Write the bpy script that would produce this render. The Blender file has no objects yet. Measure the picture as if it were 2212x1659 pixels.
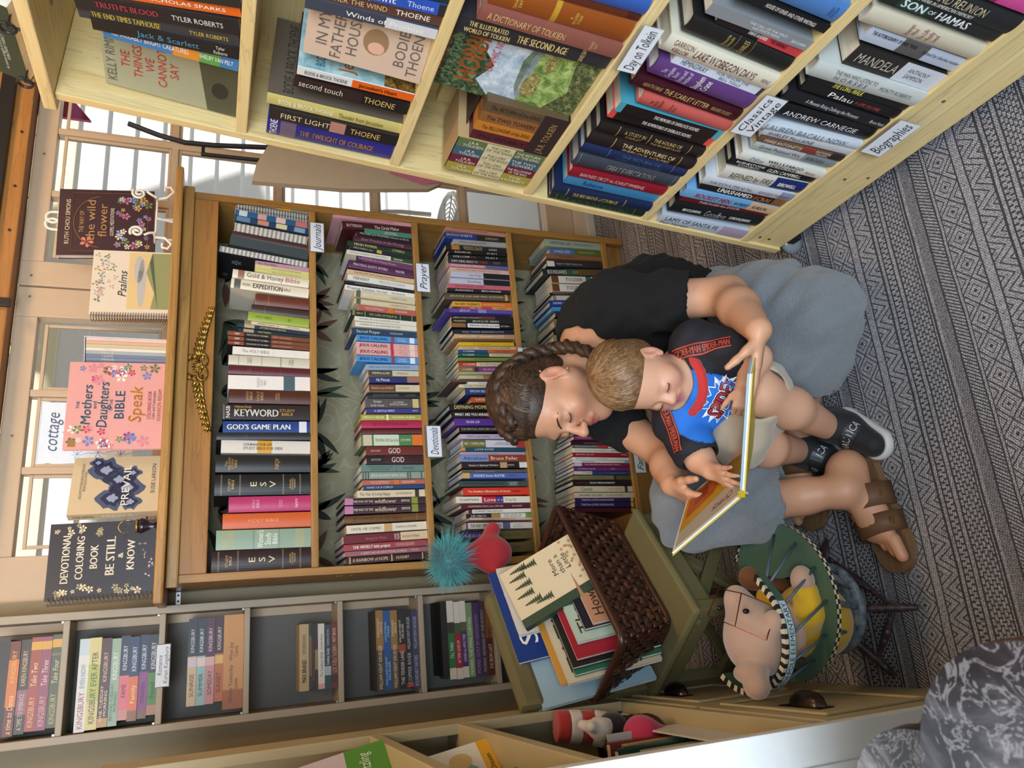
import bpy, bmesh, math, random
import numpy as np
from mathutils import Vector, Matrix
random.seed(7); np.random.seed(7)
SC = bpy.context.scene
COL = SC.collection
PI = math.pi

# ---------------------------------------------------------------- camera (portrait photo stored on its side)
CAM = Vector((-0.1835, -2.0118, 1.2772)); YAW, PITCH, ROLL, FPX = 0.3290, 0.3706, 0.0322, 1648.8
_f = Vector((math.sin(YAW)*math.cos(PITCH), math.cos(YAW)*math.cos(PITCH), -math.sin(PITCH)))
_r = Vector((math.cos(YAW), -math.sin(YAW), 0)); _u = _r.cross(_f)
_r, _u = math.cos(ROLL)*_r + math.sin(ROLL)*_u, -math.sin(ROLL)*_r + math.cos(ROLL)*_u
cd = bpy.data.cameras.new('camera'); cam = bpy.data.objects.new('camera', cd); COL.objects.link(cam)
M = Matrix.Identity(4)
for i in range(3):
    M[i][0] = -_u[i]; M[i][1] = _r[i]; M[i][2] = -_f[i]; M[i][3] = CAM[i]
cam.matrix_world = M
cd.sensor_fit = 'HORIZONTAL'; cd.sensor_width = 36; cd.lens = FPX*36/2212; cd.clip_start = 0.02
cd.dof.use_dof = True; cd.dof.focus_distance = 1.62; cd.dof.aperture_fstop = 9.0
SC.camera = cam

# ---------------------------------------------------------------- world, lamps, exposure
W = bpy.data.worlds.new('sky'); SC.world = W; W.use_nodes = True
wb = W.node_tree.nodes['Background']; wb.inputs[0].default_value = (0.80, 0.90, 1.0, 1); wb.inputs[1].default_value = .30
def lamp(name, kind, loc, rot, energy, col, **kw):
    l = bpy.data.lights.new(name, kind); l.energy = energy; l.color = col
    for k, v in kw.items(): setattr(l, k, v)
    o = bpy.data.objects.new(name, l); COL.objects.link(o); o.location = loc; o.rotation_euler = rot
    return o
lamp('sun', 'SUN', (0, 3, 4), (math.radians(28), math.radians(12), 0), 6.5, (1, .96, .9), angle=.02)
lamp('assumed_daylight_fill', 'AREA', (-.80, -3.45, 1.95), (math.radians(68), 0, math.radians(-23)), 138, (.74, .87, 1), shape='RECTANGLE', size=1.8, size_y=1.6)  # added area lamp for assumed daylight from behind the camera; no window is built
lamp('assumed_ceiling_light', 'POINT', (.05, -.80, 2.36), (0, 0, 0), 15, (1, .68, .38), shadow_soft_size=.09)  # assumed warm overhead light; its source is unseen and not modelled
lamp('assumed_ceiling_light', 'POINT', (1.25, -.55, 2.36), (0, 0, 0), 14, (1, .68, .38), shadow_soft_size=.12)  # second assumed warm overhead light, also unseen, with no fixture built
VS = SC.view_settings
VS.view_transform = 'Standard'; VS.look = 'None'; VS.gamma = 1.0; VS.exposure = 0.2; VS.use_curve_mapping = False
CY = SC.cycles; CY.max_bounces = 7; CY.diffuse_bounces = 3; CY.glossy_bounces = 2; CY.transmission_bounces = 5; CY.transparent_max_bounces = 6; CY.caustics_reflective = False; CY.caustics_refractive = False

# ---------------------------------------------------------------- helpers: materials
def s2l(c):
    return c/12.92 if c <= .04045 else ((c+.055)/1.055)**2.4
def hx(h):
    if not isinstance(h, str): return tuple(h)[:3]
    return tuple(s2l(int(h[i:i+2], 16)/255) for i in (0, 2, 4))
class G:
    """small node-graph writer"""
    def __init__(s, name):
        s.mat = bpy.data.materials.new(name); s.mat.use_nodes = True
        s.nt = s.mat.node_tree; s.N = s.nt.nodes; s.b = s.N['Principled BSDF']
    def put(s, sock, v):
        if isinstance(v, bpy.types.NodeSocket): s.nt.links.new(v, sock)
        elif v is not None:
            if hasattr(sock, 'default_value'):
                try: sock.default_value = v
                except Exception: sock.default_value = (*v, 1)
    def m(s, op, a, b=None, c=None):
        n = s.N.new('ShaderNodeMath'); n.operation = op
        for i, v in enumerate((a, b, c)):
            if v is not None: s.put(n.inputs[i], v)
        return n.outputs[0]
    def vm(s, op, a, b):
        n = s.N.new('ShaderNodeVectorMath'); n.operation = op; s.put(n.inputs[0], a); s.put(n.inputs[1], b); return n.outputs[0]
    def co(s, which='Object'): return s.N.new('ShaderNodeTexCoord').outputs[which]
    def sep(s, v):
        n = s.N.new('ShaderNodeSeparateXYZ'); s.put(n.inputs[0], v); return n.outputs
    def comb(s, x, y, z):
        n = s.N.new('ShaderNodeCombineXYZ'); s.put(n.inputs[0], x); s.put(n.inputs[1], y); s.put(n.inputs[2], z); return n.outputs[0]
    def noise(s, v, scale, detail=2, rough=.5, dist=0):
        n = s.N.new('ShaderNodeTexNoise'); s.put(n.inputs['Vector'], v); n.inputs['Scale'].default_value = scale
        n.inputs['Detail'].default_value = detail; n.inputs['Roughness'].default_value = rough; n.inputs['Distortion'].default_value = dist
        return n.outputs[0]
    def vor(s, v, scale, feature='F1', rnd=1.0):
        n = s.N.new('ShaderNodeTexVoronoi'); n.feature = feature; s.put(n.inputs['Vector'], v); n.inputs['Scale'].default_value = scale
        n.inputs['Randomness'].default_value = rnd
        return n.outputs[0]
    def ramp(s, fac, stops, interp='LINEAR'):
        n = s.N.new('ShaderNodeValToRGB'); n.color_ramp.interpolation = interp; e = n.color_ramp.elements
        while len(e) < len(stops): e.new(.5)
        for i, (p, c) in enumerate(stops): e[i].position = p; e[i].color = (*hx(c), 1)
        s.put(n.inputs[0], fac); return n.outputs[0]
    def mix(s, fac, a, b, blend='MIX'):
        n = s.N.new('ShaderNodeMix'); n.data_type = 'RGBA'; n.blend_type = blend
        s.put(n.inputs[0], fac)
        for i, v in ((6, a), (7, b)):
            s.put(n.inputs[i], (*hx(v), 1) if isinstance(v, (str, tuple)) else v)
        return n.outputs[2]
    def bump(s, h, strength=.3, dist=.002):
        n = s.N.new('ShaderNodeBump'); n.inputs['Strength'].default_value = strength; n.inputs['Distance'].default_value = dist
        s.put(n.inputs['Height'], h); s.nt.links.new(n.outputs[0], s.b.inputs['Normal'])
    def out(s, col=None, rough=None, metal=None, **kw):
        if col is not None: s.put(s.b.inputs['Base Color'], (*hx(col), 1) if isinstance(col, (str, tuple)) else col)
        if rough is not None: s.put(s.b.inputs['Roughness'], rough)
        if metal is not None: s.b.inputs['Metallic'].default_value = metal
        for k, v in kw.items(): s.put(s.b.inputs[k], v)
        return s.mat
_mc = {}
def plain(col, rough=.5, metal=0, bump=0, bscale=300, **kw):
    key = (col, rough, metal, bump, bscale, str(kw))
    if key in _mc: return _mc[key]
    g = G('paint_' + (col if isinstance(col, str) else 'tone'))
    v = g.co()
    n = g.noise(v, 35, 3)
    c = g.mix(g.m('MULTIPLY', n, .22), col, tuple(x*.55 for x in hx(col)))
    if bump: g.bump(g.noise(v, bscale, 3), bump, .0015)
    _mc[key] = g.out(c, rough, metal, **kw); return _mc[key]
def ink(col, rough=.45, metal=0.0):
    key = ('ink', col, rough, metal)
    if key not in _mc:
        _mc[key] = G('ink_' + col).out(col, rough, metal)
    return _mc[key]
def wood(name, a, b, axis, rough=.4, scale=1.0, knots=False, dark=None):
    g = G(name); v = g.co()
    k = [26, 26, 26]; k[axis] = 1.6
    vv = g.vm('MULTIPLY', v, tuple(x*scale for x in k))
    n1 = g.noise(vv, 1.0, 4, .6, 1.2)
    k2 = [240, 240, 240]; k2[axis] = 6
    n2 = g.noise(g.vm('MULTIPLY', v, tuple(k2)), 1.0, 2)
    f = g.m('ADD', g.m('MULTIPLY', n1, .75), g.m('MULTIPLY', n2, .3))
    c = g.ramp(f, [(.30, a), (.72, b)])
    rings = g.m('FRACT', g.m('MULTIPLY', n1, 7))
    line = g.m('MULTIPLY', g.m('GREATER_THAN', rings, .86), .30)
    c = g.mix(line, c, dark or tuple(x*.5 for x in hx(b)))
    if knots:
        k3 = [7, 7, 7]; k3[axis] = 3.2
        d = g.vor(g.vm('MULTIPLY', v, tuple(k3)), 1.0)
        c = g.mix(g.m('MULTIPLY', g.m('LESS_THAN', d, .075), .75), c, '6b4020')
    g.bump(n2, .15, .0006)
    return g.out(c, rough)

# ---------------------------------------------------------------- helpers: geometry
def mesh_obj(name, verts, faces, mat=None, parent=None, smooth=False):
    me = bpy.data.meshes.new(name); me.from_pydata([tuple(v) for v in verts], [], [tuple(f) for f in faces]); me.update()
    if smooth: me.polygons.foreach_set('use_smooth', [True]*len(me.polygons))
    if mat: me.materials.append(mat)
    o = bpy.data.objects.new(name, me); COL.objects.link(o)
    if parent: o.parent = parent
    return o
class MB:
    """collects boxes, tubes and lathes into one mesh"""
    def __init__(s): s.v = []; s.f = []
    def add(s, v, f):
        n = len(s.v); s.v += [tuple(x) for x in v]; s.f += [tuple(i+n for i in q) for q in f]; return s
    def box(s, x0, x1, y0, y1, z0, z1, b=0.0, M=None):
        if x0 > x1: x0, x1 = x1, x0
        if y0 > y1: y0, y1 = y1, y0
        if z0 > z1: z0, z1 = z1, z0
        if b <= 0:
            v = [(x0,y0,z0),(x1,y0,z0),(x1,y1,z0),(x0,y1,z0),(x0,y0,z1),(x1,y0,z1),(x1,y1,z1),(x0,y1,z1)]
            f = [(0,3,2,1),(4,5,6,7),(0,1,5,4),(1,2,6,5),(2,3,7,6),(3,0,4,7)]
        else:
            bm = bmesh.new(); bmesh.ops.create_cube(bm, size=1)
            for q in bm.verts: q.co = Vector(((x0+x1)/2+q.co.x*(x1-x0), (y0+y1)/2+q.co.y*(y1-y0), (z0+z1)/2+q.co.z*(z1-z0)))
            bmesh.ops.bevel(bm, geom=bm.edges[:], offset=min(b, .45*min(x1-x0, y1-y0, z1-z0)), segments=2, affect='EDGES', profile=.6)
            bm.verts.index_update(); v = [q.co.copy() for q in bm.verts]; f = [[q.index for q in p.verts] for p in bm.faces]; bm.free()
        if M is not None: v = [M @ Vector(q) for q in v]
        return s.add(v, f)
    def tube(s, pts, r, n=8, closed=False, M=None):
        pts = [Vector(p) for p in pts]; m = len(pts)
        R = r if isinstance(r, (list, tuple)) else [r]*m
        v = []; prev = None
        for i, p in enumerate(pts):
            a = pts[(i-1) % m] if (i or closed) else p; b = pts[(i+1) % m] if (i < m-1 or closed) else p
            t = (b-a).normalized() if (b-a).length > 1e-9 else Vector((0, 0, 1))
            if prev is None:
                prev = t.orthogonal().normalized()
            prev = (prev - t*prev.dot(t))
            prev = prev.normalized() if prev.length > 1e-6 else t.orthogonal().normalized()
            q = t.cross(prev)
            for k in range(n):
                an = 2*PI*k/n; v.append(p + (prev*math.cos(an)+q*math.sin(an))*R[i])
        f = []
        for i in range(m if closed else m-1):
            j = (i+1) % m
            for k in range(n):
                f.append((i*n+k, i*n+(k+1) % n, j*n+(k+1) % n, j*n+k))
        if not closed:
            f.append(tuple(range(n-1, -1, -1))); f.append(tuple((m-1)*n+k for k in range(n)))
        if M is not None: v = [M @ q for q in v]
        return s.add(v, f)
    def lathe(s, prof, c, n=20, M=None):
        v = []; f = []
        for r, z in prof:
            for k in range(n):
                an = 2*PI*k/n; v.append(Vector((c[0]+r*math.cos(an), c[1]+r*math.sin(an), c[2]+z)))
        for i in range(len(prof)-1):
            for k in range(n): f.append((i*n+k, i*n+(k+1) % n, (i+1)*n+(k+1) % n, (i+1)*n+k))
        f.append(tuple(range(n-1, -1, -1))); f.append(tuple((len(prof)-1)*n+k for k in range(n)))
        if M is not None: v = [M @ q for q in v]
        return s.add(v, f)
    def prism(s, poly, z0, z1, M=None):
        n = len(poly)
        v = [Vector((x, y, z0)) for x, y in poly]+[Vector((x, y, z1)) for x, y in poly]
        f = [tuple(range(n-1, -1, -1)), tuple(range(n, 2*n))]+[(i, (i+1) % n, n+(i+1) % n, n+i) for i in range(n)]
        if M is not None: v = [M @ q for q in v]
        return s.add(v, f)
    def ball(s, c, r, M=None, n=12, m=8):
        r = r if isinstance(r, (tuple, list)) else (r, r, r)
        v = []; f = []
        for i in range(m+1):
            t = PI*i/m
            for k in range(n):
                a = 2*PI*k/n; v.append(Vector((c[0]+r[0]*math.sin(t)*math.cos(a), c[1]+r[1]*math.sin(t)*math.sin(a), c[2]+r[2]*math.cos(t))))
        for i in range(m):
            for k in range(n): f.append((i*n+k, (i+1)*n+k, (i+1)*n+(k+1) % n, i*n+(k+1) % n))
        if M is not None: v = [M @ q for q in v]
        return s.add(v, f)
    def obj(s, name, mat, parent=None, smooth=False):
        o = mesh_obj(name, s.v, s.f, mat, parent, smooth)
        return o
def empty(name, loc=(0, 0, 0), rot=(0, 0, 0)):
    o = bpy.data.objects.new(name, None); COL.objects.link(o); o.location = loc; o.rotation_euler = rot; o.empty_display_size = .02
    return o
def tag(o, label, cat, group=None):
    o['label'] = label; o['category'] = cat
    if group: o['group'] = group
    return o
def struct(o): o['kind'] = 'structure'; return o
def autosmooth(o, ang=40):
    me = o.data
    me.polygons.foreach_set('use_smooth', [True]*len(me.polygons))
    bm = bmesh.new(); bm.from_mesh(me)
    for e in bm.edges:
        if len(e.link_faces) == 2 and e.calc_face_angle(0) > math.radians(ang): e.smooth = False
    bm.to_mesh(me); bm.free(); return o
def copy_tree(o, parent=None):
    c = o.copy(); COL.objects.link(c); c.parent = parent
    for ch in o.children: copy_tree(ch, c)
    return c

# ---------------------------------------------------------------- helpers: lettering (built-in font, one outline per character)
_gl = {}
def _glyph(ch):
    if ch in _gl: return _gl[ch]
    def ev(t):
        cu = bpy.data.curves.new('glyph', 'FONT'); cu.body = t; cu.resolution_u = 2; cu.size = 1
        o = bpy.data.objects.new('glyph', cu); COL.objects.link(o)
        dg = bpy.context.evaluated_depsgraph_get(); me = bpy.data.meshes.new_from_object(o.evaluated_get(dg))
        v = np.array([q.co[:2] for q in me.vertices]) if len(me.vertices) else np.zeros((0, 2)); f = [tuple(p.vertices) for p in me.polygons]
        bpy.data.objects.remove(o); bpy.data.curves.remove(cu); bpy.data.meshes.remove(me)
        return v, f
    v, f = ev(ch) if ch != ' ' else (np.zeros((0, 2)), [])
    a, _ = ev('I'+ch+'I'); b, _ = ev('II')
    adv = (a[:, 0].max()-a[:, 0].min())-(b[:, 0].max()-b[:, 0].min())
    _gl[ch] = (v, f, adv); return _gl[ch]
def lettering(text, slant=0.0, bold=0.0, space=1.0):
    V = []; F = []; x = 0
    for ch in text:
        v, f, adv = _glyph(ch)
        if len(v):
            for dx in ((0,) if not bold else (0, bold)):
                n = len(V)
                V += [(x+dx+p[0]+slant*p[1], p[1]) for p in v]; F += [tuple(i+n for i in q) for q in f]
        x += adv*space
    V = np.array(V) if V else np.zeros((0, 2))
    return V, F, x
def text_obj(name, lines, O, X, Y, width, height, mat, parent=None, slant=0, bold=0, surf=None, space=1.0, maxasp=1.5, align='c'):
    """lines fitted into a width x height field centred at O, along X with Y up; surf(p) may bend points onto a surface"""
    O, X, Y = Vector(O), Vector(X).normalized(), Vector(Y).normalized()
    lines = lines.split('/') if isinstance(lines, str) else lines
    n = len(lines); lh = height/n; V = []; F = []
    data = [lettering(t, slant, bold, space) for t in lines]
    wmax = max(max(d[2] for d in data), .01)
    cap = lh*(.92 if n == 1 else .74)/.70
    sx = min(width/wmax, cap*maxasp); sy = min(cap, sx*2.2)
    for i, (v, f, adv) in enumerate(data):
        cy = height/2-lh*(i+.5)
        off = -adv*sx/2 if align == 'c' else -width/2
        k = len(V)
        for p in v:
            a = off+p[0]*sx; b = cy+(p[1]-.35)*sy
            q = O+X*a+Y*b
            V.append(surf(q) if surf else q)
        F += [tuple(j+k for j in t) for t in f]
    return mesh_obj(name, V, F, mat, parent)
# ================================================================ the room
M_peach = plain('c4a98a', .55, bump=.12, bscale=60)
M_wall = plain('cdb998', .7, bump=.1, bscale=80)
M_ceil = plain('d8cdbb', .8)
M_beam = wood('beam_wood', 'b9803f', '8a5526', 0, .45)
M_floorw = wood('floor_boards', '6b4d33', '4d3522', 0, .5)
M_dark = plain('2a2623', .4, .3)
M_steel = plain('9a9a98', .3, .9)
def rug_material():
    g = G('woven_rug'); P = g.sep(g.co()); x, y = P[0], P[1]
    wob = g.noise(g.co(), 9, 2)
    yy = g.m('ADD', y, g.m('MULTIPLY', g.m('SUBTRACT', wob, .5), .006))
    t = g.m('MULTIPLY', g.m('FRACT', g.m('DIVIDE', g.m('SUBTRACT', -.845, yy), .27)), .27)      # 0..0.27 across one repeat
    def band(a, b): return g.m('MULTIPLY', g.m('GREATER_THAN', t, a), g.m('LESS_THAN', t, b))
    def near(v, c, w): return g.m('LESS_THAN', g.m('ABSOLUTE', g.m('SUBTRACT', v, c)), w)
    def tri(v, per): return g.m('PINGPONG', v, per/2)          # 0..per/2
    ux = g.m('DIVIDE', tri(x, .0535), .0535/2)                   # 0..1 zigzag
    # diamonds: |u|+|v|
    vd = g.m('DIVIDE', g.m('ABSOLUTE', g.m('SUBTRACT', t, .0265)), .0265)
    s = g.m('ADD', ux, vd)
    dia = g.m('MAXIMUM', near(s, .98, .065), g.m('MAXIMUM', near(s, .50, .045), g.m('MAXIMUM', g.m('LESS_THAN', s, .16), near(s, 1.42, .06))))
    dia = g.m('MULTIPLY', dia, band(0, .053))
    # chevrons
    vc = g.m('DIVIDE', g.m('SUBTRACT', t, .073), .040)
    ch = g.m('FRACT', g.m('MULTIPLY', g.m('ADD', g.m('MULTIPLY', ux, 1.0), vc), 2.0))
    che = g.m('MULTIPLY', near(ch, .5, .105), band(.073, .113))
    # bricks, checks, dots, lattice
    row = g.m('FLOOR', g.m('DIVIDE', t, .0068))
    bx_ = g.m('FRACT', g.m('ADD', g.m('DIVIDE', x, .014), g.m('MULTIPLY', row, .5)))
    br = g.m('MULTIPLY', g.m('MAXIMUM', g.m('LESS_THAN', bx_, .24), g.m('LESS_THAN', g.m('FRACT', g.m('DIVIDE', t, .0068)), .2)), band(.156, .197))
    ck = g.m('MULTIPLY', g.m('LESS_THAN', g.m('FRACT', g.m('ADD', g.m('DIVIDE', x, .012), g.m('MULTIPLY', g.m('GREATER_THAN', t, .1355), .5))), .3), band(.127, .144))
    do = g.m('MULTIPLY', g.m('GREATER_THAN', g.m('MULTIPLY', g.m('SINE', g.m('MULTIPLY', g.m('ADD', x, t), 1100)), g.m('SINE', g.m('MULTIPLY', g.m('SUBTRACT', x, t), 1100))), .05), band(.212, .234))
    la = g.m('MULTIPLY', g.m('GREATER_THAN', g.m('SINE', g.m('MULTIPLY', g.m('ADD', x, g.m('MULTIPLY', t, .7)), 900)), .35), band(.238, .262))
    lines = 0
    for c, w in ((0, .002), (.0535, .0016), (.0725, .0016), (.115, .0025), (.126, .0016), (.1445, .0016), (.1555, .0016), (.1975, .0016), (.204, .0024), (.236, .002), (.2635, .0016)):
        l = near(t, c, w); lines = l if isinstance(lines, int) else g.m('MAXIMUM', lines, l)
    d = g.m('MAXIMUM', dia, g.m('MAXIMUM', che, g.m('MAXIMUM', br, g.m('MAXIMUM', ck, g.m('MAXIMUM', do, g.m('MAXIMUM', la, lines))))))
    # stitches
    st = g.m('MULTIPLY', g.m('SINE', g.m('MULTIPLY', x, 1500)), g.m('SINE', g.m('MULTIPLY', g.m('ADD', y, g.m('MULTIPLY', g.m('FLOOR', g.m('DIVIDE', x, .0042)), .0017)), 1250)))
    streak = g.noise(g.vm('MULTIPLY', g.co(), (420, 70, 1)), 1.0, 3, .7)
    streak2 = g.noise(g.vm('MULTIPLY', g.co(), (900, 160, 1)), 1.0, 2, .6)
    base = g.ramp(streak, [(.30, '5f5758'), (.48, '969294'), (.62, 'bcbabf'), (.80, '8a7f7c')])
    base = g.mix(g.m('MULTIPLY', g.m('LESS_THAN', st, -.32), .55), base, '2a272d')
    base = g.mix(g.m('MULTIPLY', g.m('GREATER_THAN', st, .36), .78), base, 'd6d4da')
    base = g.mix(g.m('MULTIPLY', g.m('LESS_THAN', streak2, .44), .70), base, '262228')
    c = g.mix(g.m('MULTIPLY', d, g.m('ADD', .66, g.m('MULTIPLY', streak2, .4))), base, '15141b')
    g.bump(g.m('SUBTRACT', g.m('MULTIPLY', st, .4), g.m('MULTIPLY', d, 1.0)), .55, .0015)
    return g.out(c, .92)
struct(MB().box(-2.6, 3.2, -4.6, .4, -.06, -.006).obj('floor', M_floorw))
rug = MB().box(-.72, 2.3, -3.4, .165, -.0058, 0).obj('woven_rug', rug_material())
tag(rug, 'grey and black flatweave rug with bands of diamonds and zigzags covering the floor', 'rug')
struct(MB().box(-1.6, 3.2, -4.6, .4, 2.5, 2.55).obj('ceiling', M_ceil))
struct(MB().box(-.95, -.83, -1.62, .4, -.06, 2.5).obj('wall_left', M_wall))
wb_ = MB().box(-.83, -.03, .29, .40, -.006, 2.5).box(-.03, 1.75, .29, .40, 1.86, 2.5).box(1.75, 3.2, .29, .40, -.006, 2.5)
struct(wb_.obj('wall_back', M_peach))
struct(MB().box(2.6, 2.72, -1.6, .4, -.006, 2.5).obj('wall_right', M_wall))
struct(MB().box(-.03, 2.5, .168, .285, -.006, .03, .004).obj('trim_1', plain('d9cfbb', .5)))
# header beam with the sliding-door track
tb = struct(MB().box(-.35, 2.6, .215, .288, 1.803, 1.98, .004).obj('trim_2', M_beam))
MB().box(-.35, 2.6, .196, .214, 1.848, 1.884, .002).obj('sliding_track', M_dark, tb)
for xx in (.76, 1.62):
    MB().box(xx-.012, xx+.012, .203, .2145, 1.796, 1.90, .002).obj('track_bracket', M_dark, tb)
for xx in (.33, .56, .70, .98, 1.12, 1.3):
    MB().lathe([(.004, 0), (.004, .002), (.002, .003)], (0, 0, 0), 10, Matrix.Translation((xx, .2145, 1.822)) @ Matrix.Rotation(PI/2, 4, 'X')).obj('screw', M_dark, tb)
# french doors: stiles, rails, muntins, fifteen panes each
M_glass = G('window_glass').out('ffffff', .0, **{'Transmission Weight': 1.0, 'IOR': 1.02, 'Specular IOR Level': .25})
M_doorp = plain('c8ad8e', .5, bump=.15, bscale=50)
rows = [.147, .4646, .7822, 1.0998, 1.4174, 1.735]
def french_door(n, x0, x1, cols):
    d = struct(MB().box(x0, cols[0]-.008, .27, .312, .032, 1.80, .003).box(cols[-1]+.008, x1, .27, .312, .032, 1.80, .003)
        .box(cols[0]-.008, cols[-1]+.008, .27, .312, 1.743, 1.80, .003).box(cols[0]-.008, cols[-1]+.008, .27, .312, .032, .139, .003).obj('door_%d' % n, M_doorp))
    for c in cols[1:-1]: MB().box(c-.010, c+.010, .272, .308, .139, 1.743, .003).obj('muntin', M_doorp, d)
    for r in rows[1:-1]: MB().box(cols[0]-.008, cols[-1]+.008, .273, .307, r-.010, r+.010, .003).obj('muntin', M_doorp, d)
    for i in range(3):
        for j in range(5):
            MB().box(cols[i]+.0101, cols[i+1]-.0101, .287, .291, rows[j]+.0101, rows[j+1]-.0101).obj('pane', M_glass, d)
            b = .009; a0, a1, b0, b1 = cols[i]+.0102, cols[i+1]-.0102, rows[j]+.0102, rows[j+1]-.0102
            fr = MB()
            for q in ((a0, a1, b0, b0+b), (a0, a1, b1-b, b1), (a0, a0+b, b0+b, b1-b), (a1-b, a1, b0+b, b1-b)): fr.box(q[0], q[1], .279, .2868, q[2], q[3], .002)
            fr.obj('glazing_bead', M_doorp, d)
    for sx, sz in ((x0+.03, 1.77), (x1-.03, 1.768), ((x0+x1)/2, 1.772)):
        MB().lathe([(.0035, 0), (.0035, .0015)], (0, 0, 0), 10, Matrix.Translation((sx, .27, sz)) @ Matrix.Rotation(PI/2, 4, 'X')).obj('screw', M_steel, d)
    return d
french_door(1, .843, 1.70, [.928, 1.144, 1.36, 1.576])
french_door(2, -.025, .838, [.10, .3137, .5273, .741])
struct(MB().box(1.702, 1.748, .262, .40, 0, 1.80, .003).box(-.10, -.027, .262, .292, 0, 1.80, .003).obj('trim_3', M_doorp))
# paper sign with line drawing stuck on the inside of the left door
sg = empty('window_sign', (.42, .2855, 1.60)); tag(sg, 'white paper sign with blue line drawing of a cottage taped to door glass', 'sign')
MB().box(-.085, .085, -.0006, 0, -.115, .115).obj('sheet', plain('e4ecf6', .6), sg)
M_bl = ink('6f86a8')
text_obj('sign_text', 'cottage', (.0, -.0012, .085), (1, 0, 0), (0, 0, 1), .11, .035, ink('4d5a72'), sg, slant=.25)
ln = MB()
def wire(pts, r=.0007): ln.tube([(a, -.0013, b) for a, b in pts], r, 4)
wire([(-.035, .0), (-.035, .035), (0, .055), (.035, .035), (.035, 0), (-.035, 0)]); wire([(-.042, .031), (0, .058), (.042, .031)])
for k in range(5): wire([(-.033+.0, .006+.007*k), (.033, .006+.007*k)], .0004)
wire([(-.01, 0), (-.01, .022), (.006, .022), (.006, 0)])
for cx, cz, rr in ((-.06, .02, .014), (-.055, -.03, .018), (.06, .01, .016), (.062, -.04, .014), (.02, -.04, .012), (-.02, -.06, .012), (.05, -.075, .015), (-.06, -.085, .013)):
    for k in range(7):
        an = k*PI/3.5; wire([(cx, cz), (cx+rr*math.cos(an), cz+rr*math.sin(an))], .0005)
    wire([(cx, cz-rr), (cx+.004, cz-rr-.02)], .0005)
ln.obj('line_drawing', M_bl, sg)

# ---------------------------------------------------------------- outside the doors
M_siding = plain('eef0f0', .6)
M_cream = plain('efe7c8', .6)
struct(MB().box(-4, 7, .41, 6, -.12, -.10).obj('terrace', plain('cfd3d6', .8)))
sw = struct(MB().box(-3, 6, 2.62, 2.7, -.1, 3.6).obj('neighbour_wall', M_siding))
bm_ = MB().add([(-3, 2.615, 0), (6, 2.615, 0), (6, 2.59, 0), (-3, 2.59, 0), (-3, 2.615, .16), (6, 2.615, .16), (6, 2.607, .16), (-3, 2.607, .16)], [(0, 1, 2, 3), (7, 6, 5, 4), (3, 2, 6, 7), (0, 4, 5, 1), (1, 5, 6, 2), (0, 3, 7, 4)])
b0 = bm_.obj('clapboard', M_siding, sw); b0.location.z = -.1
for k in range(1, 22):
    c = b0.copy(); COL.objects.link(c); c.location.z = -.1+.158*k
    if k > 13: c.data = c.data.copy() if k == 14 else prevd; prevd = c.data; c.data.materials[0] = M_cream
post = MB().box(1.62, 1.74, 1.9, 2.02, -.1, 3.4, .004).obj('porch_post', M_siding); tag(post, 'white square porch post standing outside behind the glass doors', 'post')
sof = MB().prism([(.2, 0), (3.6, 0), (3.6, .05), (.2, .05)], 0, 1.5, Matrix.Translation((0, 1.1, 2.55)) @ Matrix.Rotation(-.35, 4, 'Y')).obj('porch_soffit', M_cream); struct(sof)
st = empty('string_lights', (0, 0, 0)); tag(st, 'string of warm globe bulbs hanging outside beyond the door glass', 'lights')
MB().tube([(.2+.14*k, 1.35, 2.06+.10*math.cos(k*1.3)) for k in range(18)], .003, 5).obj('cable', M_dark, st)
for k in range(0, 18, 3):
    MB().ball((.2+.14*k, 1.35, 2.02+.10*math.cos(k*1.3)), .026).obj('bulb', G('bulb').out('ffe9b0', .3, **{'Emission Color': (1, .85, .5, 1), 'Emission Strength': 1.2}), st, True)
# scrolled white metal garden chair outside
gc = empty('garden_chair', (1.46, .86, -.10)); tag(gc, 'white scrolled iron garden chair on the terrace behind the doors', 'chair')
M_wh = plain('e9ecef', .4)
fr = MB()
for sx in (-.2, .2):
    for sy in (-.2, .2): fr.tube([(sx*.9, sy*.9, .44), (sx*1.05, sy*1.05, .2), (sx, sy, 0)], .011, 8)
fr.tube([(.2*math.cos(a), .2*math.sin(a), .44) for a in np.linspace(0, 2*PI, 20)[:-1]], .012, 8, True)
fr.obj('frame', M_wh, gc)
sc_ = MB()
for k in range(9): sc_.tube([(.19*math.cos(a)*(k+1)/9.5, .19*math.sin(a)*(k+1)/9.5, .445) for a in np.linspace(0, 2*PI, 16)[:-1]], .004, 5, True)
for k in range(10): sc_.tube([(0, 0, .446), (.19*math.cos(k*PI/5), .19*math.sin(k*PI/5), .446)], .004, 5)
sc_.obj('seat', M_wh, gc)
bk = MB().tube([(.22*math.sin(a), .17, .46+.42*max(0, math.cos(a))**.6) for a in np.linspace(-PI/2, PI/2, 20)], .012, 8)
for k in range(-3, 4):
    c0 = k*.055
    bk.tube([(c0+.03*math.sin(t*6.28)*(1-.4*t), .17, .48+t*.33) for t in np.linspace(0, 1, 18)], .0055, 6)
for k in range(-2, 3):
    bk.tube([(k*.07+.025*(1-t)*math.cos(t*12), .172, .66+.025*(1-t)*math.sin(t*12)) for t in np.linspace(0, 1, 24)], .005, 6)
bk.obj('scroll_back', M_wh, gc)
pk = MB().box(.06, .34, .52, .56, -.1, 1.46, .004).obj('pink_board', plain('e07a98', .6)); tag(pk, 'pink board standing outside behind the left glass door', 'board')
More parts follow.
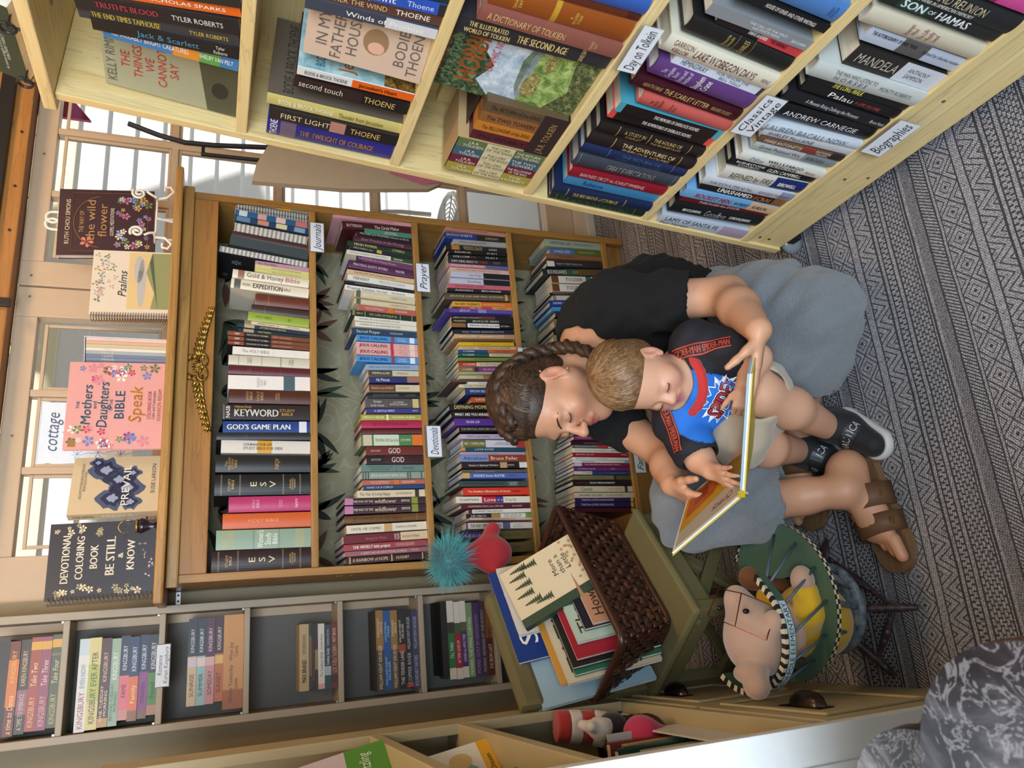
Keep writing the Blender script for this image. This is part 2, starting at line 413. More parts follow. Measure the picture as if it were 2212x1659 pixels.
pk2 = MB().box(.66, .72, .52, .55, -.1, 1.50, .004).obj('pink_board', plain('e68aa4', .6)); tag(pk2, 'narrow strip of pink board outside near the middle of the doors', 'board')
fl = MB().prism([(1.50, 1.68), (1.60, 1.76), (1.66, 1.87), (1.50, 1.87)], 0, .012, Matrix.Translation((0, .4125, 0)) @ Matrix.Rotation(PI/2, 4, 'X')).obj('bunting', plain('c05a8a', .7)); tag(fl, 'pink and red bunting hanging outside the upper right panes', 'bunting')
# ================================================================ oak bookcase against the doors
M_oakz = wood('oak_upright', 'b98a48', '8e622c', 2, .38)
M_oakx = wood('oak_level', 'bd8e4c', '8e642e', 0, .38)
M_oakd = wood('oak_header', 'b87f3c', '90602a', 0, .38, .6)
def wallpaper():
    g = G('leaf_wallpaper'); v = g.co(); n = g.noise(v, 10, 3)
    c = g.ramp(n, [(.3, '8d8466'), (.7, 'a2997b')])
    w = g.m('SINE', g.m('ADD', g.m('MULTIPLY', g.noise(v, 5, 2, .5, 1.5), 60), 0))
    c = g.mix(g.m('MULTIPLY', g.m('GREATER_THAN', w, .75), .35), c, 'b5ad90')
    return g.out(c, .8)
BW, ZS = 1.0164, [1.0383, .7332, .4254, .0835]
bc = empty('bookcase', (0, 0, 0)); tag(bc, 'tall oak bookcase with brass ornament standing against the glass doors', 'bookcase')
MB().box(-.020, -.0003, 0, .258, 0, 1.372, .002).obj('side_panel', M_oakz, bc)
MB().box(BW+.0003, BW+.021, 0, .258, 0, 1.372, .002).obj('side_panel', M_oakz, bc)
MB().box(-.066, 1.085, -.045, .262, 1.3735, 1.395, .006).obj('cornice', M_oakx, bc)
MB().box(-.030, BW+.030, -.012, -.0005, 1.345, 1.373, .004).obj('cornice_moulding', M_oakx, bc)
MB().box(.0, BW, .001, .018, 1.283, 1.3733, .003).obj('header_board', M_oakd, bc)
MB().box(.0, BW, .246, .256, .0, 1.372).obj('back_panel', wallpaper(), bc)
for z in ZS: MB().box(.0, BW, .0, .2455, z-.019, z, .003).obj('shelf_board', M_oakx, bc)
MB().box(.0, BW, .02, .036, .0, .0643, .002).obj('plinth', M_oakx, bc)
for sx in (-.0202, ):
    for z in (.93, .955, .965): MB().lathe([(.005, 0), (.005, .001), (.003, .002)], (0, 0, 0), 10, Matrix.Translation((sx, .06, z)) @ Matrix.Rotation(-PI/2, 4, 'Y')).obj('peg_cap', M_oakd, bc)
# painted leaves of the wallpaper are flat print: thin leaf shapes lying on the back panel
M_leaf = [plain('2a342a', .8), plain('3a4434', .8), plain('6a4438', .8), plain('8a8060', .8)]
rng = random.Random(3)
def leaf_poly(L, w, bend):
    a = [(t*L, w*math.sin(PI*t)**.8*(1-.3*t)+bend*t*t) for t in np.linspace(0, 1, 8)]
    b = [(t*L, -w*math.sin(PI*t)**.8*(1-.3*t)+bend*t*t) for t in np.linspace(1, 0, 8)][1:-1]
    return a+b
for zc in (ZS[0]-.05, ZS[1]-.06, ZS[2]-.07, 1.24):
    for i in range(9):
        cx = .06+i*.115+rng.uniform(-.02, .02); m = rng.choice([0, 0, 1, 1, 2, 3]); mb = MB()
        for k in range(rng.randint(3, 5)):
            an = rng.uniform(-2.6, -.5) if zc < 1.2 else rng.uniform(-3, 0)
            L = rng.uniform(.06, .12); dx, dz = math.cos(an), math.sin(an)
            pts = leaf_poly(L, rng.uniform(.008, .014), rng.uniform(-.04, .04))
            mb.add([(min(max(cx+px*dx-py*dz, .004), BW-.004), .2456, zc+.02+px*dz+py*dx) for px, py in pts], [tuple(range(len(pts)))])
        mb.obj('printed_leaf', M_leaf[m], bc)['kind'] = 'stuff'
# brass ornament: bow, wreath of roses, two sprays of leaves (a part of the header)
M_brass = G('aged_brass'); vv = M_brass.co(); nn = M_brass.noise(vv, 90, 3)
M_brass = M_brass.out(M_brass.ramp(nn, [(.3, '4c3a18'), (.6, 'c29a4c')]), .35, .9)
orn = MB()
def leaf3(mb, c, an, L, w, y=-.004):
    dx, dz = math.cos(an), math.sin(an); v = []; f = []; n = 7
    for i, t in enumerate(np.linspace(0, 1, n)):
        hw = w*math.sin(PI*min(.98, t*.9+.06)); bx, bz = c[0]+dx*L*t, c[1]+dz*L*t
        v += [(bx-dz*hw, y+.002, bz+dx*hw), (bx, y-.004*math.sin(PI*t)-.003, bz), (bx+dz*hw, y+.002, bz-dx*hw)]
    for i in range(n-1):
        a = 3*i; f += [(a, a+1, a+4, a+3), (a+1, a+2, a+5, a+4)]
    mb.add(v, f)
ox, oz = .52, 1.321
for s in (-1, 1):
    for k in range(9):
        t = k/8; bx = ox+s*(.028+t*.125); bz = oz-.016-.014*t**1.5+.012*(1-t)
        for a in (.55, -.35, .1):
            leaf3(orn, (bx, bz), (a if s > 0 else PI-a), .030-.010*t, .0055-.002*t)
    orn.tube([(ox+s*(.02+t*.145), -.004, oz-.012-.016*t**1.4) for t in np.linspace(0, 1, 10)], [.003-.002*t for t in np.linspace(0, 1, 10)], 6)
    orn.tube([(ox+s*.018*(1-math.cos(a)), -.007, oz-.012-.012*math.sin(a)) for a in np.linspace(0, 2*PI, 14)], .0028, 6)
for k in range(9):
    a = PI*.02+k*PI*.96/8; rx, rz = ox+.030*math.cos(a), oz+.004+.032*math.sin(a)
    orn.ball((rx, -.003, rz), (.0085, .007, .0085)); orn.tube([(rx+.005*math.cos(b)*(1-b/14), -.0095, rz+.005*math.sin(b)*(1-b/14)) for b in np.linspace(0, 12, 22)], .0012, 5)
for k in range(7):
    a = .35+k*(PI-.7)/6; orn.tube([(ox, -.006, oz-.012), (ox+.012*math.cos(a), -.009, oz-.012+.014*math.sin(a)), (ox+.021*math.cos(a), -.006, oz-.012+.026*math.sin(a))], [.0018, .0026, .0012], 6)
orn.ball((ox, -.008, oz-.012), .0055)
orn.obj('brass_ornament', M_brass, bc, True)

# ================================================================ books
M_page = G('page_block'); _v = M_page.co(); _z = M_page.noise(M_page.vm('MULTIPLY', _v, (1800, 30, 30)), 1.0, 2)
M_page = M_page.out(M_page.ramp(_z, [(.3, 'b9a88c'), (.7, 'e0d4bd')]), .8)
M_pagew = G('page_block_white'); _v = M_pagew.co(); _z = M_pagew.noise(M_pagew.vm('MULTIPLY', _v, (1800, 30, 30)), 1.0, 2)
M_pagew = M_pagew.out(M_pagew.ramp(_z, [(.3, 'c3bfb6'), (.7, 'ebe7de')]), .8)
def cover_mat(col):
    key = ('cov', col)
    if key not in _mc:
        g = G('cover_'+col); n = g.noise(g.co(), 60, 3)
        c = g.mix(g.m('MULTIPLY', n, .16), col, tuple(x*.5 for x in hx(col)))
        g.bump(g.noise(g.co(), 700, 2), .06, .0005)
        _mc[key] = g.out(c, .42)
    return _mc[key]
def spine_y(x, t, rd): return -rd*(1-(2*x/t)**2)*t
def make_book(t, h, d, col, texts=(), bands=(), hard=0.0, pages=None, name='book', up=1, art=None):
    """local frame: spine at y=0 facing -Y, thickness along X, height along Z; up=-1 turns the lettering round"""
    w = .0026 if hard else .0012
    n = 9 if hard else 2
    out = [(-t/2+t*i/(n-1), spine_y(-t/2+t*i/(n-1), t, hard)) for i in range(n)]
    inn = [(x*(1-2*w/t), y+w*1.5) for x, y in out]
    poly = [(-t/2, d)]+out+[(t/2, d), (t/2-w, d)]+inn[::-1]+[(-t/2+w, d)]
    o = MB().prism(poly, 0, h).obj(name, cover_mat(col))
    ins = .004 if hard else .0006
    MB().box(-t/2+w, t/2-w, .004, d-ins, ins, h-ins).obj('page_block', pages or M_page, o)
    for a, b, bc_ in bands:           # a, b: fractions of the spine from its top
        z1, z0 = h*(1-a), h*(1-b)
        st = [(x*.999, y-.0004) for x, y in out]
        MB().add([(x, y, z0) for x, y in st]+[(x, y, z1) for x, y in st], [(i, i+1, n+i+1, n+i) for i in range(n-1)]).obj('spine_band', cover_mat(bc_), o)
    for tx in texts:
        s, a, b, tc = tx[:4]; k = tx[4] if len(tx) > 4 else .62; off = tx[5] if len(tx) > 5 else 0
        zc = h*(1-(a+b)/2); L = h*(b-a); fl = tx[6] if len(tx) > 6 else ''
        bend = (lambda q: Vector((q.x, spine_y(q.x, t, hard)-.0009, q.z)))
        bold = .05 if 'b' in fl else 0; sl = .22 if 'i' in fl else 0
        if 'h' in fl: text_obj('spine_title', s, (t*off, -.0009, zc), (up, 0, 0), (0, 0, up), t*k, L, ink(tc), o, sl, bold, bend, maxasp=1.3)
        else: text_obj('spine_title', s, (t*off, -.0009, zc), (0, 0, -up), (up, 0, 0), L, t*k, ink(tc), o, sl, bold, bend, maxasp=1.6)
    return o
CN = [('black', '17171a'), ('charcoal', '3a3a3e'), ('slate grey', '5a6068'), ('grey', '8a8a8a'), ('pale grey', 'c4c4c4'), ('white', 'efece6'), ('cream', 'e2d3b4'), ('tan', 'b99a6b'), ('brown', '6e4a30'),
      ('dark brown', '3f281c'), ('maroon', '5c1c24'), ('red', 'b02028'), ('brick red', '9a4a3a'), ('orange', 'd9702a'), ('yellow', 'd9b82a'), ('olive', '7d7a3a'), ('green', '4a7d3a'), ('dark green', '1f3a2a'), ('sage green', '93a58c'),
      ('teal', '2a6a68'), ('light blue', '6aa6d6'), ('blue', '2a4fa0'), ('navy', '1c2740'), ('purple', '5a3a86'), ('plum', '46243e'), ('mauve', '8a5a72'), ('lilac', 'b0a4c4'), ('pink', 'd98a98'), ('magenta', 'b0305e'), ('peach', 'd8a488'), ('lime green', 'a9b23a')]
def cname(c):
    a = np.array([int(c[i:i+2], 16) for i in (0, 2, 4)], float)
    return min(CN, key=lambda q: float(((np.array([int(q[1][i:i+2], 16) for i in (0, 2, 4)])-a)**2*(.9, 1.2, .8)).sum()))[0]
ORD = 'first second third fourth fifth sixth seventh eighth ninth tenth eleventh twelfth thirteenth fourteenth fifteenth sixteenth seventeenth eighteenth nineteenth twentieth'.split()
def ordn(n):
    if n < 21: return ORD[n-1]
    t = {2: 'twenty', 3: 'thirty', 4: 'forty', 5: 'fifty'}; a, b = divmod(n, 10)
    return (t[a]+'-'+ORD[b-1]) if b else {2: 'twentieth', 3: 'thirtieth', 4: 'fortieth', 5: 'fiftieth'}[a]
def book_label(b, i, n, where, side='left', other='right'):
    t = b[1]; sz = 'thick' if t > .031 else 'thin' if t < .0125 else 'slim' if t < .017 else 'medium'
    c = cname(b[4]); bands = [cname(q[2]) for q in b[6]]; bands = [q for q in dict.fromkeys(bands) if q != c]
    if bands: c += ' and '+bands[0]
    k = i if i <= n/2 else n+1-i
    pos = ordn(k)+' from the '+(side if i <= n/2 else other)
    lb = '%s %s book, %s, %s' % (sz, c, pos, where)
    return lb if len(lb.split()) <= 16 else lb.replace(' and '+bands[0], '')
# ================================================================ book lists: position, thickness, height, lean, cover, lettering, bands, spine rounding
OAK1=[
(0.0262,0.0495,0.2347,-0.002,'2d1a1c',[('STUDY/BIBLE',0.13,0.2,'c9ab6a',0.6,0,'h'),('E',0.36,0.43,'e2d0a0',0.5,0,'h'),('S',0.46,0.53,'e2d0a0',0.5,0,'h'),('V',0.56,0.63,'e2d0a0',0.5,0,'h'),('ENGLISH/STANDARD/VERSION',0.77,0.84,'c9ab6a',0.6,0,'h')],[(0.06,0.075,'6a5c4a'),(0.25,0.265,'6a5c4a'),(0.7,0.715,'6a5c4a'),(0.88,0.895,'6a5c4a')],0.1),
(0.0755,0.0477,0.2255,0.008,'8fa590',[("Women's",0.42,0.49,'f2eee6',0.9,0,'h'),('Study',0.5,0.57,'f2eee6',0.62,0,'h'),('Bible',0.58,0.64,'f2eee6',0.58,0,'h')],[(0.38,0.383,'6a806c'),(0.39,0.393,'6a806c'),(0.65,0.653,'6a806c'),(0.66,0.663,'6a806c'),(0.05,0.2,'9aa585'),(0.83,0.93,'a3a884')],0.04),
(0.1219,0.0373,0.2117,0.003,'d0602c',[('HOLY BIBLE',0.28,0.63,'eaa06a',0.22)],[],0.08),
(0.1641,0.0387,0.1987,-0.0,'b8386a',[('HOLY/BIBLE',0.27,0.37,'e8a8c0',0.6,0,'h'),('JOURNAL/EDITION',0.6,0.65,'e8a8c0',0.5,0,'h'),('NIVV',0.8,0.84,'f2d0dc',0.6,0,'h')],[],0.12),
(0.2134,0.0531,0.2329,0.003,'191919',[('STUDY/BIBLE',0.13,0.2,'c9ab6a',0.6,0,'h'),('E',0.36,0.43,'e2d0a0',0.5,0,'h'),('S',0.46,0.53,'e2d0a0',0.5,0,'h'),('V',0.56,0.63,'e2d0a0',0.5,0,'h'),('ENGLISH/STANDARD/VERSION',0.77,0.84,'c9ab6a',0.6,0,'h')],[(0.06,0.075,'6a5c4a'),(0.25,0.265,'6a5c4a'),(0.7,0.715,'6a5c4a'),(0.88,0.895,'6a5c4a')],0.1),
(0.265,0.0416,0.2315,0.01,'232120',[('The/NELSON/STUDY/BIBLE',0.09,0.22,'b98f4a',0.8,0,'h'),('NKJV',0.61,0.66,'b98f4a',0.7,0,'h')],[],0.1),
(0.3106,0.0334,0.22,0.014,'d8cfc4',[('COURAGE FOR LIFE',0.24,0.56,'4a3c34',0.2,0.18,'b'),('STUDY BIBLE FOR MEN',0.24,0.68,'3a2f2a',0.25,-0.12)],[(0.4,0.56,'d39a2e')],0.02),
(0.3396,0.0187,0.232,-0.001,'2a2a2c',[('HOLY/BIBLE',0.27,0.33,'4a4a4c',0.8,0,'h')],[],0.1),
(0.3666,0.0302,0.2174,-0.005,'1b3f80',[("GOD'S GAME PLAN",0.04,0.77,'e8e4dc',0.5,0,'b')],[(0.87,0.96,'d8dce4')],0.03),
(0.4051,0.0403,0.2184,-0.0,'2a2020',[('KEYWORD',0.12,0.63,'cfc9c0',0.52,-0.05,'b'),('Hebrew-Greek',0.13,0.32,'c9a04a',0.2,0.36),('STUDY/BIBLE',0.64,0.82,'c99a3e',0.5),('NASB',0.03,0.08,'f2eee6',0.8,0,'h')],[(0.0,0.02,'6a6664')],0.03),
(0.4465,0.0373,0.2054,0.004,'4f2718',[('SANTA/BIBLIA',0.2,0.29,'b98f5a',0.7,0,'h'),('HOLY/BIBLE',0.33,0.42,'b98f5a',0.7,0,'h'),('REINA/VALERA',0.56,0.62,'b98f5a',0.6,0,'h')],[],0.1),
(0.4856,0.0385,0.2079,-0.002,'e9e2da',[('STUDENT/STUDY/BIBLE',0.34,0.46,'8a8a88',0.7,0,'h')],[(0.67,0.81,'4a6068')],0),
(0.5167,0.0232,0.2082,0.016,'5c1d24',[('HOLY/BIBLE',0.22,0.28,'7d4a44',0.7,0,'h')],[(0.12,0.124,'7d4a44'),(0.4,0.404,'7d4a44'),(0.63,0.634,'7d4a44')],0.12),
(0.544,0.0264,0.208,0.02,'cfc7b0',[('HOLY/BIBLE',0.22,0.28,'7a725c',0.7,0,'h'),('ENGLISH/STANDARD',0.73,0.8,'7a725c',0.7,0,'h')],[(0.12,0.124,'6a6248'),(0.4,0.404,'6a6248'),(0.63,0.634,'6a6248'),(0.64,0.644,'6a6248')],0.1),
(0.5703,0.022,0.1984,0.031,'e6dfd4',[('The HOLY BIBLE',0.12,0.47,'8a7a68',0.42)],[(0.52,0.523,'b8a88a')],0),
(0.5883,0.01,0.2112,0.042,'2a2320',[('NIV',0.08,0.14,'f2eee6',0.55),('THE BOOKS OF THE BIBLE',0.22,0.49,'f2eee6',0.4,0,'b'),('NEW TESTAMENT',0.54,0.78,'d8a082',0.35)],[(0,0.19,'8a4a30'),(0.52,1,'7a4630')],0),
(0.5997,0.0114,0.2109,0.051,'2a2320',[('NIV',0.08,0.14,'f2eee6',0.55),('THE BOOKS OF THE BIBLE',0.22,0.49,'f2eee6',0.4,0,'b'),('NEW TESTAMENT',0.54,0.78,'d8a082',0.35)],[(0,0.19,'8a4a30'),(0.52,1,'7a4630')],0),
(0.6118,0.0115,0.2112,0.054,'2a2320',[('NIV',0.08,0.14,'f2eee6',0.55),('THE BOOKS OF THE BIBLE',0.22,0.49,'f2eee6',0.4,0,'b'),('NEW TESTAMENT',0.54,0.78,'d8a082',0.35)],[(0,0.19,'8a4a30'),(0.52,1,'7a4630')],0),
(0.6229,0.0095,0.1874,0.07,'22312e',[('MATTHEW',0.28,0.46,'d0b25a',0.6)],[(0.08,0.22,'a99a82')],0),
(0.6333,0.0098,0.1876,0.083,'2a3448',[('LETTERS FROM HEAVEN',0.3,0.67,'c9b48a',0.55)],[(0.09,0.23,'b9a68a')],0),
(0.6432,0.0088,0.1705,0.085,'d9c9a2',[('ROMANS Chapters 1-8',0.2,0.52,'7a3a26',0.6),('J. Vernon McGee',0.64,0.84,'4a3a2a',0.5)],[(0.0,0.1,'8a7a5a')],0),
(0.6626,0.026,0.1612,0.077,'94a83c',[('HOLY BIBLE',0.12,0.38,'586822',0.3),('NIV',0.64,0.7,'586822',0.4)],[],0.1),
(0.6891,0.0224,0.1526,0.07,'40302a',[],[(0.22,0.24,'564238')],0.14),
(0.7206,0.0333,0.1439,0.048,'6a3220',[],[(0.23,0.26,'7d4a30'),(0.0,0.02,'8a5a40')],0.14),
(0.7558,0.0281,0.2067,0.078,'e6dbc2',[('EXPEDITION',0.27,0.66,'4a2f24',0.55,0,'b'),('AMAZING',0.14,0.25,'6a4a34',0.3),('BIBLE',0.67,0.76,'6a4a34',0.3)],[(0.04,0.12,'5c5a50')],0.1),
(0.7845,0.0248,0.2034,0.073,'e6dcc4',[('Gold & Honey',0.18,0.66,'5c4a3c',0.6),('Bible',0.68,0.88,'b0483e',0.6)],[(0.07,0.15,'9a6a58')],0.12),
(0.8029,0.01,0.1451,0.088,'cfc87c',[('Faith Stories for Little Hearts',0.3,0.85,'6a6430',0.4)],[],0),
(0.8142,0.0118,0.1453,0.088,'d0c884',[('Faith Stories for Little Hearts',0.3,0.85,'6a6430',0.4)],[],0),
(0.8282,0.014,0.1454,0.068,'b98aa0',[('Her First Bible',0.05,0.4,'6a3a52',0.5)],[],0),
(0.847,0.0216,0.2409,0.119,'1b1b1e',[],[],-3),
(0.874,0.0279,0.2124,0.128,'3d4648',[],[],0),
(0.9003,0.0161,0.2086,0.114,'4a2d2a',[],[],0.12),
(0.9239,0.0257,0.2024,0.117,'d9d2c4',[],[],-2),
(0.9488,0.0152,0.201,0.111,'24405e',[],[(0.02,0.2,'5d86a6'),(0.3,0.45,'c98d74'),(0.55,0.7,'d8cfa0'),(0.8,0.95,'7fa2b8')],0),
(0.9673,0.0175,0.2008,0.107,'2c5d8c',[],[(0.05,0.16,'c9d6dd'),(0.3,0.42,'d8a59a'),(0.55,0.68,'e2c4bb'),(0.82,0.98,'c9736f')],0),
(0.9856,0.0131,0.2011,0.082,'d8d2cc',[],[(0,1,'a83a44')],-1),
(0.999,0.0131,0.2007,0.072,'cfc9c2',[],[],-1),
(1.0105,0.0094,0.2001,0.078,'8d8a7a',[],[(0.0,0.12,'b8523a'),(0.12,0.4,'56708c'),(0.55,0.75,'c9a23f')],0),
]
OAK2=[
(0.0158,0.018,0.2181,-0.019,'3a1c28',[('A RAINBOW of HOPE',0.08,0.5,'e0c88a',0.5),('HUGHEY',0.6,0.76,'e0c88a',0.45)],[(0.04,0.055,'c9ac62'),(0.54,0.555,'c9ac62'),(0.92,0.935,'c9ac62')],0.08),
(0.0326,0.0123,0.2199,-0.02,'9a6268',[('A HEART LIKE HIS: DEVOTIONAL JOURNAL',0.18,0.74,'e2c8c4',0.45),('MOORE',0.79,0.88,'e2c8c4',0.35)],[],0),
(0.049,0.0163,0.2227,-0.022,'a04048',[('THE WEEKLY faith project',0.1,0.54,'f2eee6',0.5,0,'b'),('A CHALLENGE to JOURNAL,REFLECT/and CULTIVATE a GENUINE FAITH',0.6,0.84,'e8c8c0',0.5)],[],0.02),
(0.0702,0.0217,0.2232,-0.024,'6e1a28',[('ONE/YEAR',0.59,0.66,'e8dcc8',0.8,0,'h'),('devotions for Women',0.25,0.5,'a86a6a',0.4,0,'i'),('devotions for Women',0.69,0.9,'7a3a3a',0.4,0,'i')],[(0.67,1,'d8c29a')],0),
(0.0956,0.0212,0.214,-0.021,'e2d6bf',[('UNTIL HE COMES',0.05,0.42,'4a3c2e',0.34),('TSARFATI & STEGNER',0.6,0.87,'4a3c2e',0.26)],[(0.46,0.56,'c9a06a')],0),
(0.12,0.0198,0.2191,-0.016,'6e4a26',[('MY UTMOST FOR HIS Highest',0.1,0.7,'3a2412',0.45)],[(0.88,0.885,'a9824a')],0.12),
(0.1428,0.0206,0.2186,-0.007,'3c222c',[('THE WAY OF THE',0.1,0.34,'e6dcc8',0.32),('wildflower',0.36,0.63,'d8c9a4',0.62),('SIMONS',0.69,0.8,'e6dcc8',0.36)],[(0.0,0.1,'c07aa0'),(0.82,0.9,'8a8f3c')],0.03),
(0.1635,0.0175,0.2181,0.002,'3c222c',[('THE WAY OF THE',0.1,0.34,'e6dcc8',0.32),('wildflower',0.36,0.63,'d8c9a4',0.62),('SIMONS',0.69,0.8,'e6dcc8',0.36)],[(0.0,0.1,'c07aa0'),(0.82,0.9,'8a8f3c')],0.03),
(0.1838,0.0192,0.1844,-0.001,'dac8a4',[('The Year of Living Happy',0.03,0.48,'4a423c',0.5,0,'i'),('ALLI WORTHINGTON',0.56,0.8,'5a5248',0.3)],[(0.85,0.91,'3a3430')],0),
(0.2012,0.0106,0.168,-0.006,'28406a',[('HEART OF A COACH',0.05,0.47,'eef0f0',0.55,0,'b')],[],0),
(0.2146,0.0133,0.1702,-0.008,'b06250',[("GOD'S STRENGTH/IN HARD TIMES",0.1,0.45,'e8c8b8',0.6),('GRAHAM',0.62,0.84,'e8c8b8',0.45)],[(0.5,0.58,'c8742e')],0),
(0.2319,0.0182,0.1735,0.002,'8a978a',[('JESUS ALWAYS WITH YOU',0.15,0.7,'d8dccc',0.4)],[(0.02,0.04,'4a5650'),(0.06,0.08,'4a5650'),(0.1,0.12,'4a5650'),(0.72,0.74,'4a5650'),(0.76,0.78,'4a5650'),(0.94,0.96,'4a5650')],0),
(0.2526,0.0187,0.173,0.002,'667f76',[('PORTRAITS OF/DEVOTION',0.1,0.5,'3c524c',0.8),('MOORE',0.65,0.84,'3c524c',0.45)],[(0.555,0.56,'3c524c')],0),
(0.2763,0.0241,0.1572,0.002,'3a1c1e',[('GOD',0.43,0.66,'e0d4c8',0.66),('BLACKABY',0.08,0.25,'c8b0a8',0.25)],[(0,0.3,'221618')],0.03),
(0.3017,0.0239,0.1581,-0.005,'6a2a22',[('GOD',0.38,0.6,'e0d4c8',0.66),('BLACKABY',0.08,0.25,'c8b0a8',0.25)],[],0.03),
(0.332,0.0308,0.1703,-0.01,'4f7d4c',[('TRUSTING GOD day by day',0.22,0.6,'3a5a38',0.34),('JOYCE MEYER',0.64,0.8,'d8e0c8',0.3)],[(0.03,0.17,'c8bca0'),(0.2,0.61,'c9d2b8'),(0.83,1,'d9722e')],0),
(0.3576,0.0135,0.1686,-0.017,'5c2c26',[],[],0.1),
(0.3767,0.0204,0.1681,-0.016,'b0244e',[('HE WHISPERS YOUR NAME',0.18,0.76,'7a1234',0.45)],[],0.08),
(0.3981,0.0164,0.1692,-0.015,'a8a040',[('TIMOTHY KELLER',0.03,0.38,'f0ecd0',0.4),('THE SONGS OF JESUS',0.5,0.9,'f0ecd0',0.4)],[(0.42,0.45,'e8e4cc')],0.05),
(0.4161,0.0137,0.1549,-0.02,'3d3a78',[('A GENTLE SPIRIT',0.14,0.52,'d8d8ec',0.48),('BARBOUR',0.84,0.94,'d8d8ec',0.3)],[],0),
(0.4392,0.0263,0.1565,-0.016,'57504e',[('Streams/in the Desert',0.1,0.34,'e4e0d8',0.85,0,'b'),('L.B. COWMAN/EDITED BY JIM REIMANN',0.44,0.76,'d8d4cc',0.5)],[(0.01,0.015,'8a8480'),(0.38,0.384,'8a8480'),(0.86,0.97,'c9b87a')],0),
(0.4629,0.0163,0.1495,-0.022,'1a1e20',[('GRACE FOR THE MOMENT',0.1,0.6,'6a7070',0.36),('LUCADO',0.72,0.92,'6a7070',0.36)],[],0.1),
(0.4836,0.0196,0.1446,-0.02,'d0bfa0',[('GRACE for the MOMENT',0.04,0.48,'cbb894',0.36),('LUCADO',0.56,0.8,'8a7a5a',0.36)],[(0,0.52,'6a442c')],0),
(0.5082,0.017,0.1438,-0.032,'2b3266',[('His Princess',0.13,0.4,'e8e4f0',0.6,0,'i')],[(0.75,1,'a0705c')],0),
(0.5282,0.0165,0.1447,-0.017,'c9bfa2',[('WISDOM for the WAY',0.07,0.42,'f2eee6',0.4),('SWINDOLL',0.55,0.8,'6a6452',0.35)],[(0,0.47,'4e4632')],0),
(0.5469,0.0166,0.1511,-0.029,'8fa6c0',[('ONE YEAR WITH JESUS DEVOTIONAL',0.05,0.85,'46587a',0.4)],[],0),
(0.5668,0.0183,0.1769,0.009,'4b91d0',[('JESUS CALLING',0.05,0.5,'22406a',0.5,0,'b'),('SARAH/YOUNG',0.67,0.82,'f2eee6',0.7,0,'b')],[(0.56,0.62,'8a4a50'),(0.87,0.95,'dfe6ea')],0),
(0.5871,0.0191,0.1764,0.009,'dfa6a0',[('JESUS CALLING',0.05,0.5,'7a1f34',0.5,0,'b'),('SARAH/YOUNG',0.67,0.82,'f0d0c8',0.7,0,'b')],[(0.55,0.6,'b8364c'),(0.87,0.95,'e8d0c8')],0),
(0.6073,0.0182,0.1768,0.008,'dfa6a0',[('JESUS CALLING',0.05,0.5,'7a1f34',0.5,0,'b'),('SARAH/YOUNG',0.67,0.82,'f0d0c8',0.7,0,'b')],[(0.55,0.6,'b8364c'),(0.87,0.95,'e8d0c8')],0),
(0.6267,0.0173,0.1763,0.015,'4a90cf',[('JESUS CALLING',0.05,0.5,'22406a',0.5,0,'b'),('SARAH/YOUNG',0.67,0.82,'f2eee6',0.7,0,'b')],[(0.56,0.62,'8a4a50'),(0.87,0.95,'dfe6ea')],0),
(0.6466,0.0188,0.1883,0.024,'29405a',[('Sacred Prayer',0.07,0.43,'d8d4c4',0.5),('VOSKAMP',0.58,0.78,'c8c8c0',0.32)],[],0),
(0.6655,0.0144,0.1784,0.029,'e0dac9',[('WAKING UP to the GOODNESS OF GOD',0.07,0.73,'4a463e',0.42)],[],0),
(0.6805,0.0138,0.1796,0.04,'e2dccc',[('WAKING UP to the GOODNESS OF GOD',0.07,0.73,'4a463e',0.42)],[],0),
(0.6959,0.0156,0.1902,0.048,'1d3428',[('THE LORD OF PSALM 23',0.27,0.7,'d8cc90',0.5,0,'b'),('GIBSON',0.08,0.18,'c9bc80',0.35)],[(0.03,0.037,'c9bc80'),(0.05,0.057,'c9bc80'),(0.21,0.217,'c9bc80'),(0.75,0.757,'c9bc80'),(0.93,0.937,'c9bc80')],0),
(0.7132,0.0167,0.167,0.052,'b55f52',[("GOD'S STRENGTH/IN HARD TIMES",0.1,0.45,'e8c8b8',0.5),('GRAHAM',0.62,0.84,'e8c8b8',0.4)],[(0.5,0.6,'c8742e')],0),
(0.7311,0.0167,0.1792,0.06,'cdbf9d',[('BREATH as PRAYER',0.14,0.55,'e6dcc0',0.4),('JENNIFER TUCKER',0.6,0.86,'8a7e62',0.3)],[(0.03,0.1,'5a6248')],0),
(0.7525,0.0211,0.1787,0.071,'cfc2a0',[('BREATH as PRAYER',0.14,0.55,'e6dcc0',0.4),('JENNIFER TUCKER',0.6,0.86,'8a7e62',0.3)],[(0.03,0.1,'5a6248')],0),
(0.7721,0.0155,0.2044,0.066,'e4e0d8',[('Praying Circles',0.03,0.42,'3a3438',0.6),('Marriage',0.44,0.6,'6a2a34',0.45,0,'i'),('Mark Batterson',0.66,0.86,'4a4448',0.4)],[],0),
(0.7851,0.0088,0.2072,0.077,'1d1b1c',[('LISTENING and INNER HEALING PRAYER',0.15,0.7,'b8b4ac',0.35)],[],0),
(0.7994,0.0178,0.1964,0.092,'dddad2',[('FERVENT',0.08,0.32,'34343a',0.55),('PRISCILLA SHIRER',0.46,0.86,'9a9a96',0.5)],[],0),
(0.8171,0.0143,0.1986,0.08,'cfae84',[('THE PRAYER THAT Changes Everything',0.1,0.7,'6a4424',0.45)],[(0.0,1,'d2b288')],0),
(0.8421,0.0241,0.1925,0.103,'53284e',[("PRAYING GOD'S WORD",0.07,0.6,'d8c8d0',0.36),('MOORE',0.72,0.86,'d8c8d0',0.36)],[],0.1),
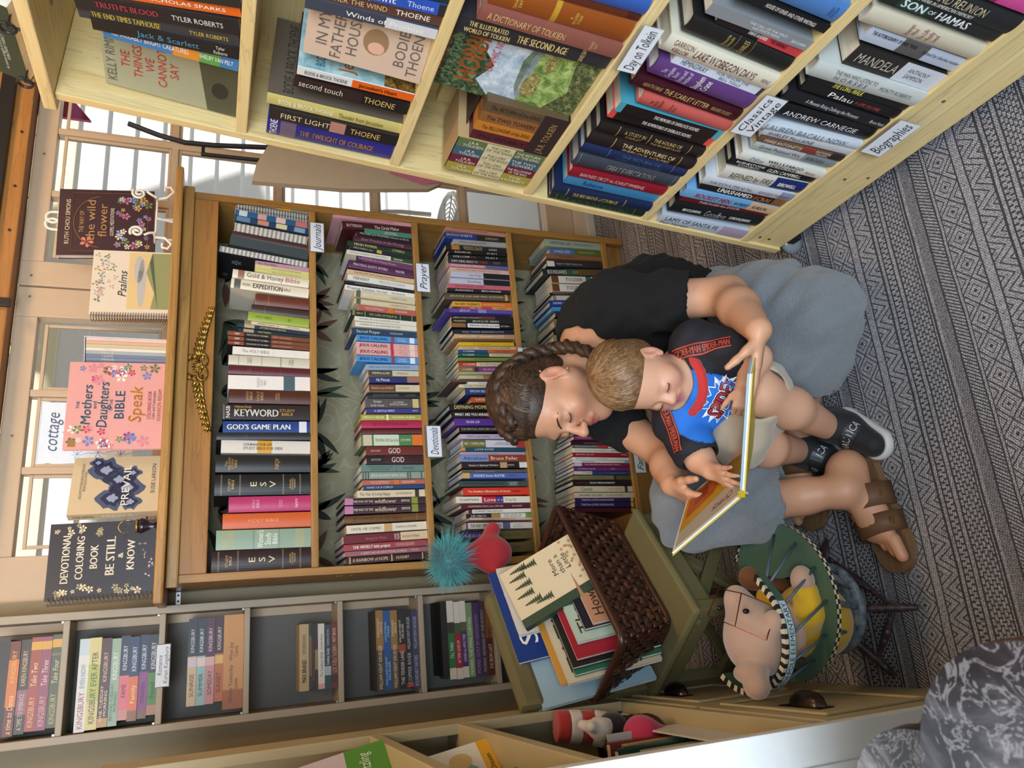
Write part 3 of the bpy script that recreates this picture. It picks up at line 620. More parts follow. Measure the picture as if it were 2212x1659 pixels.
(0.8646,0.0174,0.17,0.112,'6a3c5c',[('THE POWER OF A Praying Woman',0.04,0.7,'c8a8bc',0.4)],[(0.0,0.1,'3a3048')],0),
(0.8834,0.0138,0.1972,0.079,'dcd8c8',[('The Power of Praying for Your Adult Children',0.03,0.6,'5a5648',0.35,0,'i'),('Omartian',0.7,0.84,'f2eee6',0.5,0,'i')],[(0.66,1,'2f4a2c')],0),
(0.897,0.0109,0.1871,0.102,'26282a',[('PRAYING for',0.05,0.36,'d8d4c8',0.55,0,'b')],[(0.42,0.5,'c9a850')],0),
(0.9126,0.0165,0.1943,0.087,'1f3a2c',[('FRESH POWER',0.1,0.45,'c9c07a',0.55,0,'b'),('CYMBALA',0.68,0.88,'d0c880',0.5,0,'i')],[(0.5,0.6,'2c2c2a')],0.06),
(0.9327,0.018,0.1766,0.073,'4e2236',[('Sister Freedom in the Morning',0.12,0.85,'a88a90',0.5,0,'i')],[],0.1),
(0.9527,0.0207,0.167,0.052,'1c1a1e',[('PRAYERS and PROMISES Heaven to Earth',0.06,0.95,'cfcac2',0.3,0.2)],[],0),
(0.9711,0.0156,0.1428,0.021,'4a8a70',[('PRAYING/THE WORD',0.4,0.7,'e2e6d8',0.6)],[],0),
(0.9914,0.0244,0.2082,-0.02,'4a1820',[('BATTERSON',0.06,0.28,'e0d0c4',0.42),('The Circle Maker',0.46,0.82,'e8dccc',0.5)],[],0),
(1.0096,0.0113,0.2353,0.018,'d9a0a8',[('SCRIPTURES & FLORALS COLORING BOOK',0.3,0.78,'8a4a58',0.4)],[],0),
]
OAK3=[
(0.0255,0.0277,0.2175,-0.002,'5c502c',[('HEAVEN',0.06,0.34,'b8a8a0',0.46),('RANDY ALCORN',0.47,0.82,'3a3018',0.34)],[(0,0.4,'3a2a66')],0.06),
(0.0596,0.0236,0.215,0.006,'5c502c',[('HEAVEN',0.06,0.34,'b8a8a0',0.46),('RANDY ALCORN',0.47,0.82,'3a3018',0.34)],[(0,0.4,'3a2a66')],0.06),
(0.0844,0.0166,0.1973,0.023,'cdc3b4',[('THE HOLY SPIRIT AND YOU',0.06,0.53,'3a3444',0.6,0,'b'),('Dennis &/Rita Bennett',0.7,0.86,'6a5a7a',0.7,0,'i')],[(0,0.03,'6a4a88'),(0.55,0.66,'5a4a7a')],0),
(0.1024,0.0063,0.186,0.029,'cba898',[('SURRENDER TO LOVE BENNER',0.12,0.8,'8a4a44',0.55)],[],0),
(0.1128,0.0123,0.1954,0.014,'d8d4c4',[('DIETRICH',0.07,0.3,'f2eee6',0.5,0,'b'),('THE COST OF/DISCIPLESHIP',0.56,0.86,'3a3830',0.85)],[(0,0.38,'1c1a1a'),(0.38,0.52,'a88440'),(0.91,1,'6a9440')],0),
(0.1267,0.0108,0.1878,0.007,'dcd4c6',[('CORRIE TEN BOOM',0.09,0.54,'4a3c3c',0.52)],[(0,0.06,'5c2036')],0),
(0.1403,0.0117,0.2067,0.012,'58182a',[('EXPERIENCING the CROSS',0.1,0.6,'d8b8b4',0.45),('BLACKABY',0.73,0.88,'d8b8b4',0.4)],[],0),
(0.1577,0.0175,0.2213,0.016,'e0d6c4',[('CHAPMAN',0.04,0.3,'4a4044',0.42),('Love',0.37,0.53,'f2eee6',0.6),('is a',0.55,0.62,'d8c8e0',0.4),('Verb',0.65,0.81,'a8842e',0.62)],[(0.34,0.53,'b8283e'),(0.53,0.63,'4a3280')],0),
(0.1824,0.0212,0.1972,0.008,'cd3822',[('The Ruthless Elimination of Hurry',0.06,0.7,'f4d8c8',0.28,0,'b'),('Comer',0.73,0.85,'2a1410',0.28,0,'b')],[],0.02),
(0.2039,0.0152,0.2073,0.014,'3f4a46',[("RAHAB'S REDEMPTION",0.06,0.63,'222a28',0.44),('Cynthia/Davis',0.71,0.84,'c8ccc4',0.7)],[(0.68,0.85,'4c5854')],0.04),
(0.2273,0.0153,0.1973,0.011,'5064a4',[('KISSES from KATIE',0.17,0.64,'e4e8f4',0.5),('DAVIS',0.7,0.82,'28305a',0.36)],[(0,0.11,'cda45c')],0),
(0.241,0.0085,0.1981,0.004,'57534f',[('perfectly known',0.2,0.5,'98928c',0.5)],[],0),
(0.2583,0.0164,0.1987,-0.002,'2c1c1c',[('Victory in Spiritual Warfare',0.1,0.55,'e4dcd4',0.36),('EVANS',0.7,0.8,'d8c8c0',0.28)],[(0.58,0.69,'b8946a'),(0.88,1,'d8d4cc')],0),
(0.2787,0.0192,0.2006,0.002,'7a88b4',[('Abraham',0.04,0.4,'2a3050',0.55),('Bruce Feiler',0.45,0.87,'f0d8b0',0.55)],[(0.42,1,'8a3e24')],0),
(0.2933,0.008,0.1979,0.004,'b09ab4',[('my name is hope',0.3,0.6,'5a4a66',0.4)],[],0),
(0.3034,0.0097,0.1972,0.003,'1f4a58',[('LOVE DOES',0.15,0.55,'d0dce0',0.55)],[(0,0.06,'d08a2c')],0),
(0.3215,0.0214,0.1891,0.002,'cfcbd4',[('NO COMPROMISE',0.02,0.35,'f2eee6',0.46,0,'b'),('MELODY GREEN/AND DAVID HAZARD',0.5,0.8,'5a5468',0.4)],[(0,0.36,'6a6a2c'),(0.86,1,'b0363e')],0),
(0.343,0.0135,0.198,-0.005,'b8a8c0',[('Wild in the Hollow',0.1,0.46,'3a2c4a',0.5,0,'i'),('HAINES',0.53,0.66,'7a6a88',0.36)],[(0.68,0.8,'8a3a5a')],0),
(0.3668,0.016,0.1981,-0.013,'1f1c1c',[('THE SPIRITUAL EXERCISES of SAINT IGNATIUS',0.03,0.8,'b8b0a4',0.42)],[],0),
(0.3887,0.0212,0.2097,-0.014,'56328c',[('THE REAL GOD',0.16,0.36,'e0d4ec',0.36,0,'b')],[],0.03),
(0.4103,0.0193,0.2174,-0.012,'251818',[('WHAT ARE YOU AFRAID OF',0.04,0.58,'f2eee6',0.46,0,'b')],[(0.5,0.95,'8a2420')],0.02),
(0.4335,0.0191,0.2229,-0.02,'1d1a1a',[('DEFINING MOMENTS',0.06,0.62,'dcc878',0.62)],[],0.02),
(0.4582,0.0161,0.1536,-0.028,'b8582a',[('The PRODIGAL GOD',0.07,0.4,'f0dcc0',0.44)],[],0.05),
(0.4823,0.02,0.1722,-0.023,'2a3c6c',[('TIMOTHY KELLER',0.08,0.42,'e4e8f0',0.38)],[(0.44,1,'cdb684')],0),
(0.4993,0.0099,0.1892,-0.029,'d6c8a2',[('THE SPIRIT-CONTROLLED WOMAN',0.07,0.6,'4a4030',0.48)],[],0),
(0.5091,0.0071,0.1623,-0.031,'dcdacf',[('The practice of the presence',0.2,0.6,'6a6a60',0.55)],[],0),
(0.516,0.0058,0.2143,-0.032,'5a4240',[],[],0),
(0.5295,0.0105,0.1851,-0.035,'cbb48a',[('IN THE WAKE LUCADO',0.2,0.9,'7a4430',0.42)],[(0.4,0.6,'b0703c')],0),
(0.5404,0.0073,0.1876,-0.039,'9aa684',[],[],0),
(0.5523,0.0139,0.1875,-0.042,'86387e',[('TILL WE HAVE FACES',0.4,0.74,'e0c8e0',0.36),('C S LEWIS',0.06,0.22,'e8dcc8',0.45)],[(0,0.25,'8a6a38'),(0.26,0.33,'3a3038')],0),
(0.5691,0.0116,0.1874,-0.044,'d8c8a8',[('C S LEWIS',0.08,0.28,'f2eee6',0.5),('THE SCREWTAPE LETTERS',0.32,0.8,'4a3c30',0.48)],[(0,0.3,'b8362c'),(0.82,1,'b8362c')],0),
(0.5852,0.0097,0.1879,-0.041,'7c8440',[('The Problem of Pain',0.28,0.54,'2a3014',0.4)],[(0.97,1,'17161a')],0),
(0.5991,0.0101,0.1852,-0.036,'22584e',[('C S LEWIS',0.08,0.27,'d8e4d8',0.55),('THE PROBLEM OF PAIN',0.57,0.93,'3a3a2c',0.45)],[(0.53,1,'d8cca0')],0),
(0.6094,0.0087,0.1845,-0.037,'2a4a78',[('C S LEWIS',0.08,0.27,'f2eee6',0.55),('A GRIEF OBSERVED',0.6,0.9,'6a2410',0.5)],[(0.5,1,'d0602c')],0),
(0.6196,0.0098,0.1816,-0.041,'cfae8a',[('PREPARING for EASTER',0.32,0.9,'6a4a38',0.55),('C.S. Lewis',0.04,0.26,'6a4a38',0.5,0,'i')],[],0),
(0.6326,0.0115,0.182,-0.043,'d4ac20',[('The Screwtape Letters',0.25,0.55,'5a4a10',0.36)],[(0.97,1,'17161a')],0),
(0.6584,0.0143,0.1922,-0.043,'b08a62',[('RAW-LORD GRAHAM LOTZ',0.05,0.82,'f0dcc0',0.55)],[(0,0.04,'d0a878')],0),
(0.6744,0.014,0.1975,-0.05,'1d2436',[('Why? ANNE GRAHAM LOTZ',0.15,0.83,'a8b0c0',0.42)],[],0),
(0.6914,0.0131,0.2004,-0.035,'1c1b1e',[('THROUGH THE EYES of A LION',0.27,0.75,'2a2624',0.5,0,'b'),('LEVI LUSKO',0.78,0.92,'d8d8d8',0.35)],[(0,0.22,'8a6034'),(0.25,0.76,'e4e0d8')],0),
(0.7058,0.0128,0.1996,-0.041,'1e2220',[('RUTHLESS TRUST',0.33,0.76,'e8e4d8',0.55,0,'b'),('MANNING',0.03,0.22,'d8cc90',0.4)],[],0),
(0.7185,0.0107,0.1988,-0.047,'241a1c',[("ABBA'S CHILD MANNING",0.02,0.46,'c8a890',0.5)],[(0.46,0.7,'5a3830')],0),
(0.7391,0.0119,0.2179,-0.036,'5a4a98',[('JESUS',0.2,0.37,'c8c0e0',0.55)],[(0.48,0.6,'8a80b0'),(0.0,0.06,'3a3070')],0.03),
(0.7505,0.0101,0.1648,-0.04,'a8444a',[('ABBA GIFT',0.15,0.4,'d8b0a8',0.6),('MANNING',0.7,0.88,'2a1a14',0.45)],[(0.6,1,'cc8a4c')],0),
(0.7642,0.0158,0.1908,-0.045,'d06a28',[('THE NEW TOLERANCE',0.02,0.45,'2a2018',0.55,0,'b'),('Josh McDowell and Bob Hostetler',0.5,0.88,'e8c890',0.32)],[(0,0.47,'dca63a')],0),
(0.7899,0.0215,0.2148,-0.043,'56483c',[('JESUS,THE ONE AND ONLY & MOORE',0.08,0.88,'d8c480',0.28)],[(0.91,0.95,'b89a4a')],0.12),
(0.8069,0.0099,0.2063,-0.035,'211d20',[('AUDACIOUS',0.12,0.4,'e0dcd8',0.55),('BETH MOORE',0.53,0.84,'e0dcd8',0.55)],[],0),
(0.8201,0.0125,0.2038,-0.035,'c0606c',[('RUNNING FREE',0.1,0.58,'8a2a3c',0.5)],[],0),
(0.8372,0.0182,0.1935,-0.028,'bab9c8',[('Everything',0.28,0.5,'4a4a58',0.4,0,'i')],[(0.55,1,'1c1b20')],0),
(0.8575,0.0183,0.1921,-0.022,'bdbccb',[('One Thing',0.3,0.5,'4a4a58',0.4,0,'i')],[(0.55,1,'1c1b20')],0),
(0.8746,0.0137,0.1934,-0.023,'d0a898',[('SHINING LIKE STARS OF HOPE',0.1,0.85,'7a5a50',0.36)],[],0),
(0.8908,0.0109,0.1982,-0.029,'c27a88',[('Encountering Our Wild God',0.05,0.58,'f2eee6',0.5,0,'i')],[(0.62,1,'5a5f96')],0),
(0.9067,0.0171,0.1966,-0.034,'24282c',[('SOMETHING NEEDS TO',0.05,0.49,'f2eee6',0.5,0,'b'),('CHANGE',0.51,0.66,'c9584a',0.5,0,'b'),('PLATT',0.76,0.88,'b8706a',0.45)],[],0),
(0.9249,0.0124,0.1956,-0.047,'1d1b1a',[('FOLLOW',0.08,0.36,'f2eee6',0.6,0,'b'),('ME',0.38,0.48,'c0483e',0.6,0,'b'),('PLATT',0.62,0.85,'f2eee6',0.55,0,'b')],[],0),
(0.9374,0.0106,0.1947,-0.044,'1a1818',[('RADICAL',0.05,0.43,'f2eee6',0.6,0,'b'),('PLATT',0.62,0.85,'f2eee6',0.55,0,'b')],[],0),
(0.953,0.0166,0.2004,-0.03,'211f1f',[('SEEKING ALLAH/FINDING JESUS',0.28,0.6,'c9ac72',0.8),('QURESHI',0.7,0.84,'d8d4cc',0.4)],[(0.09,0.22,'b07a3c')],0),
(0.972,0.0167,0.1745,-0.027,'a8a2a0',[('MAKE SOME NOISE',0.1,0.62,'5a545e',0.45)],[],0),
(0.9921,0.0201,0.2018,-0.026,'243e86',[('DUTCH SHEETS',0.03,0.45,'d8dce8',0.4,0.2),('DREAM',0.66,0.88,'b8a878',0.45)],[(0.52,1,'24281f')],0.03),
(1.0088,0.0127,0.1971,0.019,'c98a7c',[('TRAVEL LIGHT SONGS,GIVING MY TROUBLE',0.08,0.7,'7a463c',0.4)],[],0),
]
OAK4=[
(0.1176,0.0113,0.2015,0.03,'4a1420',[],[(0.93,0.98,'c8a84a')],0),
(0.1331,0.0145,0.2008,0.027,'2a1d4c',[('THE Five LOVE LANGUAGES',0.1,0.64,'d8d0e0',0.4)],[(0.93,0.98,'c8a84a')],0),
(0.1478,0.012,0.1998,0.02,'2e1f52',[('THE Five LOVE LANGUAGES',0.1,0.64,'d8d0e0',0.46)],[(0.93,0.98,'c8a84a')],0),
(0.1626,0.0151,0.198,0.018,'c8baa0',[('THE FAMILY GOD USES',0.07,0.46,'4a3a2c',0.34,0,'b'),('Tom & Kim BLACKABY',0.52,0.82,'5a4a3a',0.28)],[],0.03),
(0.181,0.0173,0.1962,0.019,'c9b99a',[('Cherish',0.1,0.3,'4a3a2c',0.7,0,'i'),('GARY THOMAS',0.57,0.82,'7a6a52',0.3)],[(0.86,0.91,'3a3228')],0),
(0.2002,0.0162,0.1972,0.017,'191716',[('THE LAST CHRISTIAN GENERATION',0.27,0.7,'d8d4cc',0.36,0,'b'),('Josh McDowell',0.05,0.24,'8a2424',0.3,0,'b')],[],0.02),
(0.2168,0.0123,0.1952,0.015,'7a6a48',[('DEVOTIONS for a SACRED MARRIAGE',0.1,0.56,'4a3c24',0.4)],[(0.7,0.74,'2c241a'),(0.74,1,'54522a')],0.03),
(0.2303,0.0103,0.1924,0.016,'283a66',[('IT STARTS AT HOME',0.15,0.48,'3a3428',0.55),('KUNTZ & STROOPE',0.62,0.9,'6a7a9c',0.42)],[(0,0.32,'bcb49c')],0),
(0.2433,0.0113,0.1898,0.013,'5c2468',[('THE MARRIAGE BUILDER',0.06,0.38,'d8b8dc',0.45,0,'b'),('CLOUD',0.65,0.73,'d8b8dc',0.36)],[(0.5,1,'72285e')],0),
(0.2553,0.0102,0.1883,0.014,'7a2040',[('The PRAYER SATURATED FAMILY',0.18,0.82,'dcc0c4',0.42)],[(0,0.13,'b8b4b4')],0),
(0.2646,0.0067,0.1915,0.015,'d6cdc4',[('VisionaryParenting',0.15,0.37,'4a4444',0.5,0,'b')],[(0.91,1,'7aa8b4')],0),
(0.2741,0.0088,0.1915,0.015,'dad6d0',[('BATTLE CRY',0.06,0.24,'5a5a60',0.5),('A True Story of Hope and Encouragement',0.27,0.6,'4a4a4c',0.3,0,'b')],[],0),
(0.2858,0.0107,0.1912,0.013,'981a22',[('INDESTRUCTIBLE JOY',0.05,0.37,'f2eee6',0.34,0,'b'),('Truth78',0.86,0.95,'f2eee6',0.34)],[],0),
(0.2986,0.0125,0.1919,0.013,'d8d4c4',[("The Mean Mom's Guide to Raising Great Kids",0.04,0.6,'6a4a30',0.42,0,'i'),('Joanne Kraft',0.69,0.82,'3a3028',0.34,0,'b')],[],0),
(0.3119,0.0095,0.1882,0.006,'605e5c',[('PARENTING BEYOND YOUR CAPACITY',0.04,0.44,'c8c4c0',0.36)],[(0.47,0.64,'b8343c'),(0.64,0.85,'ddd4cc')],0),
(0.3241,0.0126,0.19,0.006,'38141a',[('spiritual parenting',0.22,0.66,'8a7a74',0.5),('anthony',0.73,0.87,'8a7a74',0.36)],[(0.94,1,'6a9440')],0),
(0.3376,0.0114,0.1815,0.013,'6a2a5c',[('THE POWER OF A PRAYING WIFE OMARTIAN',0.05,0.8,'c8a0c0',0.45)],[(0,0.45,'84385c')],0),
(0.352,0.0127,0.1762,0.024,'1f6458',[('The Mission of Motherhood',0.13,0.62,'c8dcd0',0.4),('CLARKSON',0.66,0.84,'c8dcd0',0.36)],[(0,0.08,'8a6a5a')],0),
(0.364,0.0084,0.1773,0.009,'4a1c18',[('101 Questions to Ask Before You Get Engaged',0.02,0.62,'e4d4c8',0.42)],[],0),
(0.3738,0.009,0.1863,0.002,'a8b068',[('LANGUAGES DEVOTIONAL',0.2,0.8,'4a2a20',0.45)],[(0.0,0.36,'b0263a')],0),
(0.3927,0.0243,0.1797,-0.004,'3a2a44',[],[],0),
(0.4183,0.0213,0.1766,-0.005,'8a7a5a',[],[],0),
(0.4414,0.0193,0.1738,-0.009,'2a4a50',[],[],0),
(0.4656,0.0238,0.171,-0.015,'c8bca4',[],[],0),
(0.4911,0.0218,0.168,-0.022,'7a2a30',[],[],0),
(0.6225,0.0208,0.2177,-0.048,'2a3a54',[],[],0),
(0.6487,0.024,0.2179,-0.052,'4a2028',[],[],0),
(0.6747,0.0205,0.2089,-0.056,'a49878',[],[],0.04),
(0.6952,0.0152,0.2067,-0.059,'1c1c20',[],[],0.05),
(0.725,0.0276,0.2034,-0.065,'8a8068',[],[],0.05),
(0.7569,0.0148,0.1952,-0.07,'2c2c2e',[('Your Best',0.05,0.4,'a8a89c',0.3)],[],0),
(0.7739,0.0137,0.2073,-0.068,'4a94c8',[],[],0.05),
(0.7953,0.0206,0.2097,-0.07,'223a8e',[('HOPE IS THE FIRST DOSE',0.05,0.7,'e4e8f4',0.36,0,'b')],[],0.04),
(0.8165,0.0157,0.1964,-0.074,'c8c0b4',[('ONE THOUSAND',0.3,0.7,'8a8478',0.36)],[(0.0,0.06,'8a7a68')],0.05),
(0.8292,0.0079,0.206,-0.074,'1c1818',[('KNOWLEDGE OF THE HOLY',0.05,0.5,'e0c08a',0.5,0,'b')],[],0),
(0.8477,0.0254,0.1964,-0.062,'ddd6c8',[('TOZER',0.24,0.57,'4a4844',0.5,0,'i')],[(0,0.13,'6a3c20'),(0.64,0.74,'1f6470'),(0.88,1,'3a2c1c')],0),
(0.8777,0.0243,0.1954,-0.057,'ddd6c8',[('TOZER',0.24,0.57,'4a4844',0.5,0,'i')],[(0,0.13,'6a3c20'),(0.64,0.74,'1f6470'),(0.88,1,'3a2c1c')],0),
(0.908,0.0226,0.2209,-0.074,'20242e',[('BOUNDARIES',0.07,0.38,'d8d8c8',0.66),('CLOUD',0.48,0.58,'c9a24a',0.5)],[(0.36,0.58,'2a5a40'),(0.58,1,'6a4c30')],0.04),
(0.9326,0.0195,0.2051,-0.055,'2b2b30',[("I WANT TO TRUST YOU,but I don't",0.16,0.62,'b8b8c0',0.36)],[(0,0.13,'d8d4cc')],0.04),
(0.9578,0.017,0.2036,-0.04,'8a6242',[("FORGIVING WHAT YOU/CAN'T FORGET",0.12,0.6,'4a3220',0.7)],[],0.03),
(0.9786,0.019,0.1887,-0.047,'4a6ea4',[('UNGLUED',0.08,0.4,'c8d4e4',0.55),('TERKEURST',0.55,0.88,'a8b060',0.5)],[(0.48,1,'5a6a24')],0),
(1.0024,0.0255,0.2052,-0.022,'9aa895',[('CHRISTIAN LIFE',0.08,0.45,'46564a',0.44),('CHARLES SWINDOLL',0.5,0.83,'5a6a5c',0.3)],[],0.04),
]
CART1=[
(0.1794,0.0306,0.196,0.033,'3a7ab4',[('REMARKABLY BRIGHT CREATURES',0.06,0.62,'f2eee6',0.4),('SHELBY VAN PELT',0.7,0.96,'f2eee6',0.36)],[(0.5,0.7,'d98a30'),(0.7,0.86,'5a9a4a')],0),
(0.2106,0.0252,0.2089,-0.0542,'1e1b1c',[('Jack & Scarlett',0.3,0.72,'4a8aa8',0.5),('Tyler/Roberts',0.82,0.92,'d8d0c8',0.8)],[],0),
(0.2364,0.0243,0.226,-0.0929,'37373a',[('THE END TIMES TAPHOUSE',0.08,0.5,'c9b044',0.5,0,'b'),('TYLER ROBERTS',0.68,0.93,'c9b044',0.36)],[],0),
(0.2666,0.0295,0.2277,-0.1331,'221f21',[("TRUTH'S BLOOD",0.12,0.5,'b0404c',0.4,0.05,'b'),('TYLER ROBERTS',0.58,0.9,'d8d4cc',0.36)],[],0),
(0.2944,0.0187,0.2057,-0.1536,'d9641c',[('NICHOLAS SPARKS',0.35,0.9,'f2eee6',0.36)],[],0),
(0.316,0.0197,0.2025,-0.1629,'2a2824',[],[],0),
]
CART2=[
(0.0421,0.0461,0.2283,-0.0012,'2a2a80',[('THE TWILIGHT OF COURAGE',0.25,0.84,'a8782e',0.55,0,'b'),('THOENE',0.02,0.08,'f2eee6',0.9,0,'h')],[(0.1,0.22,'6a5a70')],0.05),
(0.0851,0.0294,0.2264,-0.0012,'2a2320',[('FIRST LIGHT',0.08,0.46,'d8c8a8',0.5),('THOENE',0.62,0.86,'d0b06a',0.55)],[(0.46,0.58,'b08070'),(0.58,1,'1a1a1c')],0),
(0.1152,0.0259,0.2333,0.0027,'c8bc72',[('BODIE & BROCK THOENE',0.08,0.48,'f0ecd8',0.5),('Thunder from Jerusalem',0.52,0.86,'6a5a30',0.5)],[],0.04),
(0.1709,0.0255,0.1941,0.0194,'2e201e',[('second touch',0.04,0.42,'cfc6bc',0.6),('THOENE',0.6,0.88,'d0b06a',0.6)],[(0.58,1,'191818')],0),
(0.2101,0.0182,0.1918,-0.0092,'d8d8d4',[('BODIE & BROCK THOENE',0.06,0.42,'2a3a4a',0.5),("Jerusalem's Heart",0.52,0.85,'3a1a08',0.5,0,'b')],[(0.46,1,'e06018')],0),
(0.361,0.02,0.1952,-0.0454,'3c4250',[('Winds of Promise',0.3,0.9,'f2eee6',0.5)],[(0.6,1,'cfcfd0')],0),
(0.3842,0.0206,0.1988,-0.0728,'5a3c30',[('GATHER THE WIND',0.1,0.6,'d0b48a',0.5),('THOENE',0.66,0.92,'f2eee6',0.5)],[],0),
(0.4081,0.022,0.199,-0.0831,'2c52b4',[('Counterpoint',0.1,0.64,'f2eee6',0.6),('Thoene',0.72,0.92,'c8d4f0',0.5)],[(0.95,1,'2a2a2a')],0),
(0.4311,0.0191,0.1994,-0.0851,'20302c',[],[],0),
]
CART3=[
(0.3954,0.0322,0.2619,-0.0317,'2b2a30',[('THE ILLUSTRATED/WORLD OF TOLKIEN',0.08,0.36,'d8bc78',0.8,0,'b'),('THE SECOND AGE',0.4,0.72,'d8bc78',0.5,0,'b'),('DAVID DAY',0.8,0.84,'d8bc78',0.8,0,'h')],[],0.02),
(0.4261,0.0279,0.2307,-0.0038,'8a5348',[('A DICTIONARY OF TOLKIEN',0.06,0.6,'cfae72',0.5),('DAVID/DAY',0.78,0.84,'cfae72',0.6,0,'h')],[],0.05),
(0.4638,0.0437,0.223,-0.0301,'8f4a18',[('DAVID/DAY',0.16,0.22,'d8b85a',0.5,0,'h'),('AN/ENCYCLOPEDIA/OF TOLKIEN',0.55,0.64,'d8b85a',0.5,0,'h')],[(0.43,0.47,'b8902e')],0.1),
(0.4949,0.0147,0.2207,-0.0387,'4a2015',[],[(0.1,0.9,'5c2c1c')],0.04),
(0.5169,0.0277,0.2106,-0.0431,'3358a8',[('DAVID/DAY',0.6,0.68,'d8c070',0.5,0,'h')],[],0.1),
]
CART4=[
(0.0269,0.0293,0.2177,-0.0163,'1a2c22',[('THE LAST OF THE MOHICANS',0.1,0.82,'3a5240',0.42)],[(0.06,0.065,'6a7a50'),(0.88,0.885,'6a7a50')],0.12),
(0.0552,0.0255,0.2222,-0.0335,'1a2644',[('THE RED BADGE of COURAGE',0.2,0.66,'b09858',0.5,0,'b')],[(0.14,0.147,'b09858'),(0.72,0.727,'b09858')],0.12),
(0.0843,0.0309,0.2074,-0.0101,'3f82b0',[('Rebecca',0.18,0.4,'1c3a58',0.5)],[],0.04),
(0.1141,0.027,0.2108,-0.0152,'8e1c2c',[('BARONESS ORCZY the SCARLET PIMPERNEL',0.1,0.78,'d8b8b0',0.42)],[],0.06),
(0.1548,0.0376,0.2215,-0.0024,'3c424e',[('GREAT EXPECTATIONS',0.3,0.78,'8a8a84',0.5)],[(0.03,0.034,'8a8a84'),(0.96,0.964,'8a8a84')],0.12),
(0.1878,0.0263,0.2251,0.0234,'1a2a50',[('THE RETURN OF/SHERLOCK HOLMES',0.32,0.78,'4a5a80',0.75)],[(0.24,0.245,'6a7890'),(0.86,0.865,'6a7890')],0.14),
(0.2166,0.0295,0.2276,0.0369,'241c1a',[('THE ADVENTURES OF/SHERLOCK HOLMES',0.3,0.8,'d8bc88',0.8)],[(0.22,0.227,'b89a60'),(0.85,0.857,'b89a60')],0.14),
(0.2475,0.0281,0.2212,0.0097,'1c1918',[('A STUDY IN/SCARLET',0.24,0.44,'b89a60',0.75),('THE HOUND OF/THE BASKERVILLES',0.5,0.8,'c8a870',0.75)],[(0.18,0.186,'b89a60'),(0.47,0.476,'b89a60'),(0.86,0.866,'b89a60')],0.14),
(0.2813,0.0238,0.2161,0.0373,'d84a44',[('THE ADVENTURES OF SHERLOCK HOLMES',0.3,0.78,'f2eee6',0.42,0,'b')],[(0.05,0.94,'1a1618')],0),
(0.306,0.0241,0.213,0.0271,'4a9cb0',[('THE MEMOIRS OF SHERLOCK HOLMES',0.34,0.78,'f2eee6',0.42,0,'b')],[(0.05,0.94,'1a1618')],0),
(0.3327,0.0255,0.188,0.0691,'c05a54',[('THE/WHITE/COMPANY',0.1,0.24,'4a1a18',0.8,0,'h'),('A Conan/Doyle',0.3,0.38,'4a1a18',0.7,0,'h')],[],0.12),
(0.3611,0.0276,0.2198,0.0794,'3c101c',[('HAWTHORNE',0.09,0.26,'b0925a',0.36),('THE SCARLET LETTER',0.28,0.7,'c8a868',0.46),("READER'S DIGEST",0.73,0.92,'b0925a',0.32)],[],0.1),
(0.3975,0.0353,0.2048,0.0968,'5f3c78',[('The/Complete/Short/Stories and/Sketches of',0.08,0.36,'d8c8e0',0.75,0,'h'),('Stephen/Crane',0.4,0.56,'f2eee6',0.85,0,'h')],[],0.1),
(0.4268,0.0201,0.1816,0.0833,'d4dcea',[('HEMINGWAY',0.08,0.36,'2a3448',0.6),('FOR WHOM THE/BELL TOLLS',0.45,0.82,'4a5a74',0.8)],[(0.96,1,'3a3444')],0),
(0.4548,0.0352,0.2165,0.079,'d8d2bc',[('GARRISON/KEILLOR',0.06,0.24,'6a2428',0.75),('LAKE WOBEGON DAYS',0.26,0.82,'5c1c24',0.5),('VIKING',0.88,0.96,'7a3038',0.5)],[],0.12),
(0.4928,0.0317,0.2013,0.0961,'1b1b1b',[('Victoria/Lincoln',0.34,0.42,'b8a058',0.7,0,'h'),('CHARLES',0.5,0.56,'b8a058',0.8,0,'h')],[(0.45,0.452,'b8a058'),(0.6,0.602,'b8a058')],0.14),
(0.5208,0.0179,0.1634,0.0878,'1c1518',[('DANTE ALIGHIERI',0.36,0.58,'f2eee6',0.4,0,'b'),('THE INFERNO',0.62,0.82,'1c1518',0.4,0,'b')],[(0.5,1,'c03a40')],0),
(0.5399,0.0198,0.1895,0.0467,'84888c',[('THE CALL OF THE WILD/and WHITE FANG',0.38,0.76,'e4e4e4',0.6),('Jack London',0.82,0.97,'e4e4e4',0.36)],[],0),
(0.5787,0.0152,0.1681,0.0614,'17171a',[('HOUSE OF USHER AND OTHER WRITINGS',0.3,0.86,'e4e0d8',0.5)],[],0),
(0.6089,0.0366,0.1671,0.0524,'4a78b4',[('GROSSET/& DUNLAP',0.86,0.94,'2a3c60',0.5,0,'h')],[],0.1),
]
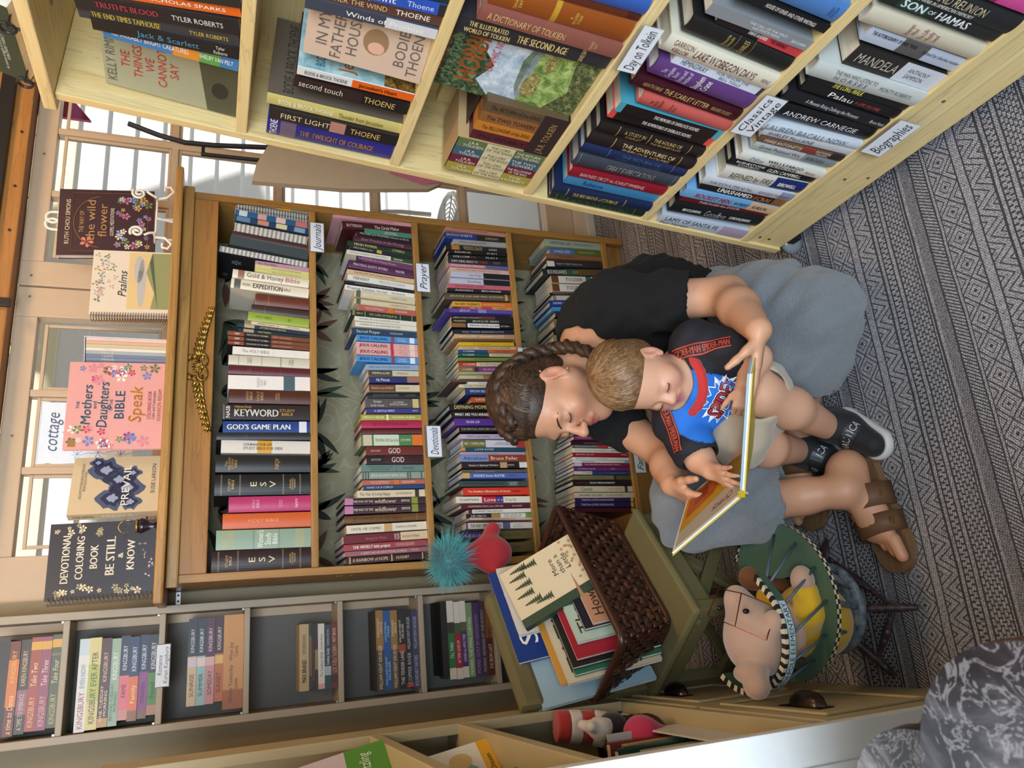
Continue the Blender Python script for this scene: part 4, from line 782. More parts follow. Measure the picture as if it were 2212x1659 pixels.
CART5=[
(0.0318,0.0354,0.2195,-0.0295,'b8c0cc',[('LAMY OF SANTA FE',0.06,0.66,'2a3040',0.4,0.2),('Paul Horgan',0.04,0.36,'2a3040',0.36,-0.25)],[(0.7,1,'a898b0')],0.06),
(0.088,0.0376,0.2157,-0.068,'1a1b1d',[('Goodbye',0.36,0.6,'a8a8ac',0.6,0,'i'),('BRUCE JENKINS',0.12,0.32,'f2eee6',0.26,0,'b'),('GORDON JENKINS',0.64,0.88,'f2eee6',0.34,0,'b')],[],0.08),
(0.115,0.0157,0.2115,-0.0599,'6a1e20',[('THROUGH the DOOR',0.2,0.66,'e4d4cc',0.5)],[],0.03),
(0.1375,0.0289,0.2235,-0.033,'74aad8',[('ROCKET MEN',0.12,0.5,'a02034',0.5,0,'bi'),('ROBERT',0.54,0.7,'2a4a78',0.36,0,'b'),('KURSON',0.74,0.9,'2a2a30',0.36,0,'b')],[(0.7,1,'d8b48c')],0.04),
(0.1643,0.024,0.2033,-0.0155,'191819',[('UNASHAMED',0.2,0.6,'f2eee6',0.6,0,'b'),('LECRAE',0.6,0.84,'d0702c',0.6,0,'b')],[(0.86,1,'8a5a2c')],0.03),
(0.1901,0.0255,0.2112,-0.0435,'c9cdd6',[('FOR SUCH A TIME AS This',0.08,0.54,'4a5468',0.36),('KAYLEIGH McENANY',0.62,0.96,'8a3a5a',0.36)],[(0.85,1,'8a90a4')],0.08),
(0.2254,0.035,0.1885,-0.0688,'d4d0c4',[('REFINED by FIRE',0.1,0.6,'4a4238',0.5),('BIRDWELL',0.68,0.9,'f2eee6',0.36,0,'b')],[(0.62,1,'1c2a6a')],0.08),
(0.2547,0.0211,0.1969,-0.0293,'161618',[('RHINESTONE/COWBOY',0.07,0.4,'f2eee6',0.7),('GLEN CAMPBELL',0.44,0.84,'f2eee6',0.5)],[],0.08),
(0.278,0.0223,0.1939,-0.0107,'dcdad0',[('Dillon',0.12,0.28,'2a6a98',0.5,0,'i'),('WELLS,FARGO/DETECTIVE',0.32,0.74,'1f1c1c',0.8,0,'b'),('Nevada',0.78,0.9,'8a4a3a',0.36,0,'i')],[],0.08),
(0.311,0.024,0.1839,-0.0181,'b4b8ba',[('Great Political Wit',0.06,0.56,'4a545c',0.42),('BOB DOLE',0.64,0.86,'3c444c',0.42)],[(0.6,1,'7c868c')],0.1),
(0.3324,0.0175,0.1881,-0.0261,'6a5040',[('MARIE ANTOINETTE',0.06,0.5,'e0d0b8',0.5),('ANTONIA/FRASER',0.66,0.84,'e0d0b8',0.75)],[(0.5,0.66,'8a3a30'),(0.85,1,'2a2420')],0.06),
(0.3557,0.0171,0.1973,-0.0395,'c4c8ce',[('SHIRLEY MacLAINE',0.06,0.56,'3c4654',0.55)],[],0.06),
(0.3763,0.0184,0.2114,-0.0627,'ccd4dc',[('LAUREN BACALL NOW',0.04,0.86,'5a7490',0.75)],[],0.1),
(0.4054,0.0345,0.219,-0.0168,'141416',[('ANDREW CARNEGIE',0.12,0.84,'d8d8dc',0.36),('DAVID NASAW',0.3,0.7,'4a4a4e',0.26,-0.3)],[],0.12),
(0.4366,0.023,0.2216,0.0152,'1e1e22',[('A Phoenix Rising Defining the Moments',0.2,0.72,'d0d0d4',0.4),('Bryan Nash',0.84,0.98,'d0d0d4',0.36)],[],0.06),
(0.4642,0.0204,0.2085,0.0146,'161617',[('Palau',0.26,0.52,'f2eee6',0.6),('A LIFE ON FIRE',0.54,0.8,'b8403c',0.36)],[],0.08),
(0.4847,0.0177,0.212,0.0067,'1a1a1b',[('THE LONG WALK',0.24,0.54,'d8d060',0.7,0,'b')],[],0.05),
(0.5109,0.0332,0.2243,-0.0105,'c2c6c2',[('THE MAN WHO LISTENS TO',0.18,0.56,'4a545a',0.24,0.22),('H O R S E S',0.2,0.5,'5a6468',0.3,-0.1),('MONTY ROBERTS',0.6,0.9,'5a6468',0.26,0.05)],[],0.1),
(0.5481,0.0401,0.1821,-0.0027,'2a2624',[('MANDELA',0.06,0.52,'b8b0a4',0.5),('ANTHONY/SAMPSON',0.62,0.86,'4a4a50',0.6)],[(0.54,1,'cdd2da')],0),
(0.5892,0.0277,0.1927,0.0051,'b8c0d0',[('THE AUTOBIOGRAPHY OF MARK TWAIN',0.04,0.5,'1c1c24',0.26,0.2,'b'),('Edited by charles neider',0.58,0.98,'2a2a34',0.24,0.1)],[(0.35,0.62,'5a5654')],0.04),
(0.6236,0.0297,0.2249,-0.0056,'c8bfa8',[('Jessamyn/West',0.34,0.44,'8a4034',0.7,0,'h'),('The Life/I Really/Lived',0.46,0.62,'8a4034',0.7,0,'h')],[],0.12),
(0.6572,0.0204,0.2229,0.0034,'1f2422',[('SON',0.14,0.34,'dfe4e4',0.7,0,'b'),('OF',0.36,0.42,'dfe4e4',0.36),('HAMAS',0.44,0.72,'dfe4e4',0.7,0,'b')],[(0.12,0.36,'1f4034')],0.04),
(0.685,0.032,0.2242,-0.0047,'1e2022',[('RIVER AND REUNION',0.1,0.72,'b8ac88',0.46,0.1),('CIVIL WAR IN AMERICAN MEMORY',0.14,0.66,'d8d8d4',0.24,-0.3,'b')],[],0.1),
(0.717,0.0246,0.2252,-0.0127,'8a2c50',[],[(0.7,1,'d04a90')],0.06),
]
# ================================================================ setting the books out
M_wire = plain('b8b4ac', .25, .9); M_gold = plain('b08a4c', .3, .9); M_black = plain('1b1b1e', .5)
def make_notebook(t, h, d, col, ring, n, name='notebook'):
    o = MB().box(-t/2, -t/2+.0015, .004, d, 0, h).box(t/2-.0015, t/2, .004, d, 0, h).obj(name, cover_mat(col))
    MB().box(-t/2+.0016, t/2-.0016, .006, d-.003, .002, h-.002).obj('page_block', M_pagew, o)
    rg = MB()
    for k in range(n):
        z = h*(k+.5)/n
        for dz in (-.0012, .0012):
            rg.tube([(t*.60*math.sin(a), .004-t*.42*math.cos(a), z+dz) for a in np.linspace(-2.3, 2.3, 9)], .0006, 5)
    rg.obj('wire_binding', ring, o); return o
OAKW = ['top shelf of oak bookcase', 'second shelf of oak bookcase', 'third shelf of oak bookcase', 'bottom shelf of oak bookcase']
OAKG = ['books on the oak bookcase top shelf', 'books on the oak bookcase second shelf', 'books on the oak bookcase third shelf', 'books on the oak bookcase bottom shelf']
rng = random.Random(11); BK = {}
for r, (rows_, z) in enumerate(zip((OAK1, OAK2, OAK3, OAK4), ZS)):
    n = len(rows_)
    for i, b in enumerate(rows_):
        x, t, h, lean, col, tx, bands, hard = b
        d = min(.70*h, .165) if r else min(.70*h, .20)
        if hard in (-1, -2, -3):
            o = make_notebook(t, h, d, col, {-1: M_black, -2: M_gold, -3: M_wire}[hard], {-1: 26, -2: 17, -3: 22}[hard])
        else: o = make_book(t, h, d, col, tx, bands, hard, M_pagew if rng.random() < .35 else M_page)
        o.rotation_euler = (0, math.atan(lean), 0)
        o.location = (x, .006+rng.uniform(-.003, .004), z+abs(lean)*t/2+.0002)
        lb = book_label(b, i+1, n, OAKW[r])
        if hard < 0: lb = lb.replace(' book,', ' spiral notebook,')
        tag(o, lb, 'notebook' if hard < 0 else 'book', OAKG[r]); BK[(r, i)] = o
# flower print on the big black notebook and on the grey colouring book beside the right panel
for key, mats in (((0, 29), ['8a7a86', '5f7f86', 'a9a2b0', '6d5c6a', '88978a']),):
    o = BK[key]; t = OAK1[29][1]; h = OAK1[29][2]
    pr = MB()
    for k in range(14):
        cz, cy = rng.uniform(.02, h-.02), rng.uniform(.02, .15); R = rng.uniform(.008, .018)
        for q in range(6):
            a = q*PI/3; pr.add([(-t/2-.0004, cy+R*rr*math.cos(a+da), cz+R*rr*math.sin(a+da)) for rr, da in ((.1, 0), (.7, -.4), (1, 0), (.7, .4))], [(3, 2, 1, 0)])
    pr.obj('flower_print', ink('7d7f8c'), o)
# ---------------------------------------------------------------- pine book cart, its face tipped back
M_pinez = wood('pine_upright', 'e2cd98', 'd0b273', 2, .45, .8, True)
M_piney = wood('pine_level', 'e4d09c', 'd2b578', 1, .45, .8, True)
SL = .094; _k = math.hypot(1, SL)
CM = Matrix(((0, 1/_k, SL/_k, .594), (-1, 0, 0, -.75), (0, -SL/_k, 1/_k, .06), (0, 0, 0, 1)))     # cart frame: x along the shelf, y into it, z up its face
CSH = [1.203, .922, .645, .372, .114]
ct = empty('book_cart'); ct.matrix_world = CM; tag(ct, 'long pale pine book cart with tipped-back shelves beside the seated adult', 'book cart')
def cpart(mb, name, mat): o = mb.obj(name, mat, ct); return o
M_pinex = wood('pine_shelf', 'e4d09c', 'd2b578', 0, .45, .8, True)
for s0 in (-.006, 1.30): cpart(MB().box(s0, s0+.018, 0, .205, 0, 1.49, .002), 'side_panel', M_pinez)
for hh in CSH: cpart(MB().box(.0125, 1.2995, .0008, .199, hh-.02, hh, .002), 'shelf_board', M_pinex)
cpart(MB().box(-.03, 1.33, -.006, .215, 1.4905, 1.512, .003), 'top_board', M_pinex)
cpart(MB().box(.0125, 1.2995, .006, .024, .0, .0935, .002), 'kick_board', M_pinex)
cpart(MB().box(.0125, 1.2995, .1995, .2045, .0, 1.49), 'back_board', M_pinex)
for hh in CSH[:3]: cpart(MB().box(.0125, 1.2995, .178, .199, hh+.15, hh+.19, .002), 'back_rail', M_pinex)
for k, (a, b) in enumerate(((.035, .05), (.035, .075), (.28, .06), (.30, .02), (.52, .07))): cpart(MB().lathe([(.0035, 0), (.0035, .0006)], (0, 0, 0), 9, Matrix.Translation((a, .006, b)) @ Matrix.Rotation(PI/2, 4, 'X')), 'screw', M_steel)
for a in (.03, 1.26):
    for y in (.03, .17):
        w = empty('caster'); w.parent = ct
        w.matrix_local = Matrix.Translation((a, y, 0))
        MB().box(-.018, .018, -.014, .014, -.034, -.0005, .004).obj('caster_fork', M_black, w)
        MB().lathe([(.012, -.010), (.026, -.009), (.027, 0), (.026, .009), (.012, .010)], (0, 0, 0), 20, Matrix.Translation((-.016, -.005, -.0325)) @ Matrix.Rotation(PI/2, 4, 'Y') @ Matrix.Rotation(.4, 4, 'X')).obj('wheel', plain('a8b0b4', .15, **{'Transmission Weight': .5}), w, True)
CW = ['top row of pine cart', 'second row of pine cart', 'third row of pine cart', 'fourth row of pine cart', 'bottom row of pine cart']
CB = {}
def cplace(o, s, y, h, lean=0.0, t=0.0): o.matrix_world = CM @ Matrix.Translation((s, y, h+abs(lean)*t/2+.0003)) @ Matrix.Rotation(math.atan(lean), 4, 'Y')
for r, rows_ in enumerate((CART1, CART2, CART3, CART4, CART5)):
    n = len(rows_)
    for i, b in enumerate(rows_):
        s, t, h, lean, col, tx, bands, hard = b
        o = make_book(t, h, min(.70*h, .165), col, tx, bands, hard, M_pagew if rng.random() < .5 else M_page)
        cplace(o, max(s, .0135+t/2), .004+rng.uniform(-.002, .006), CSH[r], lean, t)
        tag(o, book_label(b, i+1, n, CW[r], 'far end', 'near end'), 'book', 'books on the '+CW[r]); CB[(r, i)] = o
# ================================================================ shelf cards
M_card = plain('dfe3ea', .6); M_clear = G('clear_sleeve').out('ffffff', .15, **{'Transmission Weight': .92, 'IOR': 1.1})
def card(mtx, w, h, txt, label, slant=.35, col='23242c', tail=.006):
    o = empty('shelf_card'); o.matrix_world = mtx; tag(o, label, 'card')
    MB().box(-w/2, w/2, -.0012, -.0006, -h, 0).obj('paper', M_card, o)
    MB().box(-w/2-.002, w/2+.002, -.0004, .0, -h-.002, tail).obj('plastic_sleeve', M_clear, o)
    text_obj('handwriting', txt, (0, -.0016, -h/2), (1, 0, 0), (0, 0, 1), w*.88, h*(.62 if '/' not in txt else .9), ink(col), o, slant)
card(Matrix.Translation((.929, -.0045, 1.035)), .092, .037, 'Journals', 'white card handwritten Journals hanging from the top shelf edge')
card(Matrix.Translation((.828, -.0045, .728)), .091, .039, 'Prayer', 'white card handwritten Prayer hanging from the second shelf edge')
card(Matrix.Translation((.325, -.0045, .723)), .088, .040, 'Devotionals', 'white card handwritten Devotionals hanging from the second shelf edge')
card(Matrix.Translation((.272, -.0045, .072)), .087, .036, 'Family', 'white card handwritten Family hanging from the bottom shelf edge')
card(Matrix.Translation((.575, -.0045, .424)), .088, .038, 'Living', 'white card half hidden behind the hair of the seated adult')
card(CM @ Matrix.Translation((.452, -.009, .640)) @ Matrix.Rotation(-.04, 4, 'Y'), .095, .032, 'Day on Tolkein', 'white card handwritten Day on Tolkein clipped to the pine cart', .1)
card(CM @ Matrix.Translation((.390, -.009, .376)) @ Matrix.Rotation(0, 4, 'Y'), .10, .042, 'Classics//Vintage'.replace('//', '/'), 'white card handwritten Classics and Vintage clipped to the pine cart', .2)
card(CM @ Matrix.Translation((.424, -.009, .116)), .093, .044, 'Biographies', 'white card handwritten Biographies on the lowest board of the pine cart', .3)
# ---------------------------------------------------------------- boxed sets and turned-out books on the cart
def cover_print(o, name, polys, col):      # flat print on a cover: polys in the object's local frame
    m = MB()
    for p in polys: m.add(p, [tuple(range(len(p)))])
    return m.obj(name, ink(col), o)
def faceout(w, h, t, col, s, y, hh, tilt, lab, rz=0.0):
    """book turned cover out: cover faces local -Y, width along X"""
    o = MB().box(-w/2, w/2, 0, .0015, 0, h).box(-w/2, w/2, t-.0015, t, 0, h).box(-w/2, -w/2+.0015, .0015, t-.0015, 0, h).obj('book', cover_mat(col))
    MB().box(-w/2+.0016, w/2-.001, .0016, t-.0016, .001, h-.001).obj('page_block', M_pagew, o)
    o.matrix_world = CM @ Matrix.Translation((s, y, hh+.0005)) @ Matrix.Rotation(rz, 4, 'Z') @ Matrix.Rotation(-tilt, 4, 'X')
    tag(o, lab, 'book'); return o
def ell(cx, cz, rx, rz, y=-.0004, n=18, a0=0, a1=2*PI): return [(cx+rx*math.cos(a), y, cz+rz*math.sin(a)) for a in np.linspace(a0, a1, n, endpoint=(a1-a0 < 6))]
o = faceout(.142, .215, .022, '9a9a80', .090, .035, CSH[0], .06, 'pale green book turned cover out at the far end of pine cart top row', .12)
text_obj('cover_title', 'THE/THINGS/WE/CANNOT/SAY', (-.004, -.0008, .142), (1, 0, 0), (0, 0, 1), .085, .095, ink('b0302c'), o)
text_obj('cover_author', 'KELLY RIMMER', (0, -.0008, .203), (1, 0, 0), (0, 0, 1), .12, .016, ink('5a5a48'), o)
cover_print(o, 'cover_print', [[(-.071, -.0003, 0), (.071, -.0003, 0), (.071, -.0003, .07), (-.071, -.0003, .05)]], '4a4a38')
cover_print(o, 'cover_print', [ell(-.02, .03, .018, .014, -.0006)], '2c2c24')
# cream boxed paperbacks
bx = empty('boxed_set'); bx.matrix_world = CM @ Matrix.Translation((.088, .004, CSH[2]+.0004)); tag(bx, 'cream slipcase holding four small paperbacks at the cart\'s far end', 'box set')
MB().box(-.052, .052, 0, .118, 0, .0015).box(-.052, .052, 0, .118, .1755, .177).box(-.052, -.0505, 0, .118, .0015, .1755).box(.0505, .052, 0, .118, .0015, .1755).box(-.0505, .0505, .1165, .118, .0015, .1755).obj('slipcase', plain('b9986a', .6), bx)
for k, (c, t3) in enumerate((('a3983c', 'THE/HOBBIT'), ('6e2436', 'THE FELLOWSHIP/OF THE RING'), ('3f5f70', 'THE TWO/TOWERS'), ('5f7048', 'THE RETURN/OF THE KING'))):
    x = -.0375+k*.0252
    b = MB().box(x-.0122, x+.0122, -.001, .112, .002, .173).obj('paperback', cover_mat(c), bx)
    MB().box(x-.0121, x+.0121, -.0015, -.0011, .062, .118).obj('spine_band', cover_mat('d4c69c'), b)
    for s, zc, L, tc in (('J.R.R./TOLKIEN', .142, .04, 'e8e0c8'), ('THE LORD/OF THE RINGS', .09, .052, '4a4430'), (t3, .034, .05, 'e8e0c8')): text_obj('spine_title', s, (x, -.002, zc), (0, 0, -1), (1, 0, 0), L, .019, ink(tc), b)
# dark boxed set
bx = empty('boxed_set'); bx.matrix_world = CM @ Matrix.Translation((.192, .004, CSH[2]+.0004)); tag(bx, 'dark brown slipcase with four hardbacks, between cream slipcase and turned-out cover', 'box set')
MB().box(-.055, .055, 0, .122, 0, .0015).box(-.055, .055, .03, .122, .1605, .162).box(-.055, -.0535, .03, .122, .0015, .1605).box(.0535, .055, .03, .122, .0015, .1605).box(-.055, .055, -.0005, .0, .0015, .048).obj('slipcase', plain('2f2120', .6), bx)
text_obj('slipcase_title', 'J.R.R. TOLKIEN', (-.004, -.0012, .024), (1, 0, 0), (0, 0, 1), .085, .014, ink('a8884c'), bx)
for k, (c, t3) in enumerate((('54202c', 'The HOBBIT'), ('c0782a', 'The FELLOWSHIP of the RING'), ('8a5a34', 'The TWO TOWERS'), ('5f4c34', 'The RETURN of the KING'))):
    x = -.040+k*.0266
    b = MB().box(x-.0128, x+.0128, .002, .115, .003, .156).obj('hardback', cover_mat(c), bx)
    text_obj('spine_title', t3, (x, .0012, .098), (0, 0, -1), (1, 0, 0), .092, .011, ink('2c1c12'), b)
# large landscape cover turned out
def paint(a, b, c, sc, rough=.45):
    g = G('printed_art'); n = g.noise(g.co(), sc, 5, .65, .8); return g.out(g.ramp(n, [(.34, a), (.5, b), (.66, c)]), rough)
def art(o, polys, mat):
    m = MB()
    for p in polys: m.add(p, [tuple(range(len(p)))])
    return m.obj('cover_print', mat, o)
o = faceout(.172, .262, .018, '5f7a52', .316, .018, CSH[2], .05, 'large green illustrated landscape book turned cover out on the cart\'s third row')
art(o, [[(-.086, -.0003, .15), (.086, -.0003, .15), (.086, -.0003, .262), (-.086, -.0003, .262)]], paint('1c2a1c', '3c5238', '7d8c60', 90))
art(o, [[(-.086, -.0005, .105), (.086, -.0005, .10), (.086, -.0005, .15), (.03, -.0005, .20), (-.01, -.0005, .165), (-.05, -.0005, .185), (-.086, -.0005, .15)]], paint('8fa4b4', 'b4c4d0', 'd8e0e4', 40))
art(o, [[(-.086, -.0006, 0), (.086, -.0006, 0), (.086, -.0006, .05), (-.02, -.0006, .03), (-.086, -.0006, .065)]], paint('232a1c', '4c5834', '8a8a5c', 110))
art(o, [[(-.086, -.0005, .05), (.0, -.0005, .02), (.086, -.0005, .045), (.086, -.0005, .105), (.02, -.0005, .125), (-.04, -.0005, .12), (-.086, -.0005, .10)]], paint('4f6a34', '7f9a50', 'b8c47c', 55))
art(o, [ell(-.03, .095, .030, .014, -.0009), ell(.03, .08, .02, .01, -.0009)], paint('5a5430', '8a8048', 'c0b47c', 120))
pass
text_obj('cover_title', 'HOBBIT', (0, -.0012, .205), (1, 0, 0), (0, 0, 1), .125, .040, ink('b0602c'), o, bold=.04)
text_obj('cover_author', 'J.R.R. TOLKIEN', (0, -.0012, .235), (1, 0, 0), (0, 0, 1), .11, .014, ink('7d8a60'), o)
text_obj('cover_banner', 'REVISED AND EXPANDED', (0, -.0012, .252), (1, 0, 0), (0, 0, 1), .15, .013, ink('c03038'), o)
text_obj('cover_subtitle', 'GRAPHIC NOVEL', (0.02, -.0012, .172), (1, 0, 0), (0, 0, 1), .09, .014, ink('b8303a'), o)
# worn pink paperback with its cover showing
o = faceout(.10, .188, .020, 'bfa38c', .300, .012, CSH[1], .04, 'pinkish tan paperback with a portrait, leaning cover out on the cart\'s second row', .30)
text_obj('cover_title', "IN MY/FATHER'S/HOUSE", (.0, -.0008, .14), (1, 0, 0), (0, 0, 1), .09, .07, ink('5c5048'), o)
text_obj('cover_author', 'BODIE/THOENE', (.0, -.0008, .03), (1, 0, 0), (0, 0, 1), .085, .046, ink('5c5048'), o)
cover_print(o, 'cover_print', [ell(.0, .082, .022, .02, -.0005)], '8a6a4a')
cover_print(o, 'cover_print', [ell(-.01, .08, .010, .013, -.0007)], 'c89a80')
# cover print of the blue-sky paperback and of the tall brown one beside it
o = CB[(1, 4)]; t = CART2[4][1]; h = CART2[4][2]; d = .70*h
for nm, c, z0, z1 in (('cover_print', paint('6f989e', '8fb0b2', 'b8c8c4', 30), .27*h, h), ('cover_print', paint('2c2010', '6a4c1c', 'a8803c', 90), 0, .27*h)):
    MB().box(t/2, t/2+.0003, .002, d, z0, z1).obj(nm, c, o)
text_obj('cover_title', "Jerusalem's/Heart", (t/2+.0008, d*.5, h*.52), (0, 1, 0), (0, 0, 1), d*.85, .065, ink('c8702c'), o, bold=.03)
text_obj('cover_author', 'BODIE & BROCK THOENE', (t/2+.0008, d*.5, h*.82), (0, 1, 0), (0, 0, 1), d*.85, .016, ink('1f4a6a'), o)
o = CB[(1, 2)]; t = CART2[2][1]; h = CART2[2][2]; d = min(.70*h, .165)
MB().box(t/2, t/2+.0003, .002, d, .0, h).obj('cover_print', ink('5c5044'), o)
text_obj('cover_author', 'BODIE & BROCK THOENE', (t/2+.0008, d*.5, h*.86), (0, 1, 0), (0, 0, 1), d*.9, .02, ink('2c261f'), o)
# green book on a black wire easel on top of the cart
es = empty('easel'); es.matrix_world = CM @ Matrix.Translation((.06, .03, 1.5122)); tag(es, 'black wire easel with curled ends on top of the pine cart', 'easel')
MB().tube([(-.035, -.03, .002), (-.035, -.03, .018), (-.035, .0, .02), (-.035, .05, .16)], .0025, 6).tube([(.09, -.03, .002), (.09, -.03, .018), (.09, .0, .02), (.09, .05, .16)], .0025, 6).tube([(-.035, .02, .09), (.09, .02, .09)], .0025, 6)\
    .tube([(-.035+.011*math.cos(a), -.032, .018+.011*math.sin(a)) for a in np.linspace(0, 6, 16)], .0025, 6).tube([(.09+.011*math.cos(a), -.032, .018+.011*math.sin(a)) for a in np.linspace(0, 6, 16)], .0025, 6).obj('wire', M_black, es)
o = faceout(.17, .24, .02, '27382a', .085, .016, 1.5312, .25, 'dark green novel standing on the wire easel above the cart')
text_obj('cover_title', 'chance', (-.004, -.0008, .062), (1, 0, 0), (0, 0, 1), .145, .044, ink('d8dcd0'), o, .15)
text_obj('cover_quote', 'An intense struggle of love and redemption/PUBLISHERS WEEKLY', (-.01, -.0008, .025), (1, 0, 0), (0, 0, 1), .11, .014, ink('b8c0b0'), o)
cover_print(o, 'cover_print', [ell(.05, .12, .02, .03, -.0005), ell(-.04, .15, .03, .03, -.0005)], '3c5038')
# things behind the cart, by the doors
cv = MB()
fold = [(1.03, 1.20), (1.085, 1.19), (1.15, 1.16), (1.16, .90), (1.13, .72), (1.10, .66), (1.075, .70), (1.04, .95)]
cv.prism([(x, z) for x, z in fold], 0, .02, Matrix.Translation((0, -.08, 0)) @ Matrix.Rotation(PI/2, 4, 'X'))
seat = empty('folding_chair', (0, 0, 0)); tag(seat, 'folding canvas chair with black tubular frame behind the cart', 'chair')
for k, (vx, vz) in enumerate(fold): pass
cvo = cv.obj('canvas', plain('b9a68a', .85, bump=.4, bscale=600), seat)
MB().prism([(1.10, .66), (1.13, .72), (1.155, .80), (1.11, .82), (1.085, .72)], 0, .004, Matrix.Translation((0, -.101, 0)) @ Matrix.Rotation(PI/2, 4, 'X')).obj('pink_corner', plain('c07088', .8), seat)
MB().tube([(1.27, .06, 1.53), (1.245, .06, 1.45), (1.225, .05, 1.38), (1.222, .04, 1.30), (1.226, .02, 1.15), (1.23, 0, .6), (1.25, -.02, .002)], .0075, 8).tube([(1.187, .04, 1.335), (1.185, .03, 1.15), (1.19, 0, .5), (1.20, -.02, .002)], .006, 8).tube([(1.225, .05, 1.33), (1.187, .04, 1.33)], .005, 6).obj('frame', M_black, seat)

# ================================================================ things on top of the oak bookcase
def standing(name, w, h, t, col, x, y, z, tilt, lab, cat, rz=0.0, edge=M_pagew):
    o = MB().box(-w/2, w/2, 0, .002, 0, h).box(-w/2, w/2, t-.002, t, 0, h).obj(name, cover_mat(col))
    if edge: MB().box(-w/2+.002, w/2-.002, .0021, t-.0021, .002, h-.002).obj('page_block', edge, o)
    o.matrix_world = Matrix.Translation((x, y, z)) @ Matrix.Rotation(rz, 4, 'Z') @ Matrix.Rotation(-tilt, 4, 'X'); tag(o, lab, cat); return o
TZ = 1.3953
rg = random.Random(5)
def blossoms(o, n, x0, x1, z0, z1, cols, R=(.006, .013), y=-.0005, petals=5):
    for c in cols:
        m = MB()
        for k in range(n):
            cx, cz, r = rg.uniform(x0, x1), rg.uniform(z0, z1), rg.uniform(*R)
            for q in range(petals):
                a = q*2*PI/petals+cx*50
                m.add([(cx+r*rr*math.cos(a+da), y-.0001*q, cz+r*rr*math.sin(a+da)) for rr, da in ((.08, 0), (.75, -.42), (1, 0), (.75, .42))], [(0, 1, 2, 3)])
        m.obj('flower_print', ink(c), o)['kind'] = 'stuff'
# plum book on white scroll easel
o = standing('book', .198, .235, .024, '3a1f26', .952, .045, TZ+.052, .12, 'dark plum floral hardback on the white scroll easel', 'book')
o.rotation_euler.rotate_axis('Y', -.03)
text_obj('cover_author', 'RUTH CHOU SIMONS', (0, -.0012, .212), (1, 0, 0), (0, 0, 1), .135, .012, ink('d8c4a0'), o)
text_obj('cover_title', 'THE WAY OF', (0, -.0012, .178), (1, 0, 0), (0, 0, 1), .065, .012, ink('b08a52'), o)
text_obj('cover_title', 'the wild/flower', (.005, -.0012, .142), (1, 0, 0), (0, 0, 1), .125, .058, ink('a87f4c'), o)
text_obj('cover_subtitle', 'GOSPEL MEDITATIONS', (.0, -.0012, .104), (1, 0, 0), (0, 0, 1), .085, .010, ink('d8c8b0'), o)
arc = MB().tube([(.078*math.cos(a), -.001, .125+.072*math.sin(a)) for a in np.linspace(.15, PI-.15, 26)], .0010, 4).tube([(-.088, -.001, .015), (-.088, -.001, .20), (.088, -.001, .20), (.088, -.001, .015), (-.088, -.001, .015)], .0008, 4)
arc.obj('gold_frame', ink('a8844c', .3, .6), o)
blossoms(o, 6, -.075, .075, .012, .09, ('b8708a', '8f9ccf', 'd8cfa6', 'c9a04a', '6f7f4a', '8a84a8'))
blossoms(o, 1, -.06, -.05, .15, .165, ('c9705c',), (.018, .02))
ez = empty('book_easel', (.952, .03, TZ)); tag(ez, 'white wire easel with curled feet on top of the oak bookcase', 'easel')
wz = MB()
for s in (-1, 1):
    x = s*.058
    wz.tube([(x+.017*(1-k/26)*math.cos(k*.42+1)*s, -.035, .088+.017*(1-k/30)*math.sin(k*.42+1)) for k in range(25)], .0034, 8)
    wz.tube([(x+.008*s, -.035, .070), (x, -.034, .058), (x-.004*s, -.03, .047), (x, -.012, .045), (x, .02, .047)], .0034, 8)
    wz.tube([(x, -.012, .045), (x+.004*s, -.02, .02), (x+.022*s, -.022, .004), (x+.036*s, -.022, .012), (x+.034*s, -.022, .026), (x+.022*s, -.022, .026)], .0034, 8)
    wz.tube([(x*.55, .045, .004), (x*.5, .05, .15), (x*.45, .055, .30)], .0034, 8)
    wz.tube([(x*.45+s*.016*math.cos(a)-s*.016, .055, .30+.016*math.sin(a)) for a in np.linspace(0, 5.2, 14)], .0034, 8)
wz.tube([(-.058, .0, .0455), (.058, .0, .0455)], .003, 8).tube([(0, -.012, .045), (0, .0, .003)], .003, 8).tube([(-.03, .046, .06), (.03, .046, .06)], .003, 8)
wz.obj('wire', plain('ece4d8', .4), ez)
# cream spiral Psalms journal
o = standing('spiral_journal', .185, .192, .022, 'd9c8b0', .765, .03, TZ+.0003, .10, 'cream spiral journal with a landscape and birds beside the easel', 'journal')
cover_print(o, 'cover_print', [[(-.075, -.0004, .004), (.088, -.0004, .004), (.088, -.0004, .105), (-.075, -.0004, .105)]], 'd2b47c')
cover_print(o, 'cover_print', [[(-.075, -.0006, .004), (.088, -.0006, .004), (.088, -.0006, .05), (.03, -.0006, .062), (-.03, -.0006, .04), (-.075, -.0006, .048)]], '8a8a5a')
cover_print(o, 'cover_print', [ell(.0, .072, .07, .010, -.0007), ell(.04, .08, .04, .012, -.0007)], 'b0aaa4')
cover_print(o, 'cover_print', [[(-.075, -.0008, .03), (.088, -.0008, .048), (.06, -.0008, .055), (-.02, -.0008, .040)]], '4c5a40')
text_obj('cover_title', 'Psalms', (-.005, -.0012, .118), (1, 0, 0), (0, 0, 1), .075, .022, ink('2c2620'), o, .3)
blossoms(o, 7, -.075, .08, .135, .182, ('8a8a4c', 'b8907c', 'a89a9c', '6f7f78'), (.005, .010), petals=3)
sp = MB()
for k in range(30): sp.tube([(-.094+.012*math.cos(a), .011+.016*math.sin(a), .006+k*.0062) for a in np.linspace(0, 2*PI, 10)], .0009, 5)
sp.obj('wire_binding', plain('8a6a54', .3, .8), o)
